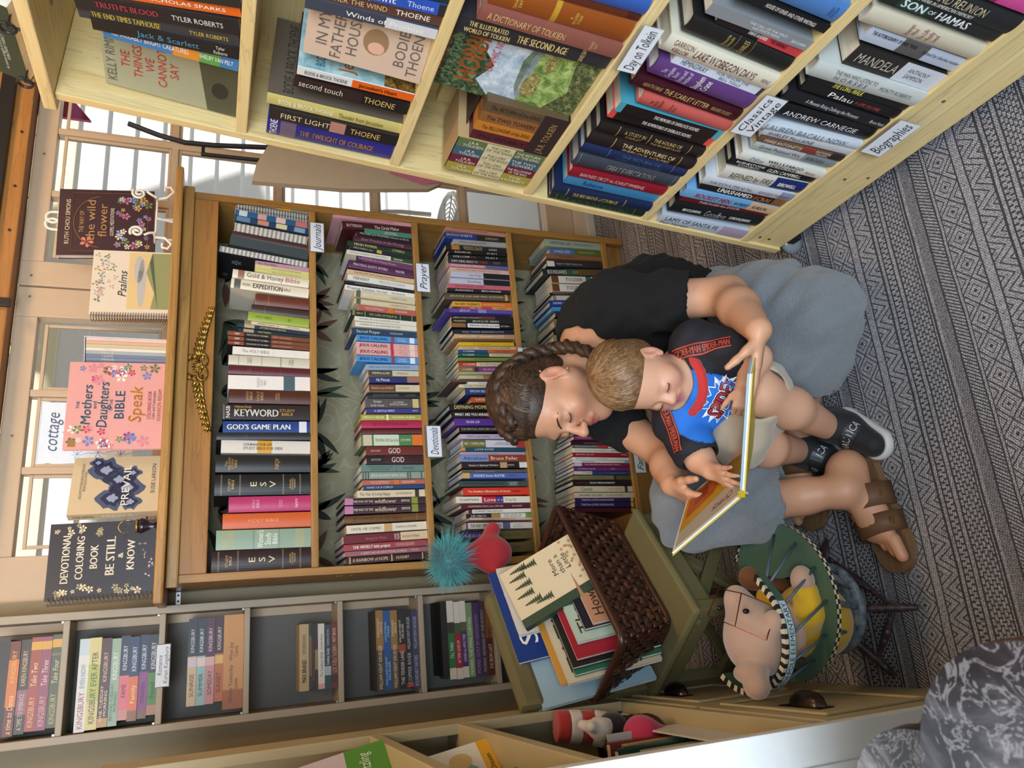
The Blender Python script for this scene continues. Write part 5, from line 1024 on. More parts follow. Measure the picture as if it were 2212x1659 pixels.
# pastel boxed set
bx = empty('boxed_set', (.574, .05, TZ+.0003), (0, 0, -.35)); tag(bx, 'white slipcase of pastel thin books on top of the oak bookcase', 'box set')
MB().box(-.036, .036, 0, .125, 0, .002).box(-.036, .036, 0, .125, .192, .194).box(-.036, -.034, 0, .125, .002, .192).box(.034, .036, 0, .125, .002, .192).obj('slipcase', plain('cfc8cc', .6), bx)
for k, c in enumerate(('3c3c50', '5a5468', '474a66', '8a8c80', 'd2c0a6', 'b8a262', 'c98a4c', 'cfa890')):
    x = -.0297+k*.0085; b = MB().box(x-.004, x+.004, .001, .12, .003, .190).obj('thin_book', cover_mat(c), bx)
    text_obj('spine_title', ('WISDOM', 'PRAISE', 'HOPE', 'PEACE', 'REST', 'GRACE', 'LIGHT', 'LOVE')[k], (x, .0002, .14), (0, 0, -1), (1, 0, 0), .03, .005, ink('c9b48a'), b)
blossoms_o = MB().box(.036, .0362, .003, .122, .003, .19).obj('case_print', ink('d8d0d6'), bx)
pr = MB()
for k in range(9):
    cy, cz = rg.uniform(.02, .11), rg.choice([rg.uniform(.01, .06), rg.uniform(.14, .185)])
    for q in range(5): a = q*1.256; pr.add([(.0365, cy+.012*rr*math.cos(a+da), cz+.012*rr*math.sin(a+da)) for rr, da in ((.1, 0), (.7, -.4), (1, 0), (.7, .4))], [(0, 1, 2, 3)])
pr.obj('flower_print', ink('8f8aa0'), bx)
# pink colouring book
o = standing('book', .226, .222, .012, 'd99a92', .428, .036, TZ+.0003, .06, 'pink floral colouring book standing in the middle on top of the bookcase', 'book')
for s, z, w, hh, c in (('THE', .197, .02, .008, '3c5a68'), ('Mothers', .178, .105, .024, '3c6072'), ('and', .160, .02, .010, '3c5a68'), ('Daughters', .142, .12, .026, '3c6072'), ('OF THE', .123, .03, .008, '3c5a68'), ('BIBLE', .104, .075, .024, '3c6072'), ('Speak', .068, .095, .032, 'c98a2c'), ('COLORING BOOK', .036, .075, .009, 'a83c44'), ('Color and Contemplate', .026, .075, .007, '4a5a60'), ('SHANNON BREAM', .013, .085, .010, 'b8742c')):
    text_obj('cover_title', s, (.0, -.0012, z), (1, 0, 0), (0, 0, 1), w, hh, ink(c), o, .12 if s in ('Mothers', 'Daughters', 'Speak') else 0, .03)
for a, b in ((-.105, -.06), (.065, .105)):
    blossoms(o, 4, a, b, .015, .21, ('b8324c', 'e4d8cc', '5f7f4c', '6a78b0', 'd07a8c'), (.007, .016))
MB().box(-.106, -.088, -.001, -.0003, .196, .212).obj('publisher_mark', ink('9a6a34'), o)
# sand coloured devotional with a blue swirl
o = MB().box(-.078, .078, 0, .002, 0, .198).box(-.078, .078, .024, .026, 0, .198).box(-.080, -.078, .0, .026, 0, .198).obj('book', cover_mat('cdb793'))
MB().box(-.0779, .077, .0021, .0239, .001, .197).obj('page_block', M_pagew, o)
o.matrix_world = Matrix.Translation((.232, .048, TZ+.0003)) @ Matrix.Rotation(.34, 4, 'Z') @ Matrix.Rotation(-.05, 4, 'X'); tag(o, 'sand coloured devotional with a blue marbled swirl on the bookcase top', 'book')
for c, sc_, yy in (('4a5570', 1.0, -.0005), ('2a2c4a', .66, -.0007), ('8f9cb4', .34, -.0009)):
    ps = []
    for cx, cz, r in ((-.04, .105, .032), (-.012, .075, .034), (.012, .095, .030), (.040, .125, .034), (.062, .145, .016), (-.052, .065, .022), (.03, .065, .018)):
        ps.append([(min(max(cx+r*sc_*math.cos(a)*(1+.22*math.sin(a*5+cx*90)), -.077), .077), yy, cz+r*sc_*math.sin(a)*(1+.25*math.cos(a*4))) for a in np.linspace(0, 2*PI, 22)[:-1]])
    cover_print(o, 'swirl_print', ps, c)
text_obj('cover_title', 'PREVAIL', (-.005, -.0014, .078), (1, 0, 0), (0, 0, 1), .115, .018, ink('ece4d0'), o)
text_obj('cover_author', 'SUSIE LARSON', (.012, -.0014, .018), (1, 0, 0), (0, 0, 1), .085, .010, ink('4a4034'), o)
text_obj('cover_subtitle', '365 DAYS OF ENDURING STRENGTH/FROM GOD\'S WORD', (.01, -.0014, .172), (1, 0, 0), (0, 0, 1), .10, .015, ink('5a4c3c'), o)
text_obj('spine_title', 'PREVAIL', (-.0806, .013, .09), (0, 0, -1), (0, -1, 0), .07, .012, ink('e8e0cc'), o)
text_obj('spine_author', 'SUSIE LARSON', (-.0806, .013, .165), (0, 0, -1), (0, -1, 0), .045, .008, ink('4a4034'), o)
# tiny dark vase with gold collar
vs = empty('miniature_vase', (.121, .03, TZ+.0003)); tag(vs, 'miniature dark vase with gold collar and dried sprigs on the bookcase', 'vase')
MB().lathe([(.012, 0), (.017, .003), (.014, .012), (.019, .030), (.021, .038), (.017, .043)], (0, 0, 0), 20).obj('body', plain('1f1420', .2), vs, True)
MB().lathe([(.0175, .0432), (.0195, .046), (.018, .049)], (0, 0, 0), 20).tube([(.016*math.cos(a), -.002, .066+.020*math.sin(a)) for a in np.linspace(-1.1, PI+1.1, 18)], .0022, 6).obj('gold_collar', M_gold, vs, True)
sg_ = MB()
for k in range(26):
    a = rg.uniform(-.9, .9); b = rg.uniform(-.6, .6); L = rg.uniform(.02, .05)
    sg_.tube([(0, 0, .045), (L*.5*math.sin(a), L*.4*b, .045+L*.6), (L*math.sin(a), L*b, .045+L*math.cos(a))], [.0009, .0006, .0002], 4)
sg_.obj('dried_sprigs', plain('8a7f4c', .8), vs)
# dark spiral colouring books
o = standing('spiral_book', .175, .232, .016, '1f1d2a', .048, .015, TZ+.0003, .14, 'dark spiral colouring book with cream flowers at the bookcase corner', 'book')
for s, z, w, hh in (('DEVOTIONAL', .195, .115, .018), ('COLORING', .165, .10, .018), ('BOOK', .135, .055, .018), ('BE STILL', .10, .09, .021), ('&', .078, .012, .012), ('KNOW', .056, .07, .018)):
    text_obj('cover_title', s, (.006, -.0012, z), (1, 0, 0), (0, 0, 1), w, hh, ink('e6dcc4'), o, 0, .05)
blossoms(o, 9, -.08, -.058, .03, .22, ('d8c8a0', 'a89a6c'), (.005, .010)); blossoms(o, 5, .06, .082, .12, .22, ('d8c8a0', 'a89a6c'), (.004, .009)); blossoms(o, 5, -.05, .08, .01, .04, ('c8b8a8', '8a6a7c'), (.005, .010), petals=2)
sp = MB()
for k in range(24):
    for dz in (-.0014, .0014): sp.tube([(-.088+.011*math.cos(a), .008+.013*math.sin(a), .008+k*.0094+dz) for a in np.linspace(0, 2*PI, 10)], .0008, 5)
sp.obj('wire_binding', M_wire, o)
# ================================================================ soft shapes: distance fields turned into one continuous skin
class SDF:
    def __init__(s, lo, hi, h):
        s.lo = np.array(lo, float); s.h = h; s.n = np.ceil((np.array(hi)-s.lo)/h).astype(int)+1
        s.D = np.full(s.n, 1.0, np.float32)
    def _blk(s, lo, hi):
        a = np.clip(np.floor((np.array(lo)-s.lo)/s.h).astype(int), 0, s.n-1); b = np.clip(np.ceil((np.array(hi)-s.lo)/s.h).astype(int)+1, 1, s.n)
        sl = tuple(slice(i, j) for i, j in zip(a, b))
        g = [s.lo[k]+s.h*np.arange(a[k], b[k]) for k in range(3)]
        return sl, g[0][:, None, None].astype(np.float32), g[1][None, :, None].astype(np.float32), g[2][None, None, :].astype(np.float32)
    def _put(s, sl, d, k, sub):
        A = s.D[sl]
        if sub:
            d = -d; h = np.clip(.5-.5*(A-d)/k, 0, 1); s.D[sl] = A*(1-h)+d*h+k*h*(1-h)
        else:
            h = np.clip(.5+.5*(A-d)/k, 0, 1); s.D[sl] = A*(1-h)+d*h-k*h*(1-h)
    def cone(s, a, b, ra, rb, k=.015, sub=False):
        a, b = np.array(a, float), np.array(b, float); m = max(ra, rb)+k+3*s.h
        sl, X, Y, Z = s._blk(np.minimum(a, b)-m, np.maximum(a, b)+m)
        ab = b-a; L2 = max(ab@ab, 1e-9)
        t = np.clip(((X-a[0])*ab[0]+(Y-a[1])*ab[1]+(Z-a[2])*ab[2])/L2, 0, 1)
        d = np.sqrt((X-a[0]-t*ab[0])**2+(Y-a[1]-t*ab[1])**2+(Z-a[2]-t*ab[2])**2)-(ra+(rb-ra)*t)
        s._put(sl, d, k, sub); return s
    def chain(s, pts, rs, k=.015):
        for i in range(len(pts)-1): s.cone(pts[i], pts[i+1], rs[i], rs[i+1], k)
        return s
    def ell(s, c, r, R=None, k=.015, sub=False):
        c, r = np.array(c, float), np.array(r, float); m = r.max()+k+3*s.h
        sl, X, Y, Z = s._blk(c-m, c+m)
        x, y, z = X-c[0], Y-c[1], Z-c[2]
        if R is not None:
            R = np.array(R)                       # columns: local axes in world
            x, y, z = (x*R[0][i]+y*R[1][i]+z*R[2][i] for i in range(3))
        k0 = np.sqrt((x/r[0])**2+(y/r[1])**2+(z/r[2])**2); k1 = np.sqrt((x/r[0]**2)**2+(y/r[1]**2)**2+(z/r[2]**2)**2)
        s._put(sl, k0*(k0-1)/np.maximum(k1, 1e-6), k, sub); return s
    def cut(s, p, n):                              # throw away what lies on the +n side
        p, n = np.array(p, float), np.array(n, float); n = n/np.linalg.norm(n)
        sl, X, Y, Z = s._blk(s.lo, s.lo+s.h*(s.n-1))
        s.D = np.maximum(s.D, ((X-p[0])*n[0]+(Y-p[1])*n[1]+(Z-p[2])*n[2]).astype(np.float32)); return s
    def mesh(s):
        D = s.D; I = D < 0
        n = np.array(D.shape)-1
        cnt = np.zeros(n, int); P = np.zeros((*n, 3), np.float32); W_ = np.zeros(n, np.float32)
        cs = [(i, j, k) for i in (0, 1) for j in (0, 1) for k in (0, 1)]
        def c(o): return tuple(slice(o[q], o[q]+n[q]) for q in range(3))
        for o in cs: cnt += I[c(o)]
        act = (cnt > 0) & (cnt < 8)
        ia = np.argwhere(act)
        vals = {o: D[ia[:, 0]+o[0], ia[:, 1]+o[1], ia[:, 2]+o[2]] for o in cs}
        P = np.zeros((len(ia), 3)); Wt = np.zeros(len(ia))
        for o in cs:
            for ax in range(3):
                if o[ax] == 0:
                    q = list(o); q[ax] = 1; q = tuple(q)
                    a, b = vals[o], vals[q]; m = (a < 0) != (b < 0)
                    t = np.where(m, a/np.where(m, a-b, 1), 0)
                    p = np.tile(np.array(o, float), (len(ia), 1)); p[:, ax] += t
                    P += p*m[:, None]; Wt += m
        V = s.lo+s.h*(ia+P/Wt[:, None])
        idx = np.full(n, -1, int); idx[tuple(ia.T)] = np.arange(len(ia))
        F = []
        for ax in range(3):
            b, c_ = (ax+1) % 3, (ax+2) % 3
            s0 = [slice(None)]*3; s1 = [slice(None)]*3; s0[ax] = slice(0, -1); s1[ax] = slice(1, None)
            A, B = I[tuple(s0)], I[tuple(s1)]
            e = np.argwhere(A != B)
            e = e[(e[:, b] > 0) & (e[:, c_] > 0) & (e[:, b] < n[b]) & (e[:, c_] < n[c_])]
            if not len(e): continue
            fl = A[tuple(e.T)]
            def g(db, dc):
                q = e.copy(); q[:, b] -= db; q[:, c_] -= dc; return idx[tuple(q.T)]
            f = np.stack([g(1, 1), g(0, 1), g(0, 0), g(1, 0)], 1)
            f[~fl] = f[~fl][:, ::-1]; F.append(f)
        F = np.concatenate(F); F = F[(F >= 0).all(1)]
        return V, F
def soft(name, V, F, mat, parent=None, relax=2, disp=None, col=None):
    me = bpy.data.meshes.new(name)
    V = np.array(V, float)
    if relax:
        e = np.concatenate([F[:, [0, 1]], F[:, [1, 2]], F[:, [2, 3]], F[:, [3, 0]]])
        for _ in range(relax):
            S_ = np.zeros_like(V); N_ = np.zeros(len(V))
            np.add.at(S_, e[:, 0], V[e[:, 1]]); np.add.at(S_, e[:, 1], V[e[:, 0]]); np.add.at(N_, e[:, 0], 1); np.add.at(N_, e[:, 1], 1)
            V = V*.5+.5*S_/np.maximum(N_, 1)[:, None]
    if disp is not None:
        fn = np.cross(V[F[:, 2]]-V[F[:, 0]], V[F[:, 3]]-V[F[:, 1]]); nn = np.zeros_like(V)
        for k in range(4): np.add.at(nn, F[:, k], fn)
        nn /= np.maximum(np.linalg.norm(nn, axis=1), 1e-9)[:, None]
        V = V+nn*disp(V)[:, None]
    me.vertices.add(len(V)); me.vertices.foreach_set('co', V.astype(np.float32).ravel())
    me.loops.add(F.size); me.loops.foreach_set('vertex_index', F.astype(np.int32).ravel())
    me.polygons.add(len(F)); me.polygons.foreach_set('loop_start', np.arange(0, F.size, 4, dtype=np.int32)); me.polygons.foreach_set('loop_total', np.full(len(F), 4, np.int32))
    me.polygons.foreach_set('use_smooth', np.ones(len(F), bool)); me.update(calc_edges=True); me.validate()
    if mat: me.materials.append(mat)
    if col is not None:
        at = me.color_attributes.new('Col', 'FLOAT_COLOR', 'POINT'); c = np.ones((len(V), 4), np.float32); c[:, :3] = col(V); at.data.foreach_set('color', c.ravel())
    o = bpy.data.objects.new(name, me); COL.objects.link(o)
    if parent: o.parent = parent
    return o
def fabric(name, col, rough=.85, bs=500, bstr=.35, sheen=.3):
    key = ('fab', name, col)
    if key not in _mc:
        g = G(name); n = g.noise(g.co(), bs, 3); n2 = g.noise(g.co(), 22, 3)
        c = g.mix(g.m('MULTIPLY', n, .35), col, tuple(x*.55 for x in hx(col))); c = g.mix(g.m('MULTIPLY', n2, .25), c, tuple(min(1, x*1.35) for x in hx(col)))
        g.bump(n, bstr, .001); _mc[key] = g.out(c, rough, **{'Sheen Weight': sheen})
    return _mc[key]

# ================================================================ grey wall shelf with stacks of flat books
M_grey = plain('a79a86', .5, bump=.1, bscale=90); M_greyb = plain('6a655e', .6); M_olive = plain('8d7f60', .6, bump=.15, bscale=70)
gs = empty('wall_shelf', (0, 0, 0)); tag(gs, 'tall narrow grey shelf unit standing left of the oak bookcase', 'shelf')
MB().box(-.352, -.334, .15, .285, 0, 1.90, .002).obj('side_panel', M_grey, gs)
MB().box(-.079, -.060, .15, .285, 0, 1.90, .002).obj('side_panel', M_grey, gs)
MB().box(-.3338, -.0792, .277, .285, 0, 1.90).obj('back_panel', M_greyb, gs)
GZ = [1.597, 1.388, 1.189, .953, .731, .513, .29, .07]
for z in GZ: MB().box(-.3338, -.0792, .151, .2768, z-.014, z, .002).obj('shelf_board', M_grey, gs)
for z in GZ[:6]:
    for x in (-.331, -.082): MB().box(x-.003, x+.003, .156, .168, z, z+.006, .001).obj('shelf_pin', M_steel, gs)
struct(MB().box(-.83, -.354, .262, .2885, -.006, 2.2).box(-.0585, -.024, .245, .2885, -.006, 1.80).obj('trim_4', M_olive))
hb = MB().box(-.055, -.022, .2435, .2448, 1.345, 1.357, .0005).obj('metal_bracket', M_steel); tag(hb, 'small steel bracket fixed beside the corner of the oak bookcase', 'bracket')
for xx in (-.046, -.031): MB().lathe([(.003, 0), (.003, .001)], (0, 0, 0), 10, Matrix.Translation((xx, .2434, 1.351)) @ Matrix.Rotation(PI/2, 4, 'X')).obj('screw', M_dark, hb)
W1 = 'f0e8d8'
FLAT = {   # shelf: list from the bottom of the pile: thickness, length, x of left end, cover, lettering (from the left), bands
 0: [(.021, .206, -.315, '4f5234', [('KINGSBURY', .04, .36, 'b8b07a', .6), ('Take Four', .46, .72, 'd0c89a', .6, 0, 'i')], [(.77, .8, '6a6c48'), (.86, .95, 'c99a34')]),
     (.021, .206, -.317, '86465a', [('KINGSBURY', .04, .36, 'd8a8a0', .6), ('Take Three', .46, .74, 'e4c4c0', .6, 0, 'i')], [(.86, .95, 'c99a34')]),
     (.021, .206, -.318, '97452c', [('KINGSBURY', .04, .36, 'e0b090', .6), ('Take Two', .46, .72, 'e8c8b0', .6, 0, 'i')], [(.86, .95, 'c99a34')]),
     (.021, .206, -.320, '3f3328', [('A TIME TO EMBRACE', .04, .42, 'c8b8a0', .5), ('KAREN KINGSBURY', .5, .88, 'd0b890', .5)], [(.2, .46, '8a5a6c')]),
     (.021, .206, -.322, '6a3216', [('a time to Dance', .02, .42, 'e8c8a0', .6, 0, 'i'), ('KINGSBURY', .55, .9, 'e0a850', .5)], [(.3, .8, 'c2702a')]),
     (.024, .21, -.322, '2c2620', [], [])],
 1: [(.0205, .185, -.310, '4a7a34', [('KINGSBURY', .56, .9, 'd8d4d0', .55), ('Found', .2, .4, '2a4a1c', .6)], [(.52, 1, '1c2038'), (0, .12, 'a8785c')]),
     (.0205, .192, -.317, '86387a', [('FORGIVEN', .18, .42, '4a1a44', .45), ('KINGSBURY', .58, .88, 'd8d8e0', .5)], [(.55, 1, '1c2444'), (0, .1, '7a5844')]),
     (.0205, .192, -.321, 'd0682c', [('Family', .2, .42, 'f0d4a8', .5), ('KINGSBURY', .58, .88, 'd8d8e0', .5)], [(.52, 1, '1c2e54'), (0, .12, '8a5a3c')]),
     (.0205, .192, -.318, 'cf6670', [('FAME', .26, .42, '6a1f34', .5), ('KINGSBURY', .58, .88, 'd8d8e0', .5)], [(.52, 1, '1b1f3c'), (0, .12, 'b88478')]),
     (.020, .198, -.325, '8fa58c', [('BEYOND TUESDAY/MORNING', .06, .48, '4a6050', .8), ('KINGSBURY', .52, .84, 'dfe8d8', .6)], []),
     (.0215, .200, -.326, '4a2420', [('ONE TUESDAY/MORNING', .06, .46, 'e4d0a8', .8), ('KINGSBURY', .5, .84, 'd8b8a0', .45)], [(0, .1, 'b08850')]),
     (.025, .206, -.331, 'c9bb78', [('KINGSBURY EVER AFTER', .06, .84, '4a5030', .55)], [(.3, .7, 'a8ae48')]),
     (.022, .208, -.332, 'cfcdc6', [('KINGSBURY', .03, .42, 'a04a64', .6), ('EVEN NOW', .46, .72, '6a8aa0', .5)], [(.82, 1, 'b8c4c8')])],
 2: [(.048, .226, -.320, 'c08a4c', [('Where Yesterday/Lives', .06, .46, '6a3818', .5), ('When Joy/Came', .5, .7, '6a3818', .5)], [(0, .2, '9a5a28')]),
     (.0205, .202, -.300, 'b8663c', [('SUNSET', .1, .34, '5a2412', .5), ('KINGSBURY', .6, .88, 'd8c8c0', .45)], [(.44, .54, 'd8b060'), (.56, 1, '3a1c22')]),
     (.0205, .205, -.302, 'c08a8c', [('SOMEDAY', .1, .38, '5a2438', .5), ('KINGSBURY', .6, .88, 'd8c8d0', .45)], [(.44, .54, 'd0a8a4'), (.54, 1, '4c1c3a')]),
     (.0205, .206, -.303, '93b4b4', [('SUMMER', .1, .36, '2c4c54', .5), ('KINGSBURY', .6, .88, 'd0dce0', .45)], [(.44, .54, 'd8c4c0'), (.56, 1, '1d2c38')]),
     (.0205, .206, -.301, 'c8ae88', [('SUNRISE', .1, .36, '5c4420', .5), ('KINGSBURY', .6, .88, 'c8ccd0', .45)], [(.44, .54, 'c8b8c8'), (.56, 1, '22262c')])],
 3: [(.0165, .163, -.297, '6e1f22', [('THE LAST STAND', .22, .66, 'd8c0a0', .8, 0, 'b'), ('MATT BRAUN', .7, .92, 'd8c0a0', .6)], [(.08, .2, '3a2a24')]),
     (.0165, .160, -.296, '2c4050', [('Cowboy Daddy', .36, .62, 'd0d8dc', .5), ('Carolyne Aarsen', .66, .92, 'b8c4c8', .4)], [(.2, .34, '9ab0b4')]),
     (.0165, .163, -.296, 'd2ccc0', [("The Cowboy's Bride", .18, .56, '4a4440', .5), ('Carolyne Aarsen', .6, .84, '4a4440', .4)], [(0, .08, 'c89a94')]),
     (.0075, .165, -.297, '2c2620', [], [(.3, .6, '8a7a4a')]), (.0075, .166, -.299, '241f1c', [('Max Brand TWENTY NOTCHES', .15, .75, 'c0482c', .8, 0, 'b')], []), (.0075, .166, -.297, '3a3224', [], [(.2, .8, '6a5c38')]),
     (.024, .166, -.298, 'b09a6c', [('MAX BRAND', .12, .46, '5a2420', .5, 0, 'b'), ('WOODEN GUNS', .54, .84, '4a3a24', .4)], [])],
 4: [(.0185, .204, -.320, '3c3c5c', [('BOUNDARY WATERS', .03, .42, 'a8a8c8', .6), ('WILLIAM KENT KRUEGER', .5, .92, 'a8a8c0', .5)], []),
     (.0185, .203, -.318, '26262c', [('COPPER RIVER', .04, .44, 'b8b8b4', .6), ('WILLIAM KENT KRUEGER', .48, .9, 'b8b8b4', .5)], [(0, .05, 'a8482c')]),
     (.0205, .203, -.318, '2a2220', [('THIS TENDER LAND', .05, .48, 'd8d0c4', .5), ('WILLIAM KENT/KRUEGER', .58, .88, 'd8d0c4', .75)], [(.46, .56, '9a4426')]),
     (.0190, .205, -.319, '5a4a38', [('WILLIAM KENT KRUEGER', .02, .56, 'd8ccb4', .5), ('ORDINARY/GRACE', .66, .88, 'e0d0b0', .75)], [(.5, 1, '96733c')]),
     (.0200, .206, -.319, '1f5494', [('WILLIAM KENT/KRUEGER', .06, .42, 'a8c8e4', .8), ('LIGHTNING/STRIKE', .6, .86, 'a8c8e4', .8)], []),
     (.0200, .208, -.320, '4a3e30', [('WILLIAM KENT KRUEGER', .02, .56, 'd8ccb4', .5), ('ORDINARY/GRACE', .66, .9, 'e0d0b0', .75)], [(.5, 1, '96733c')])],
 5: [(.0195, .200, -.309, '54241c', [('THE IRON LADY', .08, .42, 'e0cdb8', .6, 0, 'b'), ('MORRIS', .5, .64, '2a1410', .5)], [(.5, 1, '86522c')]),
     (.0185, .200, -.309, '4c3c42', [('MORRIS  REVENGE AT THE RODEO', .04, .88, 'b4a4a8', .5)], []),
     (.0200, .200, -.308, '4f3664', [('MORRIS  GUILT BY ASSOCIATION', .04, .84, '9484a4', .5)], []),
     (.0190, .200, -.308, '7d9668', [('MORRIS  THE FINAL CURTAIN', .03, .8, 'd0dcc0', .5)], []),
     (.0175, .206, -.309, '503068', [('UNDER the APPLE TREE', .2, .56, 'd8c8e4', .5)], [(0, .14, 'd2c8b8'), (.6, .72, '5a5c40'), (.72, 1, 'd6d0c4')]),
     (.0175, .207, -.311, '9a2430', [('AS TIME GOES BY', .2, .5, 'f0d0d0', .5)], [(0, .14, 'd2c8b8'), (.58, .72, '4a5a3c'), (.72, 1, 'd6d0c4')]),
     (.0195, .210, -.308, '2f7040', [('TILL THEN', .26, .46, 'd8ecd8', .5)], [(0, .14, 'd2c8b8'), (.58, .72, '3c3a2c'), (.72, 1, 'd6d0c4')]),
     (.018, .20, -.300, '2a2420', [], [])],
}
FZ = ['top visible shelf', 'second shelf', 'third shelf', 'fourth shelf', 'fifth shelf', 'lowest visible shelf']
for k, L in FLAT.items():
    z = GZ[k]+.0004
    for i, (t, ln_, x0, c, tx, bands) in enumerate(L):
        o = make_book(t, ln_, .095 if k == 3 else .108, c, tx, bands, 0.0, M_page)
        # lay flat: height axis runs right to left so that lettering reads from the left
        dx = rng.uniform(-.002, .002)
        M4 = Matrix(((0, 0, -1, x0+ln_+dx), (0, 1, 0, .163+rng.uniform(0, .004)), (1, 0, 0, z+t/2), (0, 0, 0, 1)))
        o.matrix_world = M4
        for ch in o.children: pass
        z += t+.0003
        cn = cname(c); bn = [cname(q[2]) for q in bands if cname(q[2]) != cn]
        if bn: cn += ' and '+bn[0]
        tag(o, '%s paperback lying %s from the bottom, grey unit\'s %s' % (cn, ordn(i+1), FZ[k]), 'book', 'flat books on the grey wall shelf')
card(Matrix.Translation((-.201, .1495, 1.391)), .097, .030, 'Romance/Karen Kingsbury', 'cream card handwritten Romance hanging from the grey wall shelf', .2, '5a4a3a', .001)

# ================================================================ painted cabinet along the left side
M_cab = plain('b8aa84', .5, bump=.06, bscale=70); M_cab_daylit = plain('eceeec', .45, bump=.05)  # same cabinet paint; the near end's paler colour has its daylight painted in
cb = empty('cabinet', (0, 0, 0)); tag(cb, 'cream painted cabinet with open cubbies above two drawers with cup pulls', 'cabinet')
X0, X1, Y0, Y1 = -.80, -.36, -1.03, -.305
MB().box(X0, X1, Y0, Y0+.022, .17, 1.45, .002).obj('end_panel', M_cab_daylit, cb)
MB().box(X0, X1, Y1-.022, Y1, .0, 1.45, .002).obj('end_panel', M_cab, cb)
MB().box(X1-.02, X1, Y1-.105, Y1-.0225, .43, 1.45, .002).obj('stile', M_cab, cb)
MB().box(X0, X0+.012, Y0+.0225, Y1-.0225, .0, 1.45).obj('back_panel', M_cab, cb)
for z in (.98, .803): MB().box(X0+.0125, X1-.0006, Y0+.0225, Y1-.0225, z-.022, z, .002).obj('shelf_board', M_cab, cb)
MB().box(X0+.0125, X1-.0006, Y0+.0225, Y1-.0225, .41, .4298, .002).obj('drawer_deck', M_cab, cb)
MB().box(X0+.0125, X1-.004, Y0+.0225, Y1-.0225, .0, .118, .003).box(X0, X1-.002, Y0-.004, Y0+.022, .02, .1695, .004).obj('plinth', M_cab, cb)
MB().prism([(X1-.16, 0), (X1-.002, 0), (X1-.002, .02), (X1-.02, .05), (X1-.05, .06), (X1-.10, .09), (X1-.14, .14), (X1-.16, .15)], 0, .02, Matrix.Translation((0, Y0+.016, 0)) @ Matrix.Rotation(PI/2, 4, 'X')).obj('bracket_foot', M_cab_daylit, cb)
for zz in (.19, .36): pass
MB().box(X1-.062, X1-.052, Y0-.006, Y0-.0002, .24, 1.43, .002).box(X1-.085, X1-.078, Y0-.005, Y0-.0002, .27, 1.43, .002).obj('panel_moulding', M_cab_daylit, cb)
M_pull = plain('3c332e', .25, .85)
for y0, y1 in ((-.655, -.33), (-1.005, -.667)):
    d = MB().box(X1-.02, X1+.001, y0, y1, .125, .404, .003).obj('drawer', M_cab, cb)
    b = .028
    MB().box(X1+.0012, X1+.006, y0+b, y1-b, .125+b, .125+b+.010, .002).box(X1+.0012, X1+.006, y0+b, y1-b, .404-b-.01, .404-b, .002).box(X1+.0012, X1+.006, y0+b, y0+b+.01, .125+b+.01, .404-b-.01, .002).box(X1+.0012, X1+.006, y1-b-.01, y1-b, .125+b+.01, .404-b-.01, .002).obj('moulding', M_cab, d)
    yc = -.44 if y0 > -.7 else -.858
    pl = MB()
    n1, n2 = 10, 8; v = []; f = []
    for i in range(n1+1):
        for j in range(n2+1):
            u = -1+2*i/n1; w = j/n2*PI*.56
            R = math.sqrt(max(0, 1-u*u)); v.append((X1+.0012+.026*R*math.sin(w), yc+.046*u, .306+.020*R*math.cos(w)))
    for i in range(n1):
        for j in range(n2): a = i*(n2+1)+j; f.append((a, a+n2+1, a+n2+2, a+1))
    pl.add(v, f).box(X1+.0011, X1+.0028, yc-.052, yc+.052, .298, .330, .001).obj('cup_pull', M_pull, d, True)
# picture books and boxes inside the cubbies
def cabbook(name, w, h, t, col, loc, rz, tilt, lab):
    o = MB().box(-w/2, w/2, 0, t, 0, h, .0).obj(name, cover_mat(col)); o.matrix_world = Matrix.Translation(loc) @ Matrix.Rotation(rz, 4, 'Z') @ Matrix.Rotation(-tilt, 4, 'X'); tag(o, lab, 'book'); return o
RZ = 1.05
o = cabbook('board_book', .175, .175, .012, 'dfe0dc', (-.415, -.66, .8035), RZ, .18, 'white and yellow board book with orange lettering leaning in the middle cubby')
MB().box(-.0875, .0875, -.0004, -.0001, 0, .022).box(-.0875, -.066, -.0004, -.0001, .022, .175).obj('cover_border', ink('dca82c'), o)
text_obj('cover_title', 'POUT-POUT/FISH', (.012, -.001, .125), (1, 0, 0), (0, 0, 1), .13, .07, ink('cf7a2a'), o, 0, .05)
text_obj('cover_author', 'Deborah Diesen', (.0, -.001, .011), (1, 0, 0), (0, 0, 1), .1, .01, ink('3a3a30'), o)
cover_print(o, 'cover_print', [ell(-.01, .055, .05, .028, -.0006)], '6fa0a4'); cover_print(o, 'cover_print', [ell(.05, .06, .02, .02, -.0007)], 'c9b47c')
o = cabbook('board_book', .17, .17, .010, 'e0dcd8', (-.440, -.665, .8035), RZ, .14, 'pale board book edge behind the yellow bordered one'); o = cabbook('board_book', .16, .18, .008, '6a8a4c', (-.44, -.80, .8035), RZ, .2, 'green leafy picture book at the front of middle cubby')
o = cabbook('picture_book', .20, .22, .010, 'c3b8c4', (-.405, -.62, .9805), RZ, .22, 'lilac and green picture book leaning in the upper cubby')
MB().box(-.10, .10, -.0004, -.0001, .0, .07).obj('cover_print', ink('4f8a34'), o)
text_obj('cover_title', 'GRANDMA/KISSES', (.0, -.001, .12), (1, 0, 0), (0, 0, 1), .17, .075, ink('4a3a70'), o, 0, .05)
text_obj('cover_author', 'Laura Neutzling', (.02, -.001, .04), (1, 0, 0), (0, 0, 1), .12, .02, ink('e0ecd8'), o, .2)
o = cabbook('picture_book', .14, .20, .012, '25242a', (-.42, -.76, .9805), RZ, .2, 'dark book with a yellow edge in the upper cubby'); MB().box(-.07, .07, -.0004, -.0001, .185, .20).obj('cover_print', ink('c9b42c'), o)
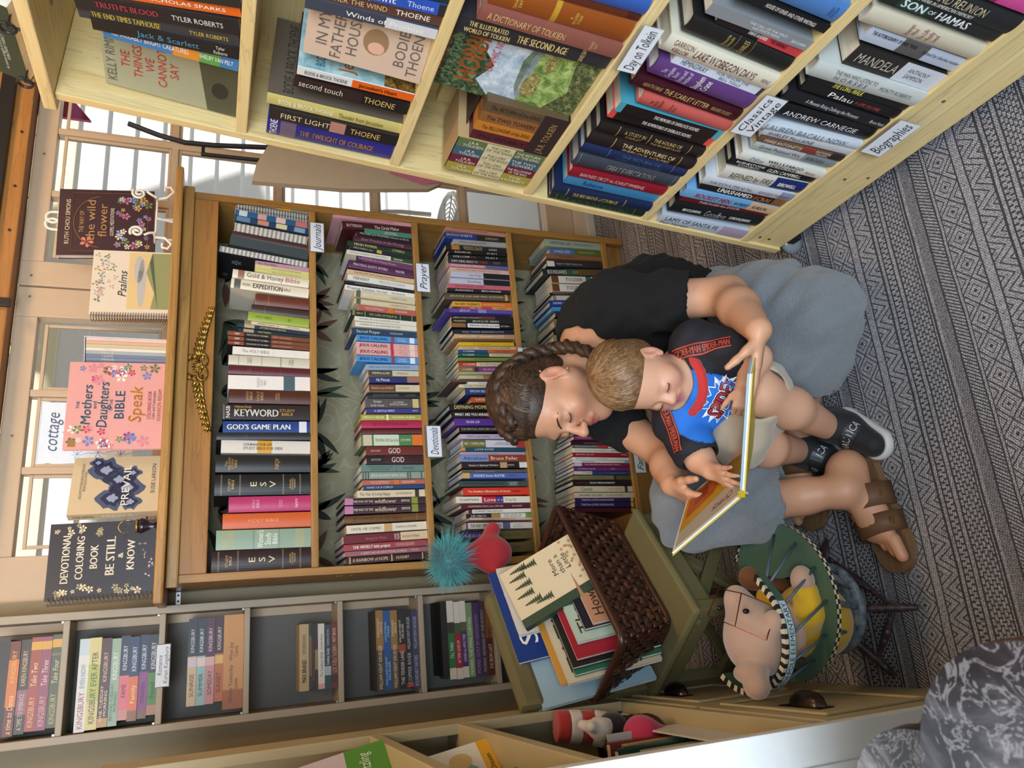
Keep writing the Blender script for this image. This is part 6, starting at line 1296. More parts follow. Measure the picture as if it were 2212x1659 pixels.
# white book bin with small books in the lower cubby
wbn = empty('book_bin', (-.47, -.74, .4303)); tag(wbn, 'white plastic bin holding small books in the lower cubby', 'bin')
MB().box(-.08, .08, -.12, -.117, 0, .12, .0).box(-.08, .08, .117, .12, 0, .15).box(-.08, -.077, -.117, .117, 0, .14).box(.077, .08, -.117, .117, 0, .07).box(-.077, .077, -.117, .117, 0, .003).obj('bin', plain('d8d8d2', .4), wbn)
for k, (c, h, yy) in enumerate((('2a5a88', .165, -.095), ('c8b890', .15, -.072), ('c8702c', .155, -.05), ('b8a888', .16, -.03), ('1f4a3c', .185, .0), ('3a7a80', .165, .03), ('c9a870', .15, .055), ('8a3a34', .16, .08))):
    b = make_book(.018, h, .11, c); b.matrix_world = Matrix.Translation((-.40, -.74+yy, .434)) @ Matrix.Rotation(PI/2+.0, 4, 'Z') @ Matrix.Rotation(.08*math.sin(k*2), 4, 'Y')
    tag(b, '%s small book standing in the white bin, %s from the near end' % (cname(c), ordn(k+1)), 'book', 'books in the white bin')
# soft toys and twig basket in the lower cubby (plain stand-ins, no characters)
t1 = SDF((-.52, -.62, .43), (-.34, -.36, .66), .0035); t1.ell((-.43, -.50, .47), (.05, .07, .045)).cone((-.42, -.50, .49), (-.39, -.55, .53), .026, .03)
o = soft('plush_toy', *t1.mesh(), fabric('black_plush', '1c1a1a', .95, 700)); tag(o, 'black soft plush bundle in the lower cubby', 'toy')
hat = empty('striped_roll', (0, 0, 0)); tag(hat, 'red and white striped fabric roll lying in the lower cubby', 'toy')
hp = [Vector((-.385, -.455, .610)), Vector((-.395, -.468, .535)), Vector((-.415, -.50, .462))]
for k in range(6):
    a = hp[0].lerp(hp[1], k/3) if k < 3 else hp[1].lerp(hp[2], (k-3)/3); b = hp[0].lerp(hp[1], (k+1)/3) if k < 3 else hp[1].lerp(hp[2], (k-2)/3)
    dd = SDF(np.minimum(a, b)-.05, np.maximum(a, b)+.05, .003); dd.cone(a, b, .031+.001*k, .032+.001*k); dd.cut(a, a-b).cut(b, b-a)
    soft('stripe', *dd.mesh(), fabric('red_plush', 'b02a24') if k % 2 == 0 else fabric('white_plush', 'd8cfc4'), hat, 1)
t3 = SDF((-.5, -.72, .42), (-.33, -.5, .6), .0035); t3.ell((-.40, -.615, .50), (.032, .038, .03)).cone((-.42, -.62, .46), (-.40, -.60, .50), .03, .03)
o = soft('plush_toy', *t3.mesh(), fabric('pink_plush', 'c02c5c')); tag(o, 'bright pink rounded plush beside the white book bin', 'toy')
t3 = SDF((-.46, -.62, .5), (-.33, -.5, .64), .003); t3.ell((-.388, -.565, .565), (.020, .024, .018))
for k in range(4): a = k*1.2-.6; t3.cone((-.388, -.565, .565), (-.378, -.565+.034*math.sin(a), .565+.034*math.cos(a)), .011, .010)
o = soft('plush_toy', *t3.mesh(), fabric('white_plush', 'd8cfc4')); tag(o, 'small white plush mitt hanging in the lower cubby', 'toy')
tb_ = empty('twig_basket', (-.455, -.53, .4303)); tag(tb_, 'dark twig basket under the soft toys in the lower cubby', 'basket')
tw = MB()
for k in range(10):
    R = .075+.004*k/10; tw.tube([(R*math.cos(a)*(1+.01*math.sin(9*a+k*3)), R*1.2*math.sin(a), .006+k*.008+.002*math.sin(7*a+k*2)) for a in np.linspace(0, 2*PI, 36)[:-1]], .0042, 6, True)
tw.obj('twig_coils', plain('3a2a1e', .7), tb_)
MB().lathe([(.07, .001), (.07, .004)], (0, 0, 0), 24).obj('base', plain('3a2a1e', .7), tb_)

# ================================================================ olive chair carrying the book basket
M_ol = plain('736b48', .35, bump=.08, bscale=60)
e1 = Vector((.787, .617, 0)); e2 = Vector((-.617, .787, 0))
CH = Matrix(((e1.x, e2.x, 0, -.186), (e1.y, e2.y, 0, -.613), (0, 0, 1, 0), (0, 0, 0, 1)))     # chair frame: x along the front edge, y to the back
chr_ = empty('child_chair'); chr_.matrix_world = CH; tag(chr_, 'olive painted wooden child chair carrying the woven basket', 'chair')
MB().box(-.012, .30, -.012, .285, .333, .352, .009).obj('seat', M_ol, chr_)
MB().box(.004, .285, .004, .022, .285, .3325, .003).obj('apron', M_ol, chr_); MB().box(.004, .022, .0225, .255, .285, .3325, .003).obj('apron', M_ol, chr_); MB().box(.267, .285, .0225, .255, .285, .3325, .003).obj('apron', M_ol, chr_)
for x, y in ((.0, .0), (.262, .0)): MB().box(x, x+.028, y-.0005, y+.027, .0005, .3328, .003).obj('leg', M_ol, chr_)
for x in (.008, .262):
    MB().add(*(lambda q: (q.v, q.f))(MB().box(x, x+.028, .252, .279, .0005, .3328, .003))).obj('leg', M_ol, chr_)
    m = MB().box(x, x+.024, -.010, .010, 0, .25, .003, Matrix.Translation((0, .2735, .3525)) @ Matrix.Rotation(-.02, 4, 'X')); m.obj('back_post', M_ol, chr_)
MB().box(.004, .312, -.016, .016, 0, .056, .013, Matrix.Translation((0, .279, .603)) @ Matrix.Rotation(-.02, 4, 'X')).obj('top_rail', M_ol, chr_)
MB().box(.0325, .2615, -.006, .006, 0, .035, .004, Matrix.Translation((0, .276, .51))).obj('back_slat', M_ol, chr_)
for y in (.005, .257): MB().box(.0365, .2615, y, y+.016, .10, .125, .003).obj('stretcher', M_ol, chr_)
for x in (.006, .268): MB().box(x, x+.016, .0275, .2515, .15, .175, .003).obj('stretcher', M_ol, chr_)
for s in (1, -1):
    MB().box(-.19, .19, .0, .014, -.014, .014, .002, Matrix.Translation((.145, .028 if s > 0 else .044, .205)) @ Matrix.Rotation(s*.72, 4, 'Y')).obj('cross_brace', M_ol, chr_)
# woven basket
BM_ = Matrix(((e1.x, e2.x, 0, -.232), (e1.y, e2.y, 0, -.578), (0, 0, 1, .3526), (0, 0, 0, 1)))
bk_ = empty('woven_basket'); bk_.matrix_world = BM_; tag(bk_, 'dark brown woven strip basket full of picture books on the olive chair', 'basket')
g = G('basket_strip'); n = g.noise(g.vm('MULTIPLY', g.co(), (60, 60, 60)), 1, 3); M_bs = g.out(g.ramp(n, [(.3, '1c0f0a'), (.55, '40241a'), (.75, '6a4026')]), .38)
HB = .148
def brect(z):                                   # corner rectangle of the basket wall at height z (with rounding)
    t = z/HB; a0, a1 = .050*(1-t), .406-.050*(1-t); b0, b1 = .016*(1-t), .206-.016*(1-t)
    return a0, a1, b0, b1
def bpoint(u, z, off):                          # u: distance round the wall 0..4 (one unit a side)
    a0, a1, b0, b1 = brect(z); s = int(u) % 4; t = u-int(u)
    if s == 0: return Vector((a0+(a1-a0)*t, b0-off, z))
    if s == 1: return Vector((a1+off, b0+(b1-b0)*t, z))
    if s == 2: return Vector((a1-(a1-a0)*t, b1+off, z))
    return Vector((a0-off, b1-(b1-b0)*t, z))
NS = [20, 10, 20, 10]; NR = 8
stakes = []
for s in range(4): stakes += [s+(k+.5)/NS[s] for k in range(NS[s])]
for r in range(NR):
    z = HB*(r+.5)/NR*.93+.004; v = []; f = []; hw = HB/NR*.40
    us = []
    for i, u in enumerate(stakes):
        us += [(u-.35/NS[int(u)], i, 0), (u, i, 1), (u+.35/NS[int(u)], i, 0)]
    for u, i, mid in us:
        o_ = (.0032 if (i+r) % 2 == 0 else -.0032)*(1 if mid else .55)
        v += [bpoint(u, z-hw, o_), bpoint(u, z+hw, o_)]
    m = len(us)
    f = [(2*i, 2*((i+1) % m), 2*((i+1) % m)+1, 2*i+1) for i in range(m)]
    ob = mesh_obj('weave_strip', v, f, M_bs, bk_, True); sm = ob.modifiers.new('thick', 'SOLIDIFY'); sm.thickness = .0012; sm.offset = 0
for i, u in enumerate(stakes):
    v = []; f = []; hw = .36/NS[int(u)]; zs = np.linspace(0, HB*.96, NR*2+1)
    for j, z in enumerate(zs):
        o_ = -.0022*math.cos(PI*(j/2-.5))*(1 if i % 2 == 0 else -1) if j % 2 else 0
        r = (j-1)//2
        if j % 2: o_ = (-.0032 if (i+r) % 2 == 0 else .0032)
        v += [bpoint(u-hw*.8, z, o_), bpoint(u+hw*.8, z, o_)]
    f = [(2*j, 2*j+1, 2*j+3, 2*j+2) for j in range(len(zs)-1)]
    mesh_obj('stake', v, f, M_bs, bk_, True)
rim = MB()
for z, r in ((HB-.004, .0085), (.006, .007)):
    a0, a1, b0, b1 = brect(z); c = .022; P = []
    for cx, cy, s0 in ((a1-c, b0+c, -PI/2), (a1-c, b1-c, 0), (a0+c, b1-c, PI/2), (a0+c, b0+c, PI)):
        for q in range(5): an = s0+q*PI/8; P.append((cx+c*math.cos(an), cy+c*math.sin(an), z))
    rim.tube(P, r, 8, True)
rim.obj('rim', plain('3a1f14', .35), bk_, True)
MB().box(.05, .356, .018, .188, .0006, .004).obj('base', M_bs, bk_)
# picture books standing in the basket, covers leaning back
BB = [  # name colour a0 width h b tilt label title
 ('d8d0c0', .02, .25, .270, .166, .42, 'white line-art colouring book at the back of the basket', ''),
 ('9ab8c8', .01, .24, .262, .152, .42, 'pale blue picture book second from the back of the basket', ''),
 ('1c3a80', .12, .26, .285, .139, .40, 'glossy deep blue picture book with white letters in the basket', 'ST. I'),
 ('dcd4c8', .18, .20, .268, .126, .40, 'white paper folder sticking out of the basket', 'FIVE'),
 ('c9913c', .03, .23, .225, .113, .42, 'orange yellow book in the middle of the basket', 'THE NEW'),
 ('d0c2a4', .02, .21, .215, .101, .42, 'cream book with small capitals in the basket', 'TAZI'),
 ('2f6a4c', .03, .18, .200, .090, .42, 'green speckled book in the basket', ''),
 ('20201f', .04, .20, .205, .078, .42, 'black book in the basket between green and red ones', ''),
 ('a02430', .05, .17, .195, .066, .42, 'thin red book in the basket', ''),
 ('b4c4b0', .08, .18, .185, .054, .42, 'pale mint book with purple panel in the basket', 'Thank'),
 ('22202a', .10, .17, .165, .042, .42, 'dark navy book near the front of the basket', ''),
 ('c08a68', .10, .15, .150, .030, .40, 'peach coloured book at the front of the basket', 'How to'),
]
for c, a0, w, h, b, tilt, lab, tt in BB:
    t = .009; o = MB().box(0, w, 0, .0012, 0, h).box(0, w, t-.0012, t, 0, h).obj('picture_book', cover_mat(c))
    MB().box(.001, w-.001, .0013, t-.0013, .001, h-.001).obj('page_block', M_pagew, o)
    if tt: text_obj('cover_title', tt, (w*.45, -.001, h*.86), (1, 0, 0), (0, 0, 1), w*.7, h*.16, ink('f0ece0' if c in ('1c3a80', '22202a') else '3a2c24'), o)
    if c == 'd8d0c0':
        dr = MB()
        for k in range(16): dr.tube([(w*(.1+.8*rg.random()), -.0006, h*(.3+.65*rg.random())) for _ in range(2)]+[(w*(.1+.8*rg.random()), -.0006, h*(.3+.65*rg.random()))], .0006, 4)
        dr.obj('line_drawing', ink('3a3a3c'), o)
    if c == 'b4c4b0': MB().box(0, w, -.0006, -.0001, 0, h*.42).obj('cover_print', ink('5a3a78'), o)
    if c == '9ab8c8': text_obj('cover_title', 'D', (w*.3, -.0012, h*.6), (1, 0, 0), (0, 0, 1), w*.4, h*.3, ink('20242c'), o, .3)
    o.matrix_world = BM_ @ Matrix.Translation((a0, b, .006)) @ Matrix.Rotation(-tilt*.55, 4, 'X'); tag(o, lab, 'book', 'picture books in the woven basket')
o = MB().box(0, .16, 0, .0016, 0, .205).box(0, .16, .0124, .014, 0, .205).box(0, .0016, .0016, .0124, 0, .205).obj('picture_book', cover_mat('d9c7a4'))
MB().box(.0017, .158, .0017, .0123, .001, .204).obj('page_block', M_pagew, o)
MB().box(-.0006, .022, -.0006, .0146, 0, .205).obj('green_spine', cover_mat('2f4434'), o)
text_obj('cover_title', 'More/than a/Little', (.10, -.001, .07), (1, 0, 0), (0, 0, 1), .055, .05, ink('4a3a28'), o)
tr = MB()
for k, (cx, cz) in enumerate(((.05, .14), (.075, .15), (.10, .145), (.125, .15), (.145, .14), (.04, .115), (.14, .115))):
    for q in range(7):
        ww = .012*(1-q/8); zz = cz+q*.006; tr.add([(cx-ww, -.0005, zz), (cx+ww, -.0005, zz), (cx, -.0005, zz+.008)], [(0, 1, 2)])
tr.obj('tree_print', ink('3c4a34'), o)
ft = MB()
for k in range(22):
    cx, cz = rg.uniform(.03, .155), rg.uniform(.015, .05); ft.add(ell(cx, cz, .004, .004, -.0006, 7), [tuple(range(7))])
ft.obj('meadow_print', ink('b08a64'), o)
o.matrix_world = BM_ @ Matrix.Translation((.185, .03, .10)) @ Matrix.Rotation(-.10, 4, 'Y') @ Matrix.Rotation(-.62, 4, 'X')
tag(o, 'cream picture book with green trees and a dark green spine on top of the basket', 'book')
# red soft toy with teal fluff behind the basket (plain stand-in)
pt = empty('fluffy_toy', (0, 0, 0)); tag(pt, 'red soft toy with a big teal fluffy pompom leaning behind the basket', 'toy')
r1 = SDF((-.10, -.24, .48), (.12, -.02, .80), .0035); r1.ell((.0, -.12, .60), (.045, .035, .055)).cone((.02, -.12, .62), (.062, -.10, .585), .017, .020).cone((-.03, -.13, .62), (-.068, -.15, .56), .016, .017).cone((0, -.12, .63), (-.005, -.125, .68), .03, .03)
soft('body', *r1.mesh(), fabric('red_plush', 'b02028'), pt)
fz = MB(); fc = Vector((-.015, -.13, .712)); rr = random.Random(2)
fz.ball(fc, .034)
for k in range(2600):
    d = Vector((rr.gauss(0, 1), rr.gauss(0, 1), rr.gauss(0, 1))).normalized(); d.z = d.z*.9+.12
    L = rr.uniform(.038, .062); p0 = fc+d*.03; side = Vector((rr.gauss(0, 1), rr.gauss(0, 1), rr.gauss(0, 1)))*.012
    p1 = fc+d*(L*.8)+side*.4; p2 = fc+d*(L+.012)+side-Vector((0, 0, .006))
    w = d.orthogonal().normalized()*.0011; n = len(fz.v)
    fz.add([p0-w, p0+w, p1+w*.7, p1-w*.7, p2], [(0, 1, 2, 3), (3, 2, 4)])
fo = fz.obj('teal_fluff', fabric('teal_fur', '4fa2a8', .8, 900), pt, False); fo['kind'] = 'stuff'
# ================================================================ miniature windsor chair with a plush mouse
mc = empty('miniature_chair', (-.012, -.018, 0)); tag(mc, 'small painted windsor chair with green tray and checked edges on the rug', 'chair')
g = G('blue_wash'); n = g.noise(g.co(), 70, 4); M_bw = g.out(g.ramp(n, [(.35, '4f5a64'), (.6, '7d8890'), (.8, '9a9a86')]), .4)
g = G('plum_silver_wash'); n = g.noise(g.co(), 80, 4); M_ps = g.out(g.ramp(n, [(.4, '3a2a2c'), (.62, '4c3c40'), (.8, '9a9a9a')]), .35)
g = G('green_glitter'); n = g.vor(g.co(), 900); M_gg = g.out(g.mix(g.m('LESS_THAN', n, .13), '46614f', 'd4ded2'), .35)
M_g = plain('43604e', .35)
sc0 = Vector((-.192, -.69, 0))
MB().lathe([(.078, .068), (.090, .072), (.092, .082), (.086, .088), (.05, .084)], sc0, 32).obj('seat', M_bw, mc, True)
for az in (-95, 202, 20, 85):
    a = math.radians(az); u = Vector((math.cos(a), math.sin(a), 0)); p0 = sc0+u*.06+Vector((0, 0, .069)); p1 = sc0+u*.15+Vector((0, 0, .003))
    tt = np.linspace(0, 1, 15); rr_ = [.005, .006, .007, .008, .009, .0075, .010, .007, .010, .0075, .009, .0085, .007, .006, .005]
    MB().tube([p0.lerp(p1, t) for t in tt], rr_, 10).obj('leg', M_ps, mc, True)
for a1, a2 in ((-95, 202), (20, 85), (-95, 20)):
    p = [sc0+Vector((math.cos(math.radians(a)), math.sin(math.radians(a)), 0))*.115+Vector((0, 0, .026)) for a in (a1, a2)]
    MB().tube([p[0].lerp(p[1], t) for t in np.linspace(0, 1, 9)], [.003, .004, .005, .007, .008, .007, .005, .004, .003], 8).obj('stretcher', M_ps, mc, True)
tc = Vector((-.170, -.70, .203)); A0, A1 = math.radians(-205), math.radians(62); NT = 54
def tray_in(a): return .118-.075*max(0, math.cos(a-math.radians(-8)))**1.2
v = []; f = []
for i in range(NT+1):
    a = A0+(A1-A0)*i/NT; e = min(1, (NT-i)/5, (i)/3); e = math.sqrt(max(e, 0)); ri = tray_in(a); ro = .152; mid = (ri+ro)/2; hw = (ro-ri)/2*max(e, .05)
    for r, z in ((mid-hw, 0), (mid+hw, 0), (mid+hw, .009), (mid-hw, .009)): v.append((tc.x+r*math.cos(a), tc.y+r*math.sin(a), tc.z+z))
for i in range(NT):
    for k in range(4): f.append((4*i+k, 4*i+(k+1) % 4, 4*i+4+(k+1) % 4, 4*i+4+k))
f += [(0, 3, 2, 1), (4*NT, 4*NT+1, 4*NT+2, 4*NT+3)]
mesh_obj('tray', v, f, M_gg, mc)
M_chk = [plain('2b1f20', .4), plain('d8cfb4', .4)]
for q in (0, 1):                                      # painted checks on the tray's edge
    m = MB()
    for i in range(0, 78):
        a0 = A0+(A1-A0)*(.02+.95*i/78); a1 = A0+(A1-A0)*(.02+.95*(i+.98)/78)
        for lvl in (0, 1):
            if (i+lvl) % 2 == q:
                z0, z1 = tc.z+.0045*lvl, tc.z+.0045*(lvl+1); R = .1526
                m.add([(tc.x+R*math.cos(a0), tc.y+R*math.sin(a0), z0), (tc.x+R*math.cos(a1), tc.y+R*math.sin(a1), z0), (tc.x+R*math.cos(a1), tc.y+R*math.sin(a1), z1), (tc.x+R*math.cos(a0), tc.y+R*math.sin(a0), z1)], [(0, 1, 2, 3)])
    m.obj('check_paint', M_chk[q], mc)['kind'] = 'stuff'
bcn = Vector((-.222, -.712, .290)); B0, B1 = math.radians(-28), math.radians(-232); NB_ = 48
def band_pt(a, r, z):
    k = 1+.25*max(0, (abs(a-math.radians(-110))-1.2))
    return Vector((bcn.x+r*k*math.cos(a), bcn.y+r*k*math.sin(a), bcn.z+z))
v = []; f = []
for i in range(NB_+1):
    a = B0+(B1-B0)*i/NB_
    for r, z in ((.100, 0), (.110, 0), (.110, .024), (.100, .024)): v.append(band_pt(a, r, z))
for i in range(NB_):
    for k in range(4): f.append((4*i+k, 4*i+4+k, 4*i+4+(k+1) % 4, 4*i+(k+1) % 4))
f += [(0, 1, 2, 3), (4*NB_, 4*NB_+3, 4*NB_+2, 4*NB_+1)]
mesh_obj('back_band', v, f, M_g, mc)
for q in (0, 1):
    m = MB()
    for i in range(44):
        if i % 2 == q:
            a0 = B0+(B1-B0)*i/44; a1 = B0+(B1-B0)*(i+.97)/44
            m.add([band_pt(a0, .0995, .0245), band_pt(a1, .0995, .0245), band_pt(a1, .1106, .0245), band_pt(a0, .1106, .0245), band_pt(a1, .1106, .018), band_pt(a0, .1106, .018)], [(0, 1, 2, 3), (3, 2, 4, 5)])
    m.obj('stripe_paint', M_chk[q], mc)['kind'] = 'stuff'
v = []; f = []
L0, L1 = math.radians(-62), math.radians(-178)
for i in range(25):
    a = L1+(L0-L1)*i/24; v += [band_pt(a, .1108, .002), band_pt(a, .1108, .0165)]
mesh_obj('name_strip', v, [(2*i, 2*i+2, 2*i+3, 2*i+1) for i in range(24)], ink('b9ccd2'), mc)
def wrapb(q): a = L1+(L0-L1)*(q.x+.5); return band_pt(a, .1113, .0092+q.y)
text_obj('strip_lettering', 'OF NORTH POLE ELEMENTARY', (0, 0, 0), (1, 0, 0), (0, 1, 0), .94, .011, ink('15262c'), mc, surf=None)
to = [o for o in mc.children if o.name.startswith('strip_lettering')][0]
lv, lf, lw = lettering('OF NORTH POLE ELEMENTARY')
for i, q in enumerate(to.data.vertices): p = lv[i]; q.co = wrapb(Vector((p[0]/lw*.96-.48, (p[1]-.35)*.0145, 0)))
for i in range(9):                                   # spindles: seat to tray, tray to band
    a = math.radians(-205+i*28)
    p0 = sc0+Vector((math.cos(a)*.080, math.sin(a)*.080, .087)); p1 = tc+Vector((math.cos(a)*.132, math.sin(a)*.132, 0))
    MB().tube([p0.lerp(p1, t) for t in np.linspace(0, 1, 7)], [.003, .004, .0055, .006, .005, .0035, .003], 8).obj('spindle', M_bw, mc, True)
    if 0 < i < 8:
        a2 = min(max(a, B1+.06), B0-.06)
        MB().tube([tc+Vector((math.cos(a)*.130, math.sin(a)*.130, .009)), band_pt(a2, .105, .001)], .0028, 8).obj('spindle', plain('4a606c', .35), mc, True)
# plush mouse
ms = empty('plush_mouse', (-.012, -.018, 0)); tag(ms, 'pinkish beige plush mouse in yellow jumper with wire spectacles sitting in the miniature chair', 'toy')
M_fur = fabric('mouse_plush', 'b9957e', .95, 900, .4, .6); M_yel = fabric('yellow_felt', 'd9ab18', .9, 600, .4, .4)
d = SDF((-.36, -.86, .18), (-.09, -.58, .46), .003)
hc = np.array([-.235, -.735, .312])
d.ell(hc, (.068, .062, .058), k=.01).cone(hc+(.02, .01, -.005), hc+(.072, .028, .004), .048, .026, .02).cone(hc+(.07, .028, .004), hc+(.085, .033, .006), .02, .012, .02)
d.ell(hc+(-.055, -.02, .04), (.020, .032, .030), k=.006).cone(hc+(-.05, -.02, .03), hc+(-.075, -.045, .05), .02, .024, .01)
d.cone(hc+(.0, -.045, .012), hc+(.032, -.066, .004), .016, .019, .012)
soft('head', *d.mesh(), M_fur, ms)
d = SDF((-.34, -.86, .085), (-.05, -.56, .30), .003); d.ell((-.212, -.725, .160), (.074, .072, .075)).cone((-.22, -.755, .205), (-.195, -.79, .222), .03, .027).cone((-.195, -.79, .222), (-.16, -.795, .226), .027, .024)
d.cone((-.21, -.67, .20), (-.16, -.64, .19), .028, .024)
soft('jumper', *d.mesh(), M_yel, ms)
d = SDF((-.18, -.86, .18), (-.08, -.74, .28), .0028); d.ell((-.137, -.797, .230), (.028, .022, .022))
soft('hand', *d.mesh(), M_fur, ms)
d = SDF((-.2, -.70, .07), (-.05, -.56, .28), .003); d.cone((-.16, -.655, .12), (-.125, -.63, .20), .022, .020).ell((-.118, -.622, .215), (.024, .02, .024))
soft('foot', *d.mesh(), fabric('brown_plush', '7a4a24'), ms)
d = SDF((-.34, -.8, .2), (-.12, -.66, .27), .003); d.ell((-.225, -.74, .245), (.055, .052, .02))
soft('collar', *d.mesh(), M_fur, ms)
gl = MB(); gc_ = Vector(hc)+Vector((.060, .012, .040))
gl.tube([Vector(hc)+Vector(q) for q in ((.028, -.045, .075), (.085, -.02, .030), (.055, -.06, -.012), (.0, -.075, .035))], .0012, 6, True).tube([Vector(hc)+Vector(q) for q in ((.05, .02, .085), (.098, .04, .035), (.085, -.02, .030), (.028, -.045, .075))], .0012, 6, True)
gl.obj('spectacles', plain('7a3c20', .25, .9), ms)
for q in ((.052, -.030, .034), (.062, .045, .036)): MB().ball(Vector(hc)+Vector(q), (.005, .005, .007)).obj('eye', plain('0f0d0d', .15), ms, True)
# ================================================================ marble table tops close to the camera
def marble():
    g = G('dark_marble'); v = g.co(); n = g.noise(v, 9, 6, .62, 1.4); w = g.noise(v, 26, 5, .6, 2.2)
    c = g.ramp(n, [(.30, '141318'), (.48, '28262c'), (.60, '4c4a4f'), (.74, '8f8d90')])
    ve = g.m('LESS_THAN', g.m('ABSOLUTE', g.m('SUBTRACT', w, .5)), .022)
    return g.out(g.mix(g.m('MULTIPLY', ve, .5), c, '98969a'), .18)
M_mar = marble()
def rrect(x0, x1, y0, y1, r):
    P = []
    for cx, cy, a in ((x1-r, y0+r, -PI/2), (x1-r, y1-r, 0), (x0+r, y1-r, PI/2), (x0+r, y0+r, PI)):
        for q in range(9): P.append((cx+r*math.cos(a+q*PI/16), cy+r*math.sin(a+q*PI/16)))
    return P
def nest_table(x0, x1, y0, y1, r, z, lab):
    o = empty('marble_table', (0, 0, 0)); tag(o, lab, 'table')
    MB().prism(rrect(x0, x1, y0, y1, r), z-.020, z).obj('table_top', M_mar, o)
    MB().prism(rrect(x0-.002, x1+.002, y0-.002, y1+.002, r), z-.026, z-.0205).obj('edge_trim', plain('3a2620', .4), o)
    for x in (x0+.06, x1-.06):
        for y in (y0+.06, y1-.06): MB().box(x-.012, x+.012, y-.012, y+.012, .0005, z-.0265, .002).obj('leg', M_black, o)
    return o
nest_table(-.74, -.228, -2.30, -1.455, .105, .70, 'nearest dark marble table top at the corner, closest to camera')
nest_table(-.74, -.316, -1.95, -1.275, .09, .62, 'lower dark marble table partly under the nearest marble top')
bs_ = MB().prism(rrect(-.74, -.303, -1.90, -1.250, .09), .485, .505).obj('black_tray_table', M_black); tag(bs_, 'black rounded table edge under the lower marble top', 'table')
for x in (-.70, -.36):
    for y in (-1.84, -1.31): MB().box(x-.01, x+.01, y-.01, y+.01, .0005, .4848, .002).obj('leg', M_black, bs_)
# ================================================================ people
def skin_mat(name):
    g = G(name); at = g.N.new('ShaderNodeAttribute'); at.attribute_name = 'Col'
    n = g.noise(g.co(), 260, 3); c = g.mix(g.m('MULTIPLY', n, .12), at.outputs['Color'], '8a4a34'); g.bump(g.noise(g.co(), 900, 2), .10, .0006)
    return g.out(c, .48, **{'Subsurface Weight': .12, 'Subsurface Radius': (1, .35, .2), 'Subsurface Scale': .006})
class Head:
    def __init__(s, c, R, k): s.c = np.array(c); s.R = np.array(R); s.k = k
    def p(s, *q): return s.c+s.R@(np.array(q, float)*s.k)
    def loc(s, V): return (np.asarray(V)-s.c)@s.R/s.k
def head_sdf(d, H, child=False):
    k = H.k; R = H.R
    def E(c, r, b=.012, sub=False): d.ell(H.p(*c), np.array(r)*k, R, b*k, sub)
    def Cn(a, b_, ra, rb, b=.012, sub=False): d.cone(H.p(*a), H.p(*b_), ra*k, rb*k, b*k, sub)
    if child:
        E((0, .016, .040), (.077, .092, .080)); E((0, -.022, -.022), (.066, .064, .070), .03)
        Cn((0, -.045, -.060), (0, -.060, -.080), .034, .020, .03)
        for s in (-1, 1): E((s*.036, -.050, -.040), (.028, .027, .027), .02)
        Cn((0, -.078, -.014), (0, -.092, -.036), .007, .010, .012); E((0, -.093, -.038), (.012, .010, .009), .006)
    else:
        E((0, .014, .042), (.073, .090, .079)); E((0, -.022, -.022), (.060, .064, .084), .03)
        Cn((0, -.050, -.074), (0, -.066, -.096), .030, .018, .03)
        for s in (-1, 1): E((s*.036, -.055, -.032), (.025, .026, .026), .022); Cn((s*.046, .0, -.050), (s*.014, -.058, -.094), .022, .018, .03)
        Cn((-.034, -.072, .014), (.034, -.072, .014), .013, .013, .02)
        Cn((0, -.082, .006), (0, -.108, -.030), .0065, .0105, .012); E((0, -.109, -.033), (.0115, .0105, .010), .008)
    ez = -.016 if child else -.003; ey = -.076 if child else -.080
    nz = -.042 if child else -.037; ny = -.086 if child else -.098
    for s in (-1, 1):
        E((s*.0105, ny, nz), (.0075, .009, .0065), .006)
        E((s*.030, ey-.010, ez+.004), (.018, .010, .010), .012, True)
        E((s*.030, ey+.0065, ez-.002), (.0165, .0125, .0115), .004)
    mz, my = (-.062, -.080) if child else (-.064, -.084)
    Cn((-.017, my, mz+.003), (.017, my, mz+.003), .0055, .0055, .008); E((0, my-.005, mz+.005), (.013, .006, .0055), .006); E((0, my-.003, mz-.006), (.014, .0075, .0062), .006)
    Cn((-.019, my-.008, mz), (.019, my-.008, mz), .0016, .0016, .004, True)
    for s in (-1, 1):
        E((s*.074, .012, -.008), (.007, .017, .030), .006); E((s*.079, .008, -.004), (.005, .009, .018), .004, True); E((s*.073, .004, -.034), (.006, .008, .009), .006)
def head_col(H, V, base, lip, cheek, child=False):
    L = H.loc(V); mz, my = (-.062, -.080) if child else (-.064, -.084)
    c = np.tile(np.array(hx(base)), (len(V), 1))
    def mixin(m, col): nonlocal c; c = c*(1-m[:, None])+np.array(hx(col))*m[:, None]
    ch = sum(np.exp(-(((L[:, 0]-s*.038)/.022)**2+((L[:, 2]+.036)/.022)**2)) for s in (-1, 1))*(L[:, 1] < -.03); mixin(np.clip(ch*.55, 0, .6), cheek)
    lm = np.exp(-((L[:, 0]/.017)**4+((L[:, 2]-mz-.001)/.0095)**4))*(L[:, 1] < my+.012); mixin(np.clip(lm*1.1, 0, .95), lip)
    ns = np.exp(-((L[:, 0]/.014)**2+((L[:, 2]+.036)/.012)**2))*(L[:, 1] < -.085); mixin(np.clip(ns*.35, 0, .4), cheek)
    er = (np.abs(L[:, 0]) > .068)*np.exp(-(((L[:, 1]-.01)/.02)**2+((L[:, 2]+.008)/.03)**2)); mixin(np.clip(er*.5, 0, .5), cheek)
    return c
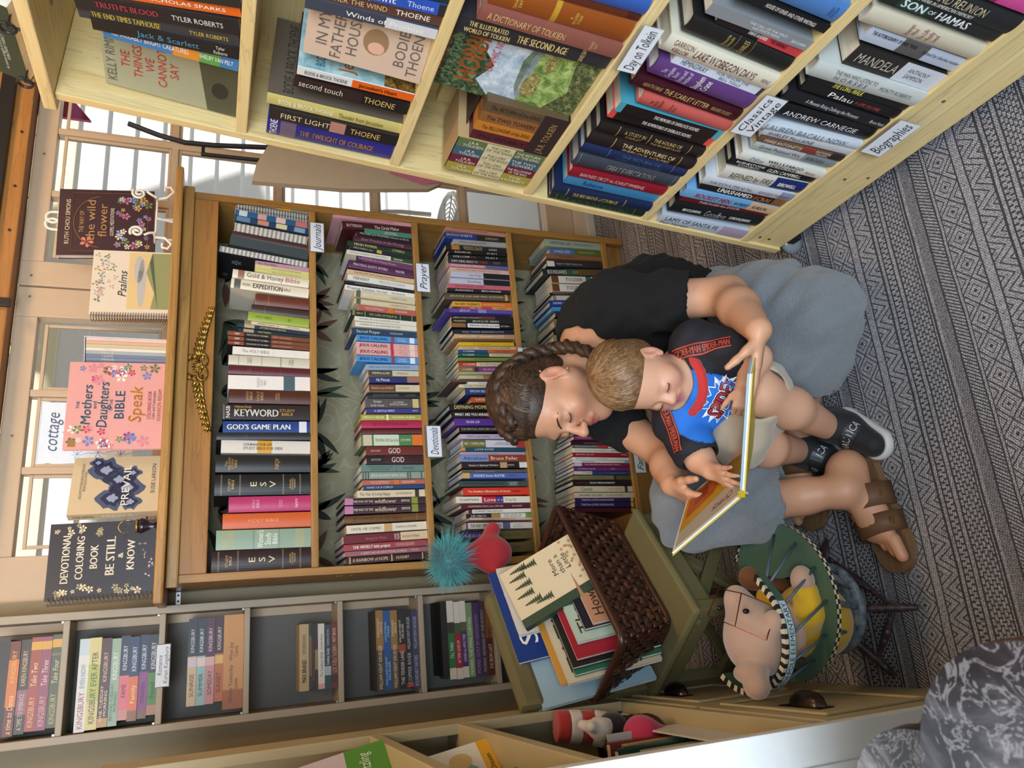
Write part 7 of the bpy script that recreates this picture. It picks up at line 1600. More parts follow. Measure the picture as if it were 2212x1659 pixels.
def hand_sdf(d, w, dr, nrm, sc=1.0, curl=(.35, .5, .4), thumb=.6, spread=.10, side=1, k=.006, fist=0):
    """w: wrist, dr: towards the fingers, nrm: back of the hand; side=+1/-1 puts the thumb on one or the other edge"""
    w, dr, nrm = np.array(w, float), np.array(dr, float), np.array(nrm, float)
    dr /= np.linalg.norm(dr); nrm -= dr*(nrm@dr); nrm /= np.linalg.norm(nrm); sd = np.cross(dr, nrm)*side
    ln = (.92, 1.0, .95, .75)
    for i in range(4):
        o = (.030-.020*i)*sc
        d.cone(w+dr*.012*sc+sd*o*.55, w+dr*.080*sc+sd*o, .015*sc, .0115*sc, .012*sc)
        p = w+dr*.082*sc+sd*o; a = spread*(1.5-i)*.5; t = 0
        for j, L in enumerate((.042, .026, .020)):
            t += curl[j]; q = dr*math.cos(t)-nrm*math.sin(t)+sd*a*math.cos(t); q /= np.linalg.norm(q); L2 = L*ln[i]*sc
            d.cone(p, p+q*L2, (.0095-.0012*j)*sc, (.0088-.0014*j)*sc, .0035*sc); p = p+q*L2
    p = w+dr*.022*sc+sd*.020*sc; q = dr*.75+sd*.65-nrm*thumb*.5
    for j, (L, r) in enumerate(((.038, .0135), (.032, .0105), (.024, .0095))):
        qq = q/np.linalg.norm(q); d.cone(p, p+qq*L*sc, r*sc, r*.88*sc, .007*sc); p = p+qq*L*sc; q = q+dr*.35-nrm*thumb*.35
    return p
def strands(name, H, gen, n, mat, parent, w=.0011, lift=(.001, .004), seed=1):
    rr = random.Random(seed); m = MB()
    for i in range(n):
        pts = gen(rr)
        if pts is None or len(pts) < 2: continue
        pts = [Vector(q) for q in pts]; v = []; f = []; N = len(pts)
        for j, q in enumerate(pts):
            t = (pts[min(j+1, N-1)]-pts[max(j-1, 0)]).normalized(); out = (q-Vector(H.c)).normalized(); s = t.cross(out)
            s = s.normalized() if s.length > 1e-6 else Vector((1, 0, 0))
            ww = w*(1 if 0 < j < N-1 else .35)
            v += [q-s*ww, q+out*ww*.7, q+s*ww]
        for j in range(N-1): a = 3*j; f += [(a, a+1, a+4, a+3), (a+1, a+2, a+5, a+4)]
        m.add(v, f)
    o = m.obj(name, mat, parent, True); o['kind'] = 'stuff'; return o
def hair_mat(name, a, b, rough=.38):
    g = G(name); n = g.noise(g.vm('MULTIPLY', g.co(), (160, 160, 160)), 1, 3); n2 = g.noise(g.co(), 30, 2)
    return g.out(g.ramp(g.m('ADD', g.m('MULTIPLY', n, .6), g.m('MULTIPLY', n2, .4)), [(.35, a), (.65, b)]), rough, **{'Specular IOR Level': .45})
def nrm_(v): v = np.array(v, float); return v/np.linalg.norm(v)

# ---------------------------------------------------------------- the woman
HW = Head((.298, -.508, .570), [[.349, .900, -.261], [-.884, .408, .229], [.312, .151, .938]], 1.02)
SHL, SHR = np.array((.478, -.640, .452)), np.array((.325, -.405, .425))
ELL_, WRL = np.array((.434, -.820, .285)), np.array((.288, -.978, .362))
ELR, WRR = np.array((.150, -.585, .335)), np.array((.066, -.668, .388))
HPL, HPR = np.array((.475, -.630, .125)), np.array((.405, -.495, .135))
KNL, ANL = np.array((.385, -.866, .104)), np.array((.160, -.690, .075))
KNR, ANR = np.array((.025, -.585, .295)), np.array((.018, -.822, .088))
NK = np.array((.395, -.500, .470))
FDL = nrm_((-.045, -.012, -.10)); 
d = SDF((-.30, -1.14, .0), (.72, -.30, .76), .0036)
d.chain([(.455, -.57, .13), (.50, -.54, .28), (.475, -.53, .41)], [.120, .115, .105], .04)
d.cone(SHL, SHR, .062, .058, .05); d.cone((.465, -.52, .43), NK, .075, .058, .04); d.cone(NK, HW.p(0, .025, -.045), .052, .050, .03)
d.chain([SHL, SHL*.5+ELL_*.5, ELL_], [.052, .046, .040], .02); d.chain([ELL_, ELL_*.6+WRL*.4, WRL], [.040, .039, .025], .02)
d.chain([SHR, SHR*.5+ELR*.5, ELR], [.050, .044, .039], .02); d.chain([ELR, ELR*.6+WRR*.4, WRR], [.039, .038, .025], .02)
d.chain([HPL, KNL], [.095, .066], .03); d.chain([HPR, KNR], [.095, .064], .03)
d.chain([KNL, KNL*.62+ANL*.38, ANL], [.060, .054, .034], .02)
d.chain([KNR, KNR*.66+ANR*.34+(0, .018, -.012), KNR*.25+ANR*.75, ANR], [.056, .054, .036, .031], .02)
head_sdf(d, HW)
# left hand holds the right board, right hand the left page
hand_sdf(d, WRL, (-.90, .40, -.06), (-.25, -.62, -.74), .80, (.05, .12, .10), 1.3, .05, 1)
hand_sdf(d, WRR, (-.062, -.075, -.015), (-.55, .35, .70), .82, (.35, .45, .3), .5, .10, -1)
# feet
def foot(d, an, heel, toe, up=(0, 0, 1), big=-1):
    an, heel, toe = np.array(an), np.array(heel), np.array(toe); dr = nrm_(toe-heel); sd = np.cross(dr, np.array((0, 0, 1.)))*big
    Rf = np.stack([dr, sd, np.array((0, 0, 1.))], 1); d.ell(heel+dr*.138+(0, 0, .022), (.046, .041, .020), Rf, .015)
    d.ell(heel+dr*.012+(0, 0, .026), (.026, .027, .027), k=.02); d.cone(an, heel+dr*.035+(0, 0, .045), .032, .036, .025)
    d.cone(heel+dr*.03+(0, 0, .04), heel+dr*.135+(0, 0, .030), .036, .024, .02); d.cone(heel+dr*.10+sd*.012+(0, 0, .026), heel+dr*.165+sd*.016+(0, 0, .020), .026, .018, .015); d.cone(heel+dr*.10-sd*.016+(0, 0, .024), heel+dr*.150-sd*.022+(0, 0, .018), .022, .014, .015)
    for i in range(5):
        b = heel+dr*(.186-.006*i-.0022*i*i)+sd*(.027-.0150*i)+(0, 0, .018); d.cone(b, b+dr*(.034-.003*i)+(0, 0, -.005), .0105-.0008*i if i else .0135, .0092-.0006*i if i else .0118, .0035)
FL_H, FL_T = np.array((.090, -.805, .018)), np.array((-.150, -.852, .018))
foot(d, ANR, FL_H, FL_T, big=-1)
F2_H, F2_T = np.array((.205, -.655, .018)), np.array((.020, -.640, .018))
foot(d, ANL, F2_H, F2_T, big=1)
V, F = d.mesh()
SK1 = 'cc9878'
wm = soft('person', V, F, skin_mat('skin'), None, 2, None, lambda V: head_col(HW, V, SK1, 'a8524e', 'cc8068'))
tag(wm, 'adult in black t-shirt and grey shorts sitting on the rug with a plait', 'person')
# shirt
M_tee = fabric('black_jersey', '060607', .95, 900, .25, .0)
d = SDF((.02, -.98, .05), (.74, -.28, .64), .004)
d.chain([(.47, -.56, .13), (.505, -.535, .28), (.478, -.525, .40)], [.142, .140, .122], .05); d.cone(SHL*1.0, SHR, .074, .068, .06); d.cone((.47, -.52, .44), NK+(.02, -.01, -.01), .080, .066, .04)
d.cone((.44, -.52, .36), (.38, -.52, .30), .11, .10, .05)
hemL = SHL*.40+ELL_*.60; d.cone(SHL, hemL, .070, .066, .03); hemR = SHR*.5+ELR*.5; d.cone(SHR, hemR, .066, .060, .03)
d.ell(np.array(NK)+(-.045, -.03, .045), (.112, .120, .092), k=.006, sub=True)
# hollow sleeve end on the near arm
d.cone(hemL+(hemL-ELL_)*.12, ELL_, .056, .056, .004, sub=True)
def fold(V): return .0035*np.sin(V[:, 0]*75+V[:, 2]*40+3*np.sin(V[:, 1]*30))*np.sin(V[:, 1]*38+V[:, 2]*55)+.002*np.sin(V[:, 2]*120+V[:, 0]*60)
V, F = d.mesh(); soft('t_shirt', V, F, M_tee, wm, 3, fold)
sp_ = MB().tube([HW.p(.078, .06, -.10)*0+np.array(q) for q in ((.520, -.545, .512), (.512, -.585, .492), (.503, -.62, .478), (.49, -.655, .468))], .0012, 5); sp_.obj('shirt_seam', ink('08080a'), wm)
# shorts
g = G('gauze_cotton'); P = g.sep(g.co()); n = g.noise(g.co(), 260, 3, .6, .6); n2 = g.noise(g.co(), 14, 2)
cr = g.noise(g.vm('MULTIPLY', g.co(), (60, 60, 420)), 1, 2)
g.bump(g.m('ADD', n, cr), .8, .003); M_sh = g.out(g.mix(g.m('MULTIPLY', n, .45), '7a7f84', '51565b'), .92, **{'Sheen Weight': .3})
d = SDF((-.14, -1.10, .0), (.74, -.34, .46), .004)
d.ell((.46, -.575, .125), (.150, .135, .115), k=.05)
k2 = KNL+(KNL-HPL)*.05
d.chain([HPL+(.01, 0, .02), HPL*.5+KNL*.5+(.01, -.01, .015), KNL+(.0, .0, .0)], [.108, .100, .090], .04); d.cone(KNL, KNL*.60+ANL*.40+(0, -.012, .008), .090, .086, .03)
d.chain([HPR, KNR], [.120, .082], .04); d.chain([KNR, KNR*.52+ANR*.48], [.080, .088], .03)
ax = nrm_(ANL-KNL); d.cut(KNL*.66+ANL*.34, ax+np.array((0, 0, .0))) if False else None
d.cone(KNL*.72+ANL*.28, ANL, .080, .070, .004, sub=True)
d.cone(KNR*.60+ANR*.40, ANR, .070, .066, .004, sub=True)
d.cut((0, 0, .003), (0, 0, -1))
def fold2(V): return .0035*np.sin(V[:, 1]*60+V[:, 0]*24+2.5*np.sin(V[:, 0]*22+V[:, 2]*18))+.005*np.sin(V[:, 0]*46+V[:, 1]*30+2*np.sin(V[:, 2]*30))*np.sin(V[:, 1]*34-V[:, 2]*40)+.002*np.sin(V[:, 0]*110+V[:, 2]*70)
V, F = d.mesh(); soft('shorts', V, F, M_sh, wm, 3, fold2)
# sandals
M_san = plain('6b4a30', .6, bump=.4, bscale=160); M_sol = wood('cork_sole', '8a6a48', '6a4c32', 0, .7)
def sandal(heel, toe, big):
    heel, toe = Vector(heel), Vector(toe); dr = (toe-heel).normalized(); sd = dr.cross(Vector((0, 0, 1)))*big; L = (toe-heel).length
    so = MB(); P = []
    prof = [(-.022, .006), (-.018, .020), (-.008, .032), (.03, .037), (.09, .034), (.14, .042), (.175, .046), (.205, .044), (.228, .034), (.240, .020), (.245, .007)]
    P = [heel+dr*a+sd*b*(1.0) for a, b in prof]+[heel+dr*(a)-sd*b for a, b in prof[::-1]]
    base = [(q.x, q.y) for q in P]; so.prism(base, .002, .019)
    s_ = so.obj('sandal_sole', M_sol, wm)
    for a, wd, hh in ((.096, .046, .066), (.152, .038, .054)):
        v = []; f = []; n = 12
        for i in range(n+1):
            an = PI*i/n; x = math.cos(an)*.049; z = .012+math.sin(an)**.8*hh
            c = heel+dr*a+sd*x+Vector((0, 0, z-heel.z+.0)); up_ = Vector((0, 0, 1))*math.sin(an)+sd*math.cos(an)
            for da, do in ((-wd/2, 0), (wd/2, -.004), (wd/2, .0), (-wd/2, .005)): v.append(c+dr*da+up_*do)
        for i in range(n):
            for k in range(4): f.append((4*i+k, 4*i+(k+1) % 4, 4*i+4+(k+1) % 4, 4*i+4+k))
        f += [(3, 2, 1, 0), (4*n, 4*n+1, 4*n+2, 4*n+3)]
        mesh_obj('sandal_strap', v, f, M_san, s_, True)
        MB().box(-.007, .007, -.002, .002, -.006, .006, .001, Matrix.Translation(heel+dr*a+sd*.046+Vector((0, 0, .022)))).obj('buckle', M_gold, s_)
sandal(FL_H, FL_T, -1); sandal(F2_H, F2_T, 1)
# hair of the woman: cap, combed strands, two plaits
M_hr = hair_mat('dark_brown_hair', '1a110c', '4f3726', .5); M_hr2 = hair_mat('dark_brown_hair_light', '34231a', '7a5a42')
d = SDF(HW.c-.16, HW.c+.17, .003)
k = HW.k
d.ell(HW.p(0, .018, .048), np.array((.079, .094, .083))*k, HW.R, .01); d.ell(HW.p(0, .055, -.01), np.array((.066, .052, .06))*k, HW.R, .02)
d.ell(HW.p(0, -.085, -.012), np.array((.070, .062, .074))*k, HW.R, .012, sub=True)
for s in (-1, 1): d.ell(HW.p(s*.083, -.012, -.028), np.array((.030, .040, .040))*k, HW.R, .012, sub=True)
V, F = d.mesh(); soft('hair', V, F, M_hr, wm, 2)
def scalp(a, b, lift=0.0):
    """a: angle round the head from the face (0) to the back (pi); b: elevation"""
    ce = np.array((0, .018, .048)); r = np.array((.079, .094, .083))+lift
    return HW.p(*(ce+r*np.array((math.sin(a)*math.cos(b), -math.cos(a)*math.cos(b), math.sin(b)))))
def gen_w(rr):
    fi = rr.gauss(0, .62)
    if abs(fi) > 1.32: return None
    th0 = .34+.10*math.cos(fi*2)-.30*max(0, abs(fi)-.7); t0 = th0+rr.random()**1.6*2.0; t1 = min(t0+rr.uniform(.6, 1.3), 3.55); L = rr.uniform(.0040, .0085); P = []
    ce = np.array((0, .018, .048)); r = np.array((.079, .094, .083))
    dv = rr.uniform(-.05, .05)
    for t in np.linspace(t0, t1, 9):
        f2 = fi+dv*(t-t0)+.10*math.sin(fi*3)*(t-t0); q = ce+(r+L*math.sin(PI*(.15+.7*(t-t0)/(t1-t0))))*np.array((math.sin(f2), -math.cos(f2)*math.cos(t), math.cos(f2)*math.sin(t))); P.append(HW.p(*q))
    return P
strands('hair_strands', HW, gen_w, 2200, M_hr, wm, .0012, seed=4); strands('hair_strands', HW, gen_w, 900, M_hr2, wm, .0009, seed=9)
def plait(path, r0, r1, n, name='plait'):
    path = [Vector(q) for q in path]
    def at(t): x = t*(len(path)-1); i = min(int(x), len(path)-2); return path[i].lerp(path[i+1], x-i)
    ms = MB()
    for j in range(3):
        pts = []; rs = []
        for q in np.linspace(0, 1, n*6):
            c = at(q); t = (at(min(1, q+.01))-at(max(0, q-.01))).normalized(); out = (c-Vector(HW.c)).normalized(); s = t.cross(out).normalized(); o_ = s.cross(t)
            ph = q*n*PI*2/2+j*2*PI/3; r = r0+(r1-r0)*q
            pts.append(c+s*math.sin(ph)*r*.72+o_*math.sin(2*ph)*r*.36); rs.append(r*.60)
        ms.tube(pts, rs, 9)
    return ms.obj(name, M_hr, wm, True)
pl_l = [HW.p(*q) for q in ((.022, -.056, .108), (.036, -.015, .120), (.046, .035, .112), (.055, .068, .082), (.060, .086, .040), (.060, .090, -.005), (.063, .080, -.045))]+[np.array(q) for q in ((.405, -.565, .535), (.375, -.615, .520), (.345, -.655, .505), (.335, -.67, .45))]
plait(pl_l, .017, .017, 11)
pl_r = [HW.p(*q) for q in ((-.022, -.056, .108), (-.036, -.015, .120), (-.046, .035, .112), (-.055, .068, .082), (-.060, .086, .040), (-.06, .092, -.02), (-.05, .086, -.09), (-.045, .07, -.16))]
plait(pl_r, .016, .016, 9)
# brows, lashes, ear studs, ring
def brow_lash(H, par, mat, ez, ey, bw, child=False):
    for s in (-1, 1):
        m = MB()
        if not child:
            m.tube([H.p(s*x, y, z) for x, y, z in ((.012, -.0915, .013), (.026, -.0900, .0190), (.039, -.0830, .0205), (.050, -.0730, .015))], [.0014*bw, .0020*bw, .0017*bw, .0006], 6)
            m.obj('eyebrow', mat, par, True)
        lid = [(s*(.030+.0165*math.cos(a)), ey-.0058*math.sin(a)-.001, ez-.0035-.0038*math.sin(a)) for a in np.linspace(.05, PI-.05, 12)]
        m = MB().tube([H.p(*q) for q in lid], .0009, 5)
        for q in lid[1:-1:1]: m.tube([H.p(*q), H.p(q[0]*1.05, q[1]-.0055, q[2]-.0045)], [.0005, .00015], 4)
        m.obj('eyelashes', mat, par, True)
brow_lash(HW, wm, ink('33221a'), -.003, -.0795, 1.0)
for q in ((.082, .006, -.040), (.083, .014, .008), (.082, .02, .018)): MB().ball(HW.p(*q), .0028).obj('ear_stud', plain('d8d8dc', .15, .9), wm, True)
# ---------------------------------------------------------------- the child
HC = Head((.262, -.772, .490), [[.495, .858, -.138], [-.859, .507, .072], [.132, .083, .988]], .79)
SL_, SR_ = np.array((.320, -.820, .385)), np.array((.185, -.735, .400))
EL_, WL_ = np.array((.262, -.905, .318)), np.array((.212, -.900, .345))
ER_, WR_ = np.array((.098, -.775, .388)), np.array((.066, -.812, .392))
K1, N1 = np.array((.205, -.868, .292)), np.array((.158, -.806, .082))
K2, N2 = np.array((.128, -.792, .300)), np.array((.128, -.712, .085))
d = SDF((-.04, -1.02, .02), (.44, -.60, .62), .003)
d.chain([(.222, -.735, .225), (.238, -.765, .30), (.252, -.775, .37)], [.078, .078, .066], .03); d.cone(SL_, SR_, .036, .036, .03); d.cone((.255, -.772, .385), HC.p(0, .015, -.05), .036, .036, .02)
d.chain([SL_, EL_], [.034, .029], .015); d.chain([EL_, WL_], [.029, .020], .015); d.chain([SR_, ER_], [.034, .028], .015); d.chain([ER_, WR_], [.028, .020], .015)
d.chain([(.235, -.775, .225), K1], [.058, .044], .02); d.chain([(.195, -.725, .225), K2], [.058, .044], .02)
d.chain([K1, K1*.6+N1*.4+(-.006, -.01, 0), N1], [.042, .041, .028], .015); d.chain([K2, K2*.6+N2*.4+(-.006, -.008, 0), N2], [.042, .041, .028], .015)
head_sdf(d, HC, True)
hand_sdf(d, WR_, (-.035, -.075, .010), (-.45, .35, .82), .60, (.05, .12, .10), .25, .30, 1, .004)
hand_sdf(d, WL_, (-.055, .020, .005), (-.35, -.75, .50), .55, (1.0, 1.2, .9), .7, .02, 1, .004)
V, F = d.mesh()
chd = soft('person', V, F, wm.data.materials[0], None, 2, None, lambda V: head_col(HC, V, 'd3a183', 'b8686a', 'd28a76', True))
tag(chd, 'small child in blue and black t-shirt and beige shorts sitting on the adult\'s lap', 'person')
# child's shirt with blue chest
d = SDF((.02, -.98, .14), (.44, -.60, .48), .003)
d.chain([(.225, -.735, .225), (.240, -.765, .30), (.254, -.775, .372)], [.092, .091, .077], .03); d.cone(SL_, SR_, .046, .046, .03)
hl, hr = SL_*.30+EL_*.70, SR_*.25+ER_*.75
d.cone(SL_, hl, .046, .048, .02); d.cone(SR_, hr, .046, .047, .02)
d.ell(np.array((.250, -.785, .436)), (.056, .056, .046), k=.004, sub=True)
d.cone(hr, ER_+(ER_-hr), .036, .036, .003, sub=True); d.cone(hl, EL_+(EL_-hl)*1.2, .036, .036, .003, sub=True)
d.cut((.22, -.735, .205), (0, .0, -1))
CF = nrm_((-.62, -.76, .20)); CL_ = nrm_(np.cross(CF, (0, 0, 1)))     # facing, and the child's right-hand direction
def shirt_col(V):
    q = V-np.array((.238, -.765, .30)); fr = q@CF; lat = np.abs(q@CL_+.0); blue = (fr > .020) & (lat < .062) & (V[:, 2] < .440-.30*np.maximum(0, lat-.03)) & (V[:, 2] > .215)
    return np.where(blue[:, None], np.array(hx('1f6cc8')), np.array(hx('14151f')))
g = G('child_jersey'); at = g.N.new('ShaderNodeAttribute'); at.attribute_name = 'Col'; g.bump(g.noise(g.co(), 800, 2), .25, .001); M_cj = g.out(at.outputs['Color'], .8)
V, F = d.mesh(); cs_ = soft('t_shirt', V, F, M_cj, chd, 2, lambda V: .002*np.sin(V[:, 0]*110+V[:, 2]*70)*np.sin(V[:, 1]*90), shirt_col)
from mathutils.bvhtree import BVHTree
def on_surf(o, lift=.0015):
    bv = BVHTree.FromPolygons([v.co for v in o.data.vertices], [p.vertices for p in o.data.polygons])
    def f(q, dr):
        h = bv.ray_cast(Vector(q)+Vector(dr)*.16, -Vector(dr)); 
        if h[0] is None: return Vector(q)
        return h[0]+h[1]*lift*(1 if h[1].dot(Vector(dr)) > 0 else -1)
    return f
SS = on_surf(cs_)
cc = Vector((.222, -.812, .352)); RX = Vector(-CL_); UY = Vector(CF).cross(RX); UY = -UY if UY.z < 0 else UY
if RX.dot(Vector((1, 0, 0))) < 0: RX = -RX
tl = (RX*.97-UY*.22).normalized(); tu = (UY*.97+RX*.22).normalized()
def burst(rad, lift, col, name):
    f_ = on_surf(cs_, lift); P = []
    for i in range(28):
        a = 2*PI*i/28; r = rad*(1.0 if i % 2 == 0 else .66); P.append(cc+tl*(r*1.35*math.cos(a))+tu*(r*.95*math.sin(a)))
    ctr = f_(cc, CF); Q = [f_(q, CF) for q in P]; R2 = [f_(cc.lerp(q, .5), CF) for q in P]; n = len(Q); v = [ctr]+R2+Q; f = []
    for i in range(n): j = (i+1) % n; f += [(0, 1+i, 1+j), (1+i, 1+n+i, 1+n+j, 1+j)]
    mesh_obj(name, v, f, ink(col), chd)
burst(.042, .0016, 'e8ecf2', 'chest_print'); burst(.0378, .0022, '2272cc', 'chest_print')
for col, off, hal in (('e8ecf2', .0028, .0034), ('15151c', .0031, .0018), ('b0242c', .0036, 0)):
    f_ = on_surf(cs_, off)
    for da in ([0] if not hal else np.linspace(0, 2*PI, 9)[:-1]):
        text_obj('chest_lettering', 'SPIDEY', cc+tl*hal*math.cos(da)+tu*hal*math.sin(da), tl, tu, .080, .030, ink(col), chd, .15, .06, surf=lambda q, f_=f_: f_(q, CF))
# red neck band
d = SDF((.16, -.87, .36), (.34, -.69, .48), .0025); nb = []
for a in np.linspace(0, 2*PI, 22): nb.append(np.array((.246, -.790, .419))+np.array((.061*math.cos(a), .060*math.sin(a), .014*math.cos(a-.7)-.004)))
for a, b in zip(nb, nb[1:]): d.cone(a, b, .0095, .0095, .003)
soft('neck_band', *d.mesh(), fabric('red_rib', 'c02a2a'), chd, 1)
# lettered sleeve tapes
def tape(a, b, outd, txt):
    a, b = Vector(a), Vector(b); ax_ = (b-a).normalized(); out = Vector(outd); out = (out-ax_*out.dot(ax_)).normalized(); wd = ax_.cross(out)
    f_ = on_surf(cs_, .0016); L = (b-a).length
    for o_, hw, c in ((0, .0105, '15151c'),):
        v = []; f = []
        for i in range(13):
            q = a.lerp(b, i/12)
            for s in (-1, -.33, .33, 1): v.append(f_(q+wd*hw*s, out))
        for i in range(12):
            for k in range(3): f.append((4*i+k, 4*i+k+1, 4*i+5+k, 4*i+4+k))
        mesh_obj('sleeve_tape', v, f, ink(c), chd)
    f2 = on_surf(cs_, .0026)
    for o_ in (-.0088, .0088):
        v = []
        for i in range(13):
            q = a.lerp(b, i/12); v += [f2(q+wd*(o_-.0011), out), f2(q+wd*(o_+.0011), out)]
        mesh_obj('tape_line', v, [(2*i, 2*i+1, 2*i+3, 2*i+2) for i in range(12)], ink('b8402c'), chd)
    text_obj('tape_lettering', txt, a.lerp(b, .5), ax_, -wd, L*.96, .0125, ink('b8402c'), chd, 0, .06, surf=lambda q: f2(q, out))
tape(np.array((.285, -.795, .415)), hl, (.25, -.45, .85), 'SPIDER-MAN SPIDER-MAN'); tape(np.array((.222, -.755, .418)), hr, (-.35, -.30, .88), 'SPIDER-MAN SPIDER-MAN')
# child's shorts
M_bg = fabric('beige_twill', 'b3a48e', .9, 700, .35)
d = SDF((.03, -1.0, .10), (.40, -.60, .42), .0032)
d.ell((.215, -.738, .222), (.098, .092, .070), k=.03); d.chain([(.235, -.775, .225), K1*.72+np.array((.235, -.775, .225))*.28], [.078, .066], .03); d.chain([(.195, -.725, .225), K2*.85+np.array((.195, -.725, .225))*.15], [.078, .064], .03)
d.cone(K1*.85+np.array((.235, -.775, .225))*.15, K1*1.3-np.array((.235, -.775, .225))*.3, .050, .050, .004, sub=True)
V, F = d.mesh(); soft('shorts', V, F, M_bg, chd, 2, lambda V: .0025*np.sin(V[:, 0]*90+V[:, 2]*60)*np.sin(V[:, 1]*80+V[:, 2]*40))
# shoes
M_sho = fabric('black_knit', '16171b', .7, 1200, .5, .1); M_sw = plain('d8d4cf', .5)
def shoe(heel, toe, an):
    heel, toe, an = np.array(heel), np.array(toe), np.array(an); dr = nrm_(toe-heel); sd = np.cross(dr, (0, 0, 1.)); L = np.linalg.norm(toe-heel)
    lo, hi = np.minimum(heel, toe)-.06, np.maximum(heel, toe)+.06; lo[2] = 0; hi[2] = .14
    d = SDF(lo, hi, .003)
    d.cone(heel+dr*.022+(0, 0, .040), heel+dr*.06+(0, 0, .042), .030, .033, .02); d.cone(heel+dr*.06+(0, 0, .038), heel+dr*(L-.028)+(0, 0, .026), .034, .026, .02); d.cone(heel+dr*.028+(0, 0, .05), an+(0, 0, -.004), .030, .035, .015)
    d.cone(an+(0, 0, -.006), an+(0, 0, .05), .026, .028, .003, sub=True); d.cut((0, 0, .012), (0, 0, -1)); d.cut(an+(0, 0, .012), (0, 0, 1))
    sh = soft('shoe', *d.mesh(), M_sho, chd, 2)
    d2 = SDF(lo, hi, .003); d2.cone(heel+dr*.030+(0, 0, .012), heel+dr*(L-.030)+(0, 0, .010), .034, .034, .01); d2.cut((0, 0, .020), (0, 0, 1)); d2.cut((0, 0, .001), (0, 0, -1))
    soft('shoe_sole', *d2.mesh(), M_sw, sh, 1)
    f_ = on_surf(sh, .0016); upd = Vector(nrm_(dr*.35+np.array((0, 0, 1.))))
    c = Vector(heel+dr*(L*.58)+(0, 0, .05)); v = []
    for i in range(13):
        s_ = (-1+2*i/12)*.036
        for a in (-.013, .013): v.append(f_(c+Vector(sd)*s_+Vector(dr)*a, (upd+Vector(sd)*s_*18).normalized()))
    mesh_obj('elastic_strap', v, [(2*i, 2*i+1, 2*i+3, 2*i+2) for i in range(12)], ink('26272b'), sh)
    f3 = on_surf(sh, .0026)
    text_obj('strap_lettering', 'NAUTICA', c, -Vector(sd), Vector(dr)*-1, .060, .017, ink('b8bcc0'), sh, surf=lambda q: f3(q, (upd+Vector(sd)*((q-c).dot(Vector(sd)))*18).normalized()))
    return sh
shoe((.190, -.772, 0), (.085, -.882, 0), N1+(.0, .004, -.008)); shoe((.158, -.672, 0), (.062, -.785, 0), N2+(0, .004, -.008))
# child's hair
M_ch = hair_mat('light_brown_hair', '5a3e26', '8f6b48', .45); M_ch2 = hair_mat('fair_hair', '7a5c3e', 'a98a66', .45)
d = SDF(HC.c-.13, HC.c+.14, .0028); kc = HC.k
d.ell(HC.p(0, .020, .046), np.array((.082, .096, .084))*kc, HC.R, .01); d.ell(HC.p(0, .055, -.005), np.array((.068, .05, .055))*kc, HC.R, .02)
d.ell(HC.p(0, -.090, -.052), np.array((.072, .058, .070))*kc, HC.R, .010, sub=True)
for s in (-1, 1): d.ell(HC.p(s*.084, -.008, -.030), np.array((.030, .036, .036))*kc, HC.R, .010, sub=True)
V, F = d.mesh(); soft('hair', V, F, M_ch, chd, 2)
def gen_c(rr):
    th = rr.uniform(0, 2*PI); ce = np.array((0, .020, .046)); r = np.array((.082, .096, .084))+rr.uniform(.0005, .005); wh = np.array((.012, .062, .80)); wh /= np.linalg.norm(wh)
    u = np.cross(wh, (1, 0, 0)); u /= np.linalg.norm(u); v = np.cross(wh, u); P = []; t0 = rr.uniform(0, .9); t1 = t0+rr.uniform(.35, .7); sw = rr.uniform(.25, .6)
    for t in np.linspace(t0, t1, 8):
        a = th+sw*t; q = wh*math.cos(t)+(u*math.cos(a)+v*math.sin(a))*math.sin(t); p_ = ce+r*q
        lim = -.004 if p_[1] < -.045 else (-.02 if p_[1] < .02 else -.05)
        if p_[2] < lim: break
        P.append(HC.p(*p_))
    return P
strands('hair_strands', HC, gen_c, 1500, M_ch, chd, .0010, seed=2); strands('hair_strands', HC, gen_c, 700, M_ch2, chd, .0009, seed=6)
brow_lash(HC, chd, ink('2a1c14'), -.016, -.0755, .7, True)
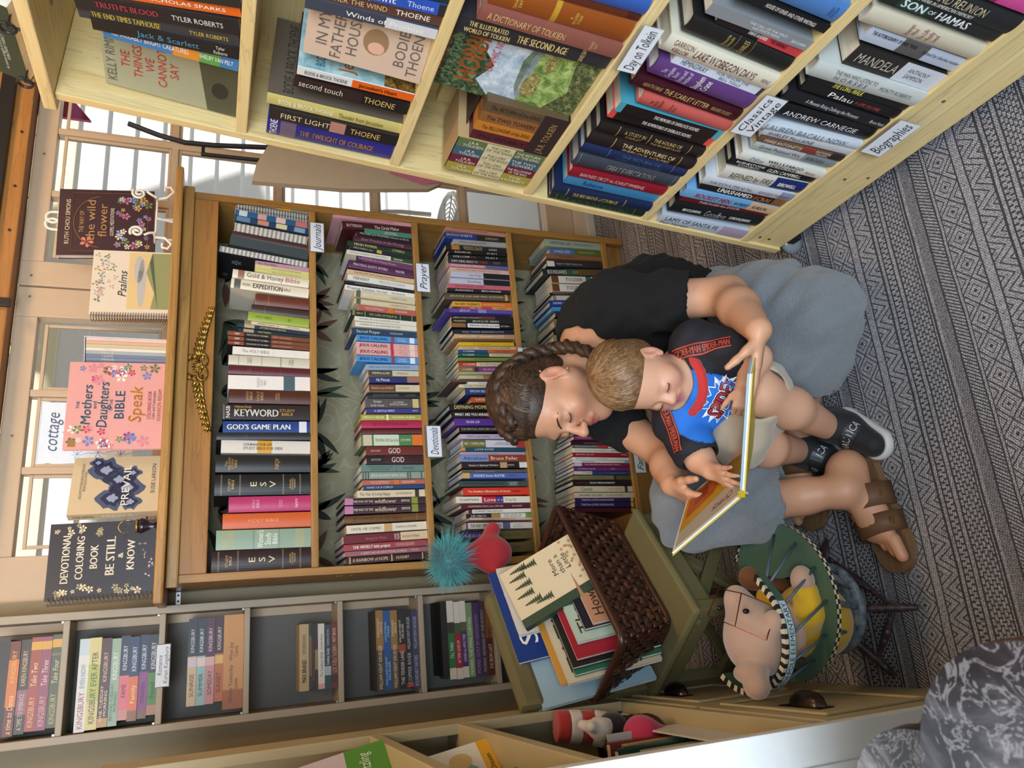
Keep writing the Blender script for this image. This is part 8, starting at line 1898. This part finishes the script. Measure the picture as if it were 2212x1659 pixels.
# ---------------------------------------------------------------- the board book in their hands
Sb = Vector((.001, -.912, .411)); hv = Vector((.121, .092, -.118)).normalized(); Lw = (Vector((-.076, -.807, .489))-Sb); Rw = (Vector((.200, -1.010, .425))-Sb)
HB2 = .185; lw = Lw.normalized()*.168; rw_ = Rw.normalized()*.215; hv = hv*HB2
bb = empty('board_book', Sb); tag(bb, 'open board book held by the adult and the child', 'book')
def slab(name, a, b, n0, n1, mat, inset=0.0):
    a, b = Vector(a), Vector(b); n = a.cross(b).normalized(); v = []
    for k_ in (n0, n1):
        for s, t in ((inset*.0, inset), (1-inset, inset), (1-inset, 1-inset), (0, 1-inset)): v.append(a*s+b*t+n*k_)
    return mesh_obj(name, v, [(3, 2, 1, 0), (4, 5, 6, 7), (0, 1, 5, 4), (1, 2, 6, 5), (2, 3, 7, 6), (3, 0, 4, 7)], mat, bb)
def quadp(name, pts, a, b, off, mat):
    a, b = Vector(a), Vector(b); n = a.cross(b).normalized()
    return mesh_obj(name, [a*s+b*t+n*off for s, t in pts], [tuple(range(len(pts)))], mat, bb)
M_bp = plain('e4e2dc', .4)
sgn = 1 if lw.cross(hv).dot(Vector(CAM)-Sb) > 0 else -1
slab('left_cover', lw, hv, -.005*sgn, -.0032*sgn, cover_mat('c9b72a')); slab('left_page', lw, hv, -.003*sgn, 0, M_bp, .01)
slab('right_cover', rw_, hv, .006*sgn, .0042*sgn, cover_mat('c9b01c')); slab('right_page', rw_, hv, .0040*sgn, 0, M_bp, .01); slab('page_leaf', rw_, hv, -.0005*sgn, -.0035*sgn, plain('8ab8cc', .4), .012)
quadp('page_art', [(.04, .06), (.96, .06), (.96, .94), (.04, .94)], lw, hv, .0004*sgn, ink('a8a292'))
quadp('page_art', [(.30, .42), (.96, .30), (.96, .94), (.04, .94), (.04, .60)], lw, hv, .0007*sgn, ink('b8871c'))
quadp('page_art', [(.50, .55), (.90, .48), (.92, .92), (.30, .92)], lw, hv, .0010*sgn, ink('a8501c'))
quadp('page_art', [(.60, .66), (.80, .62), (.82, .85), (.62, .86)], lw, hv, .0013*sgn, ink('8a3210'))
text_obj('page_lettering', 'Quack', lw*.30+hv*.22+lw.cross(hv).normalized()*.0008*sgn, lw*-1 if sgn > 0 else lw, hv, .05, .022, ink('8a2420'), bb)
quadp('page_art', [(.08, .08), (.9, .08), (.9, .92), (.08, .92)], rw_, hv, .0002*-sgn, ink('5a6a78'))
MB().box(-.006, .006, -.004, .004, -.004, .004).obj('spine_fold', cover_mat('c9b01c'), bb)
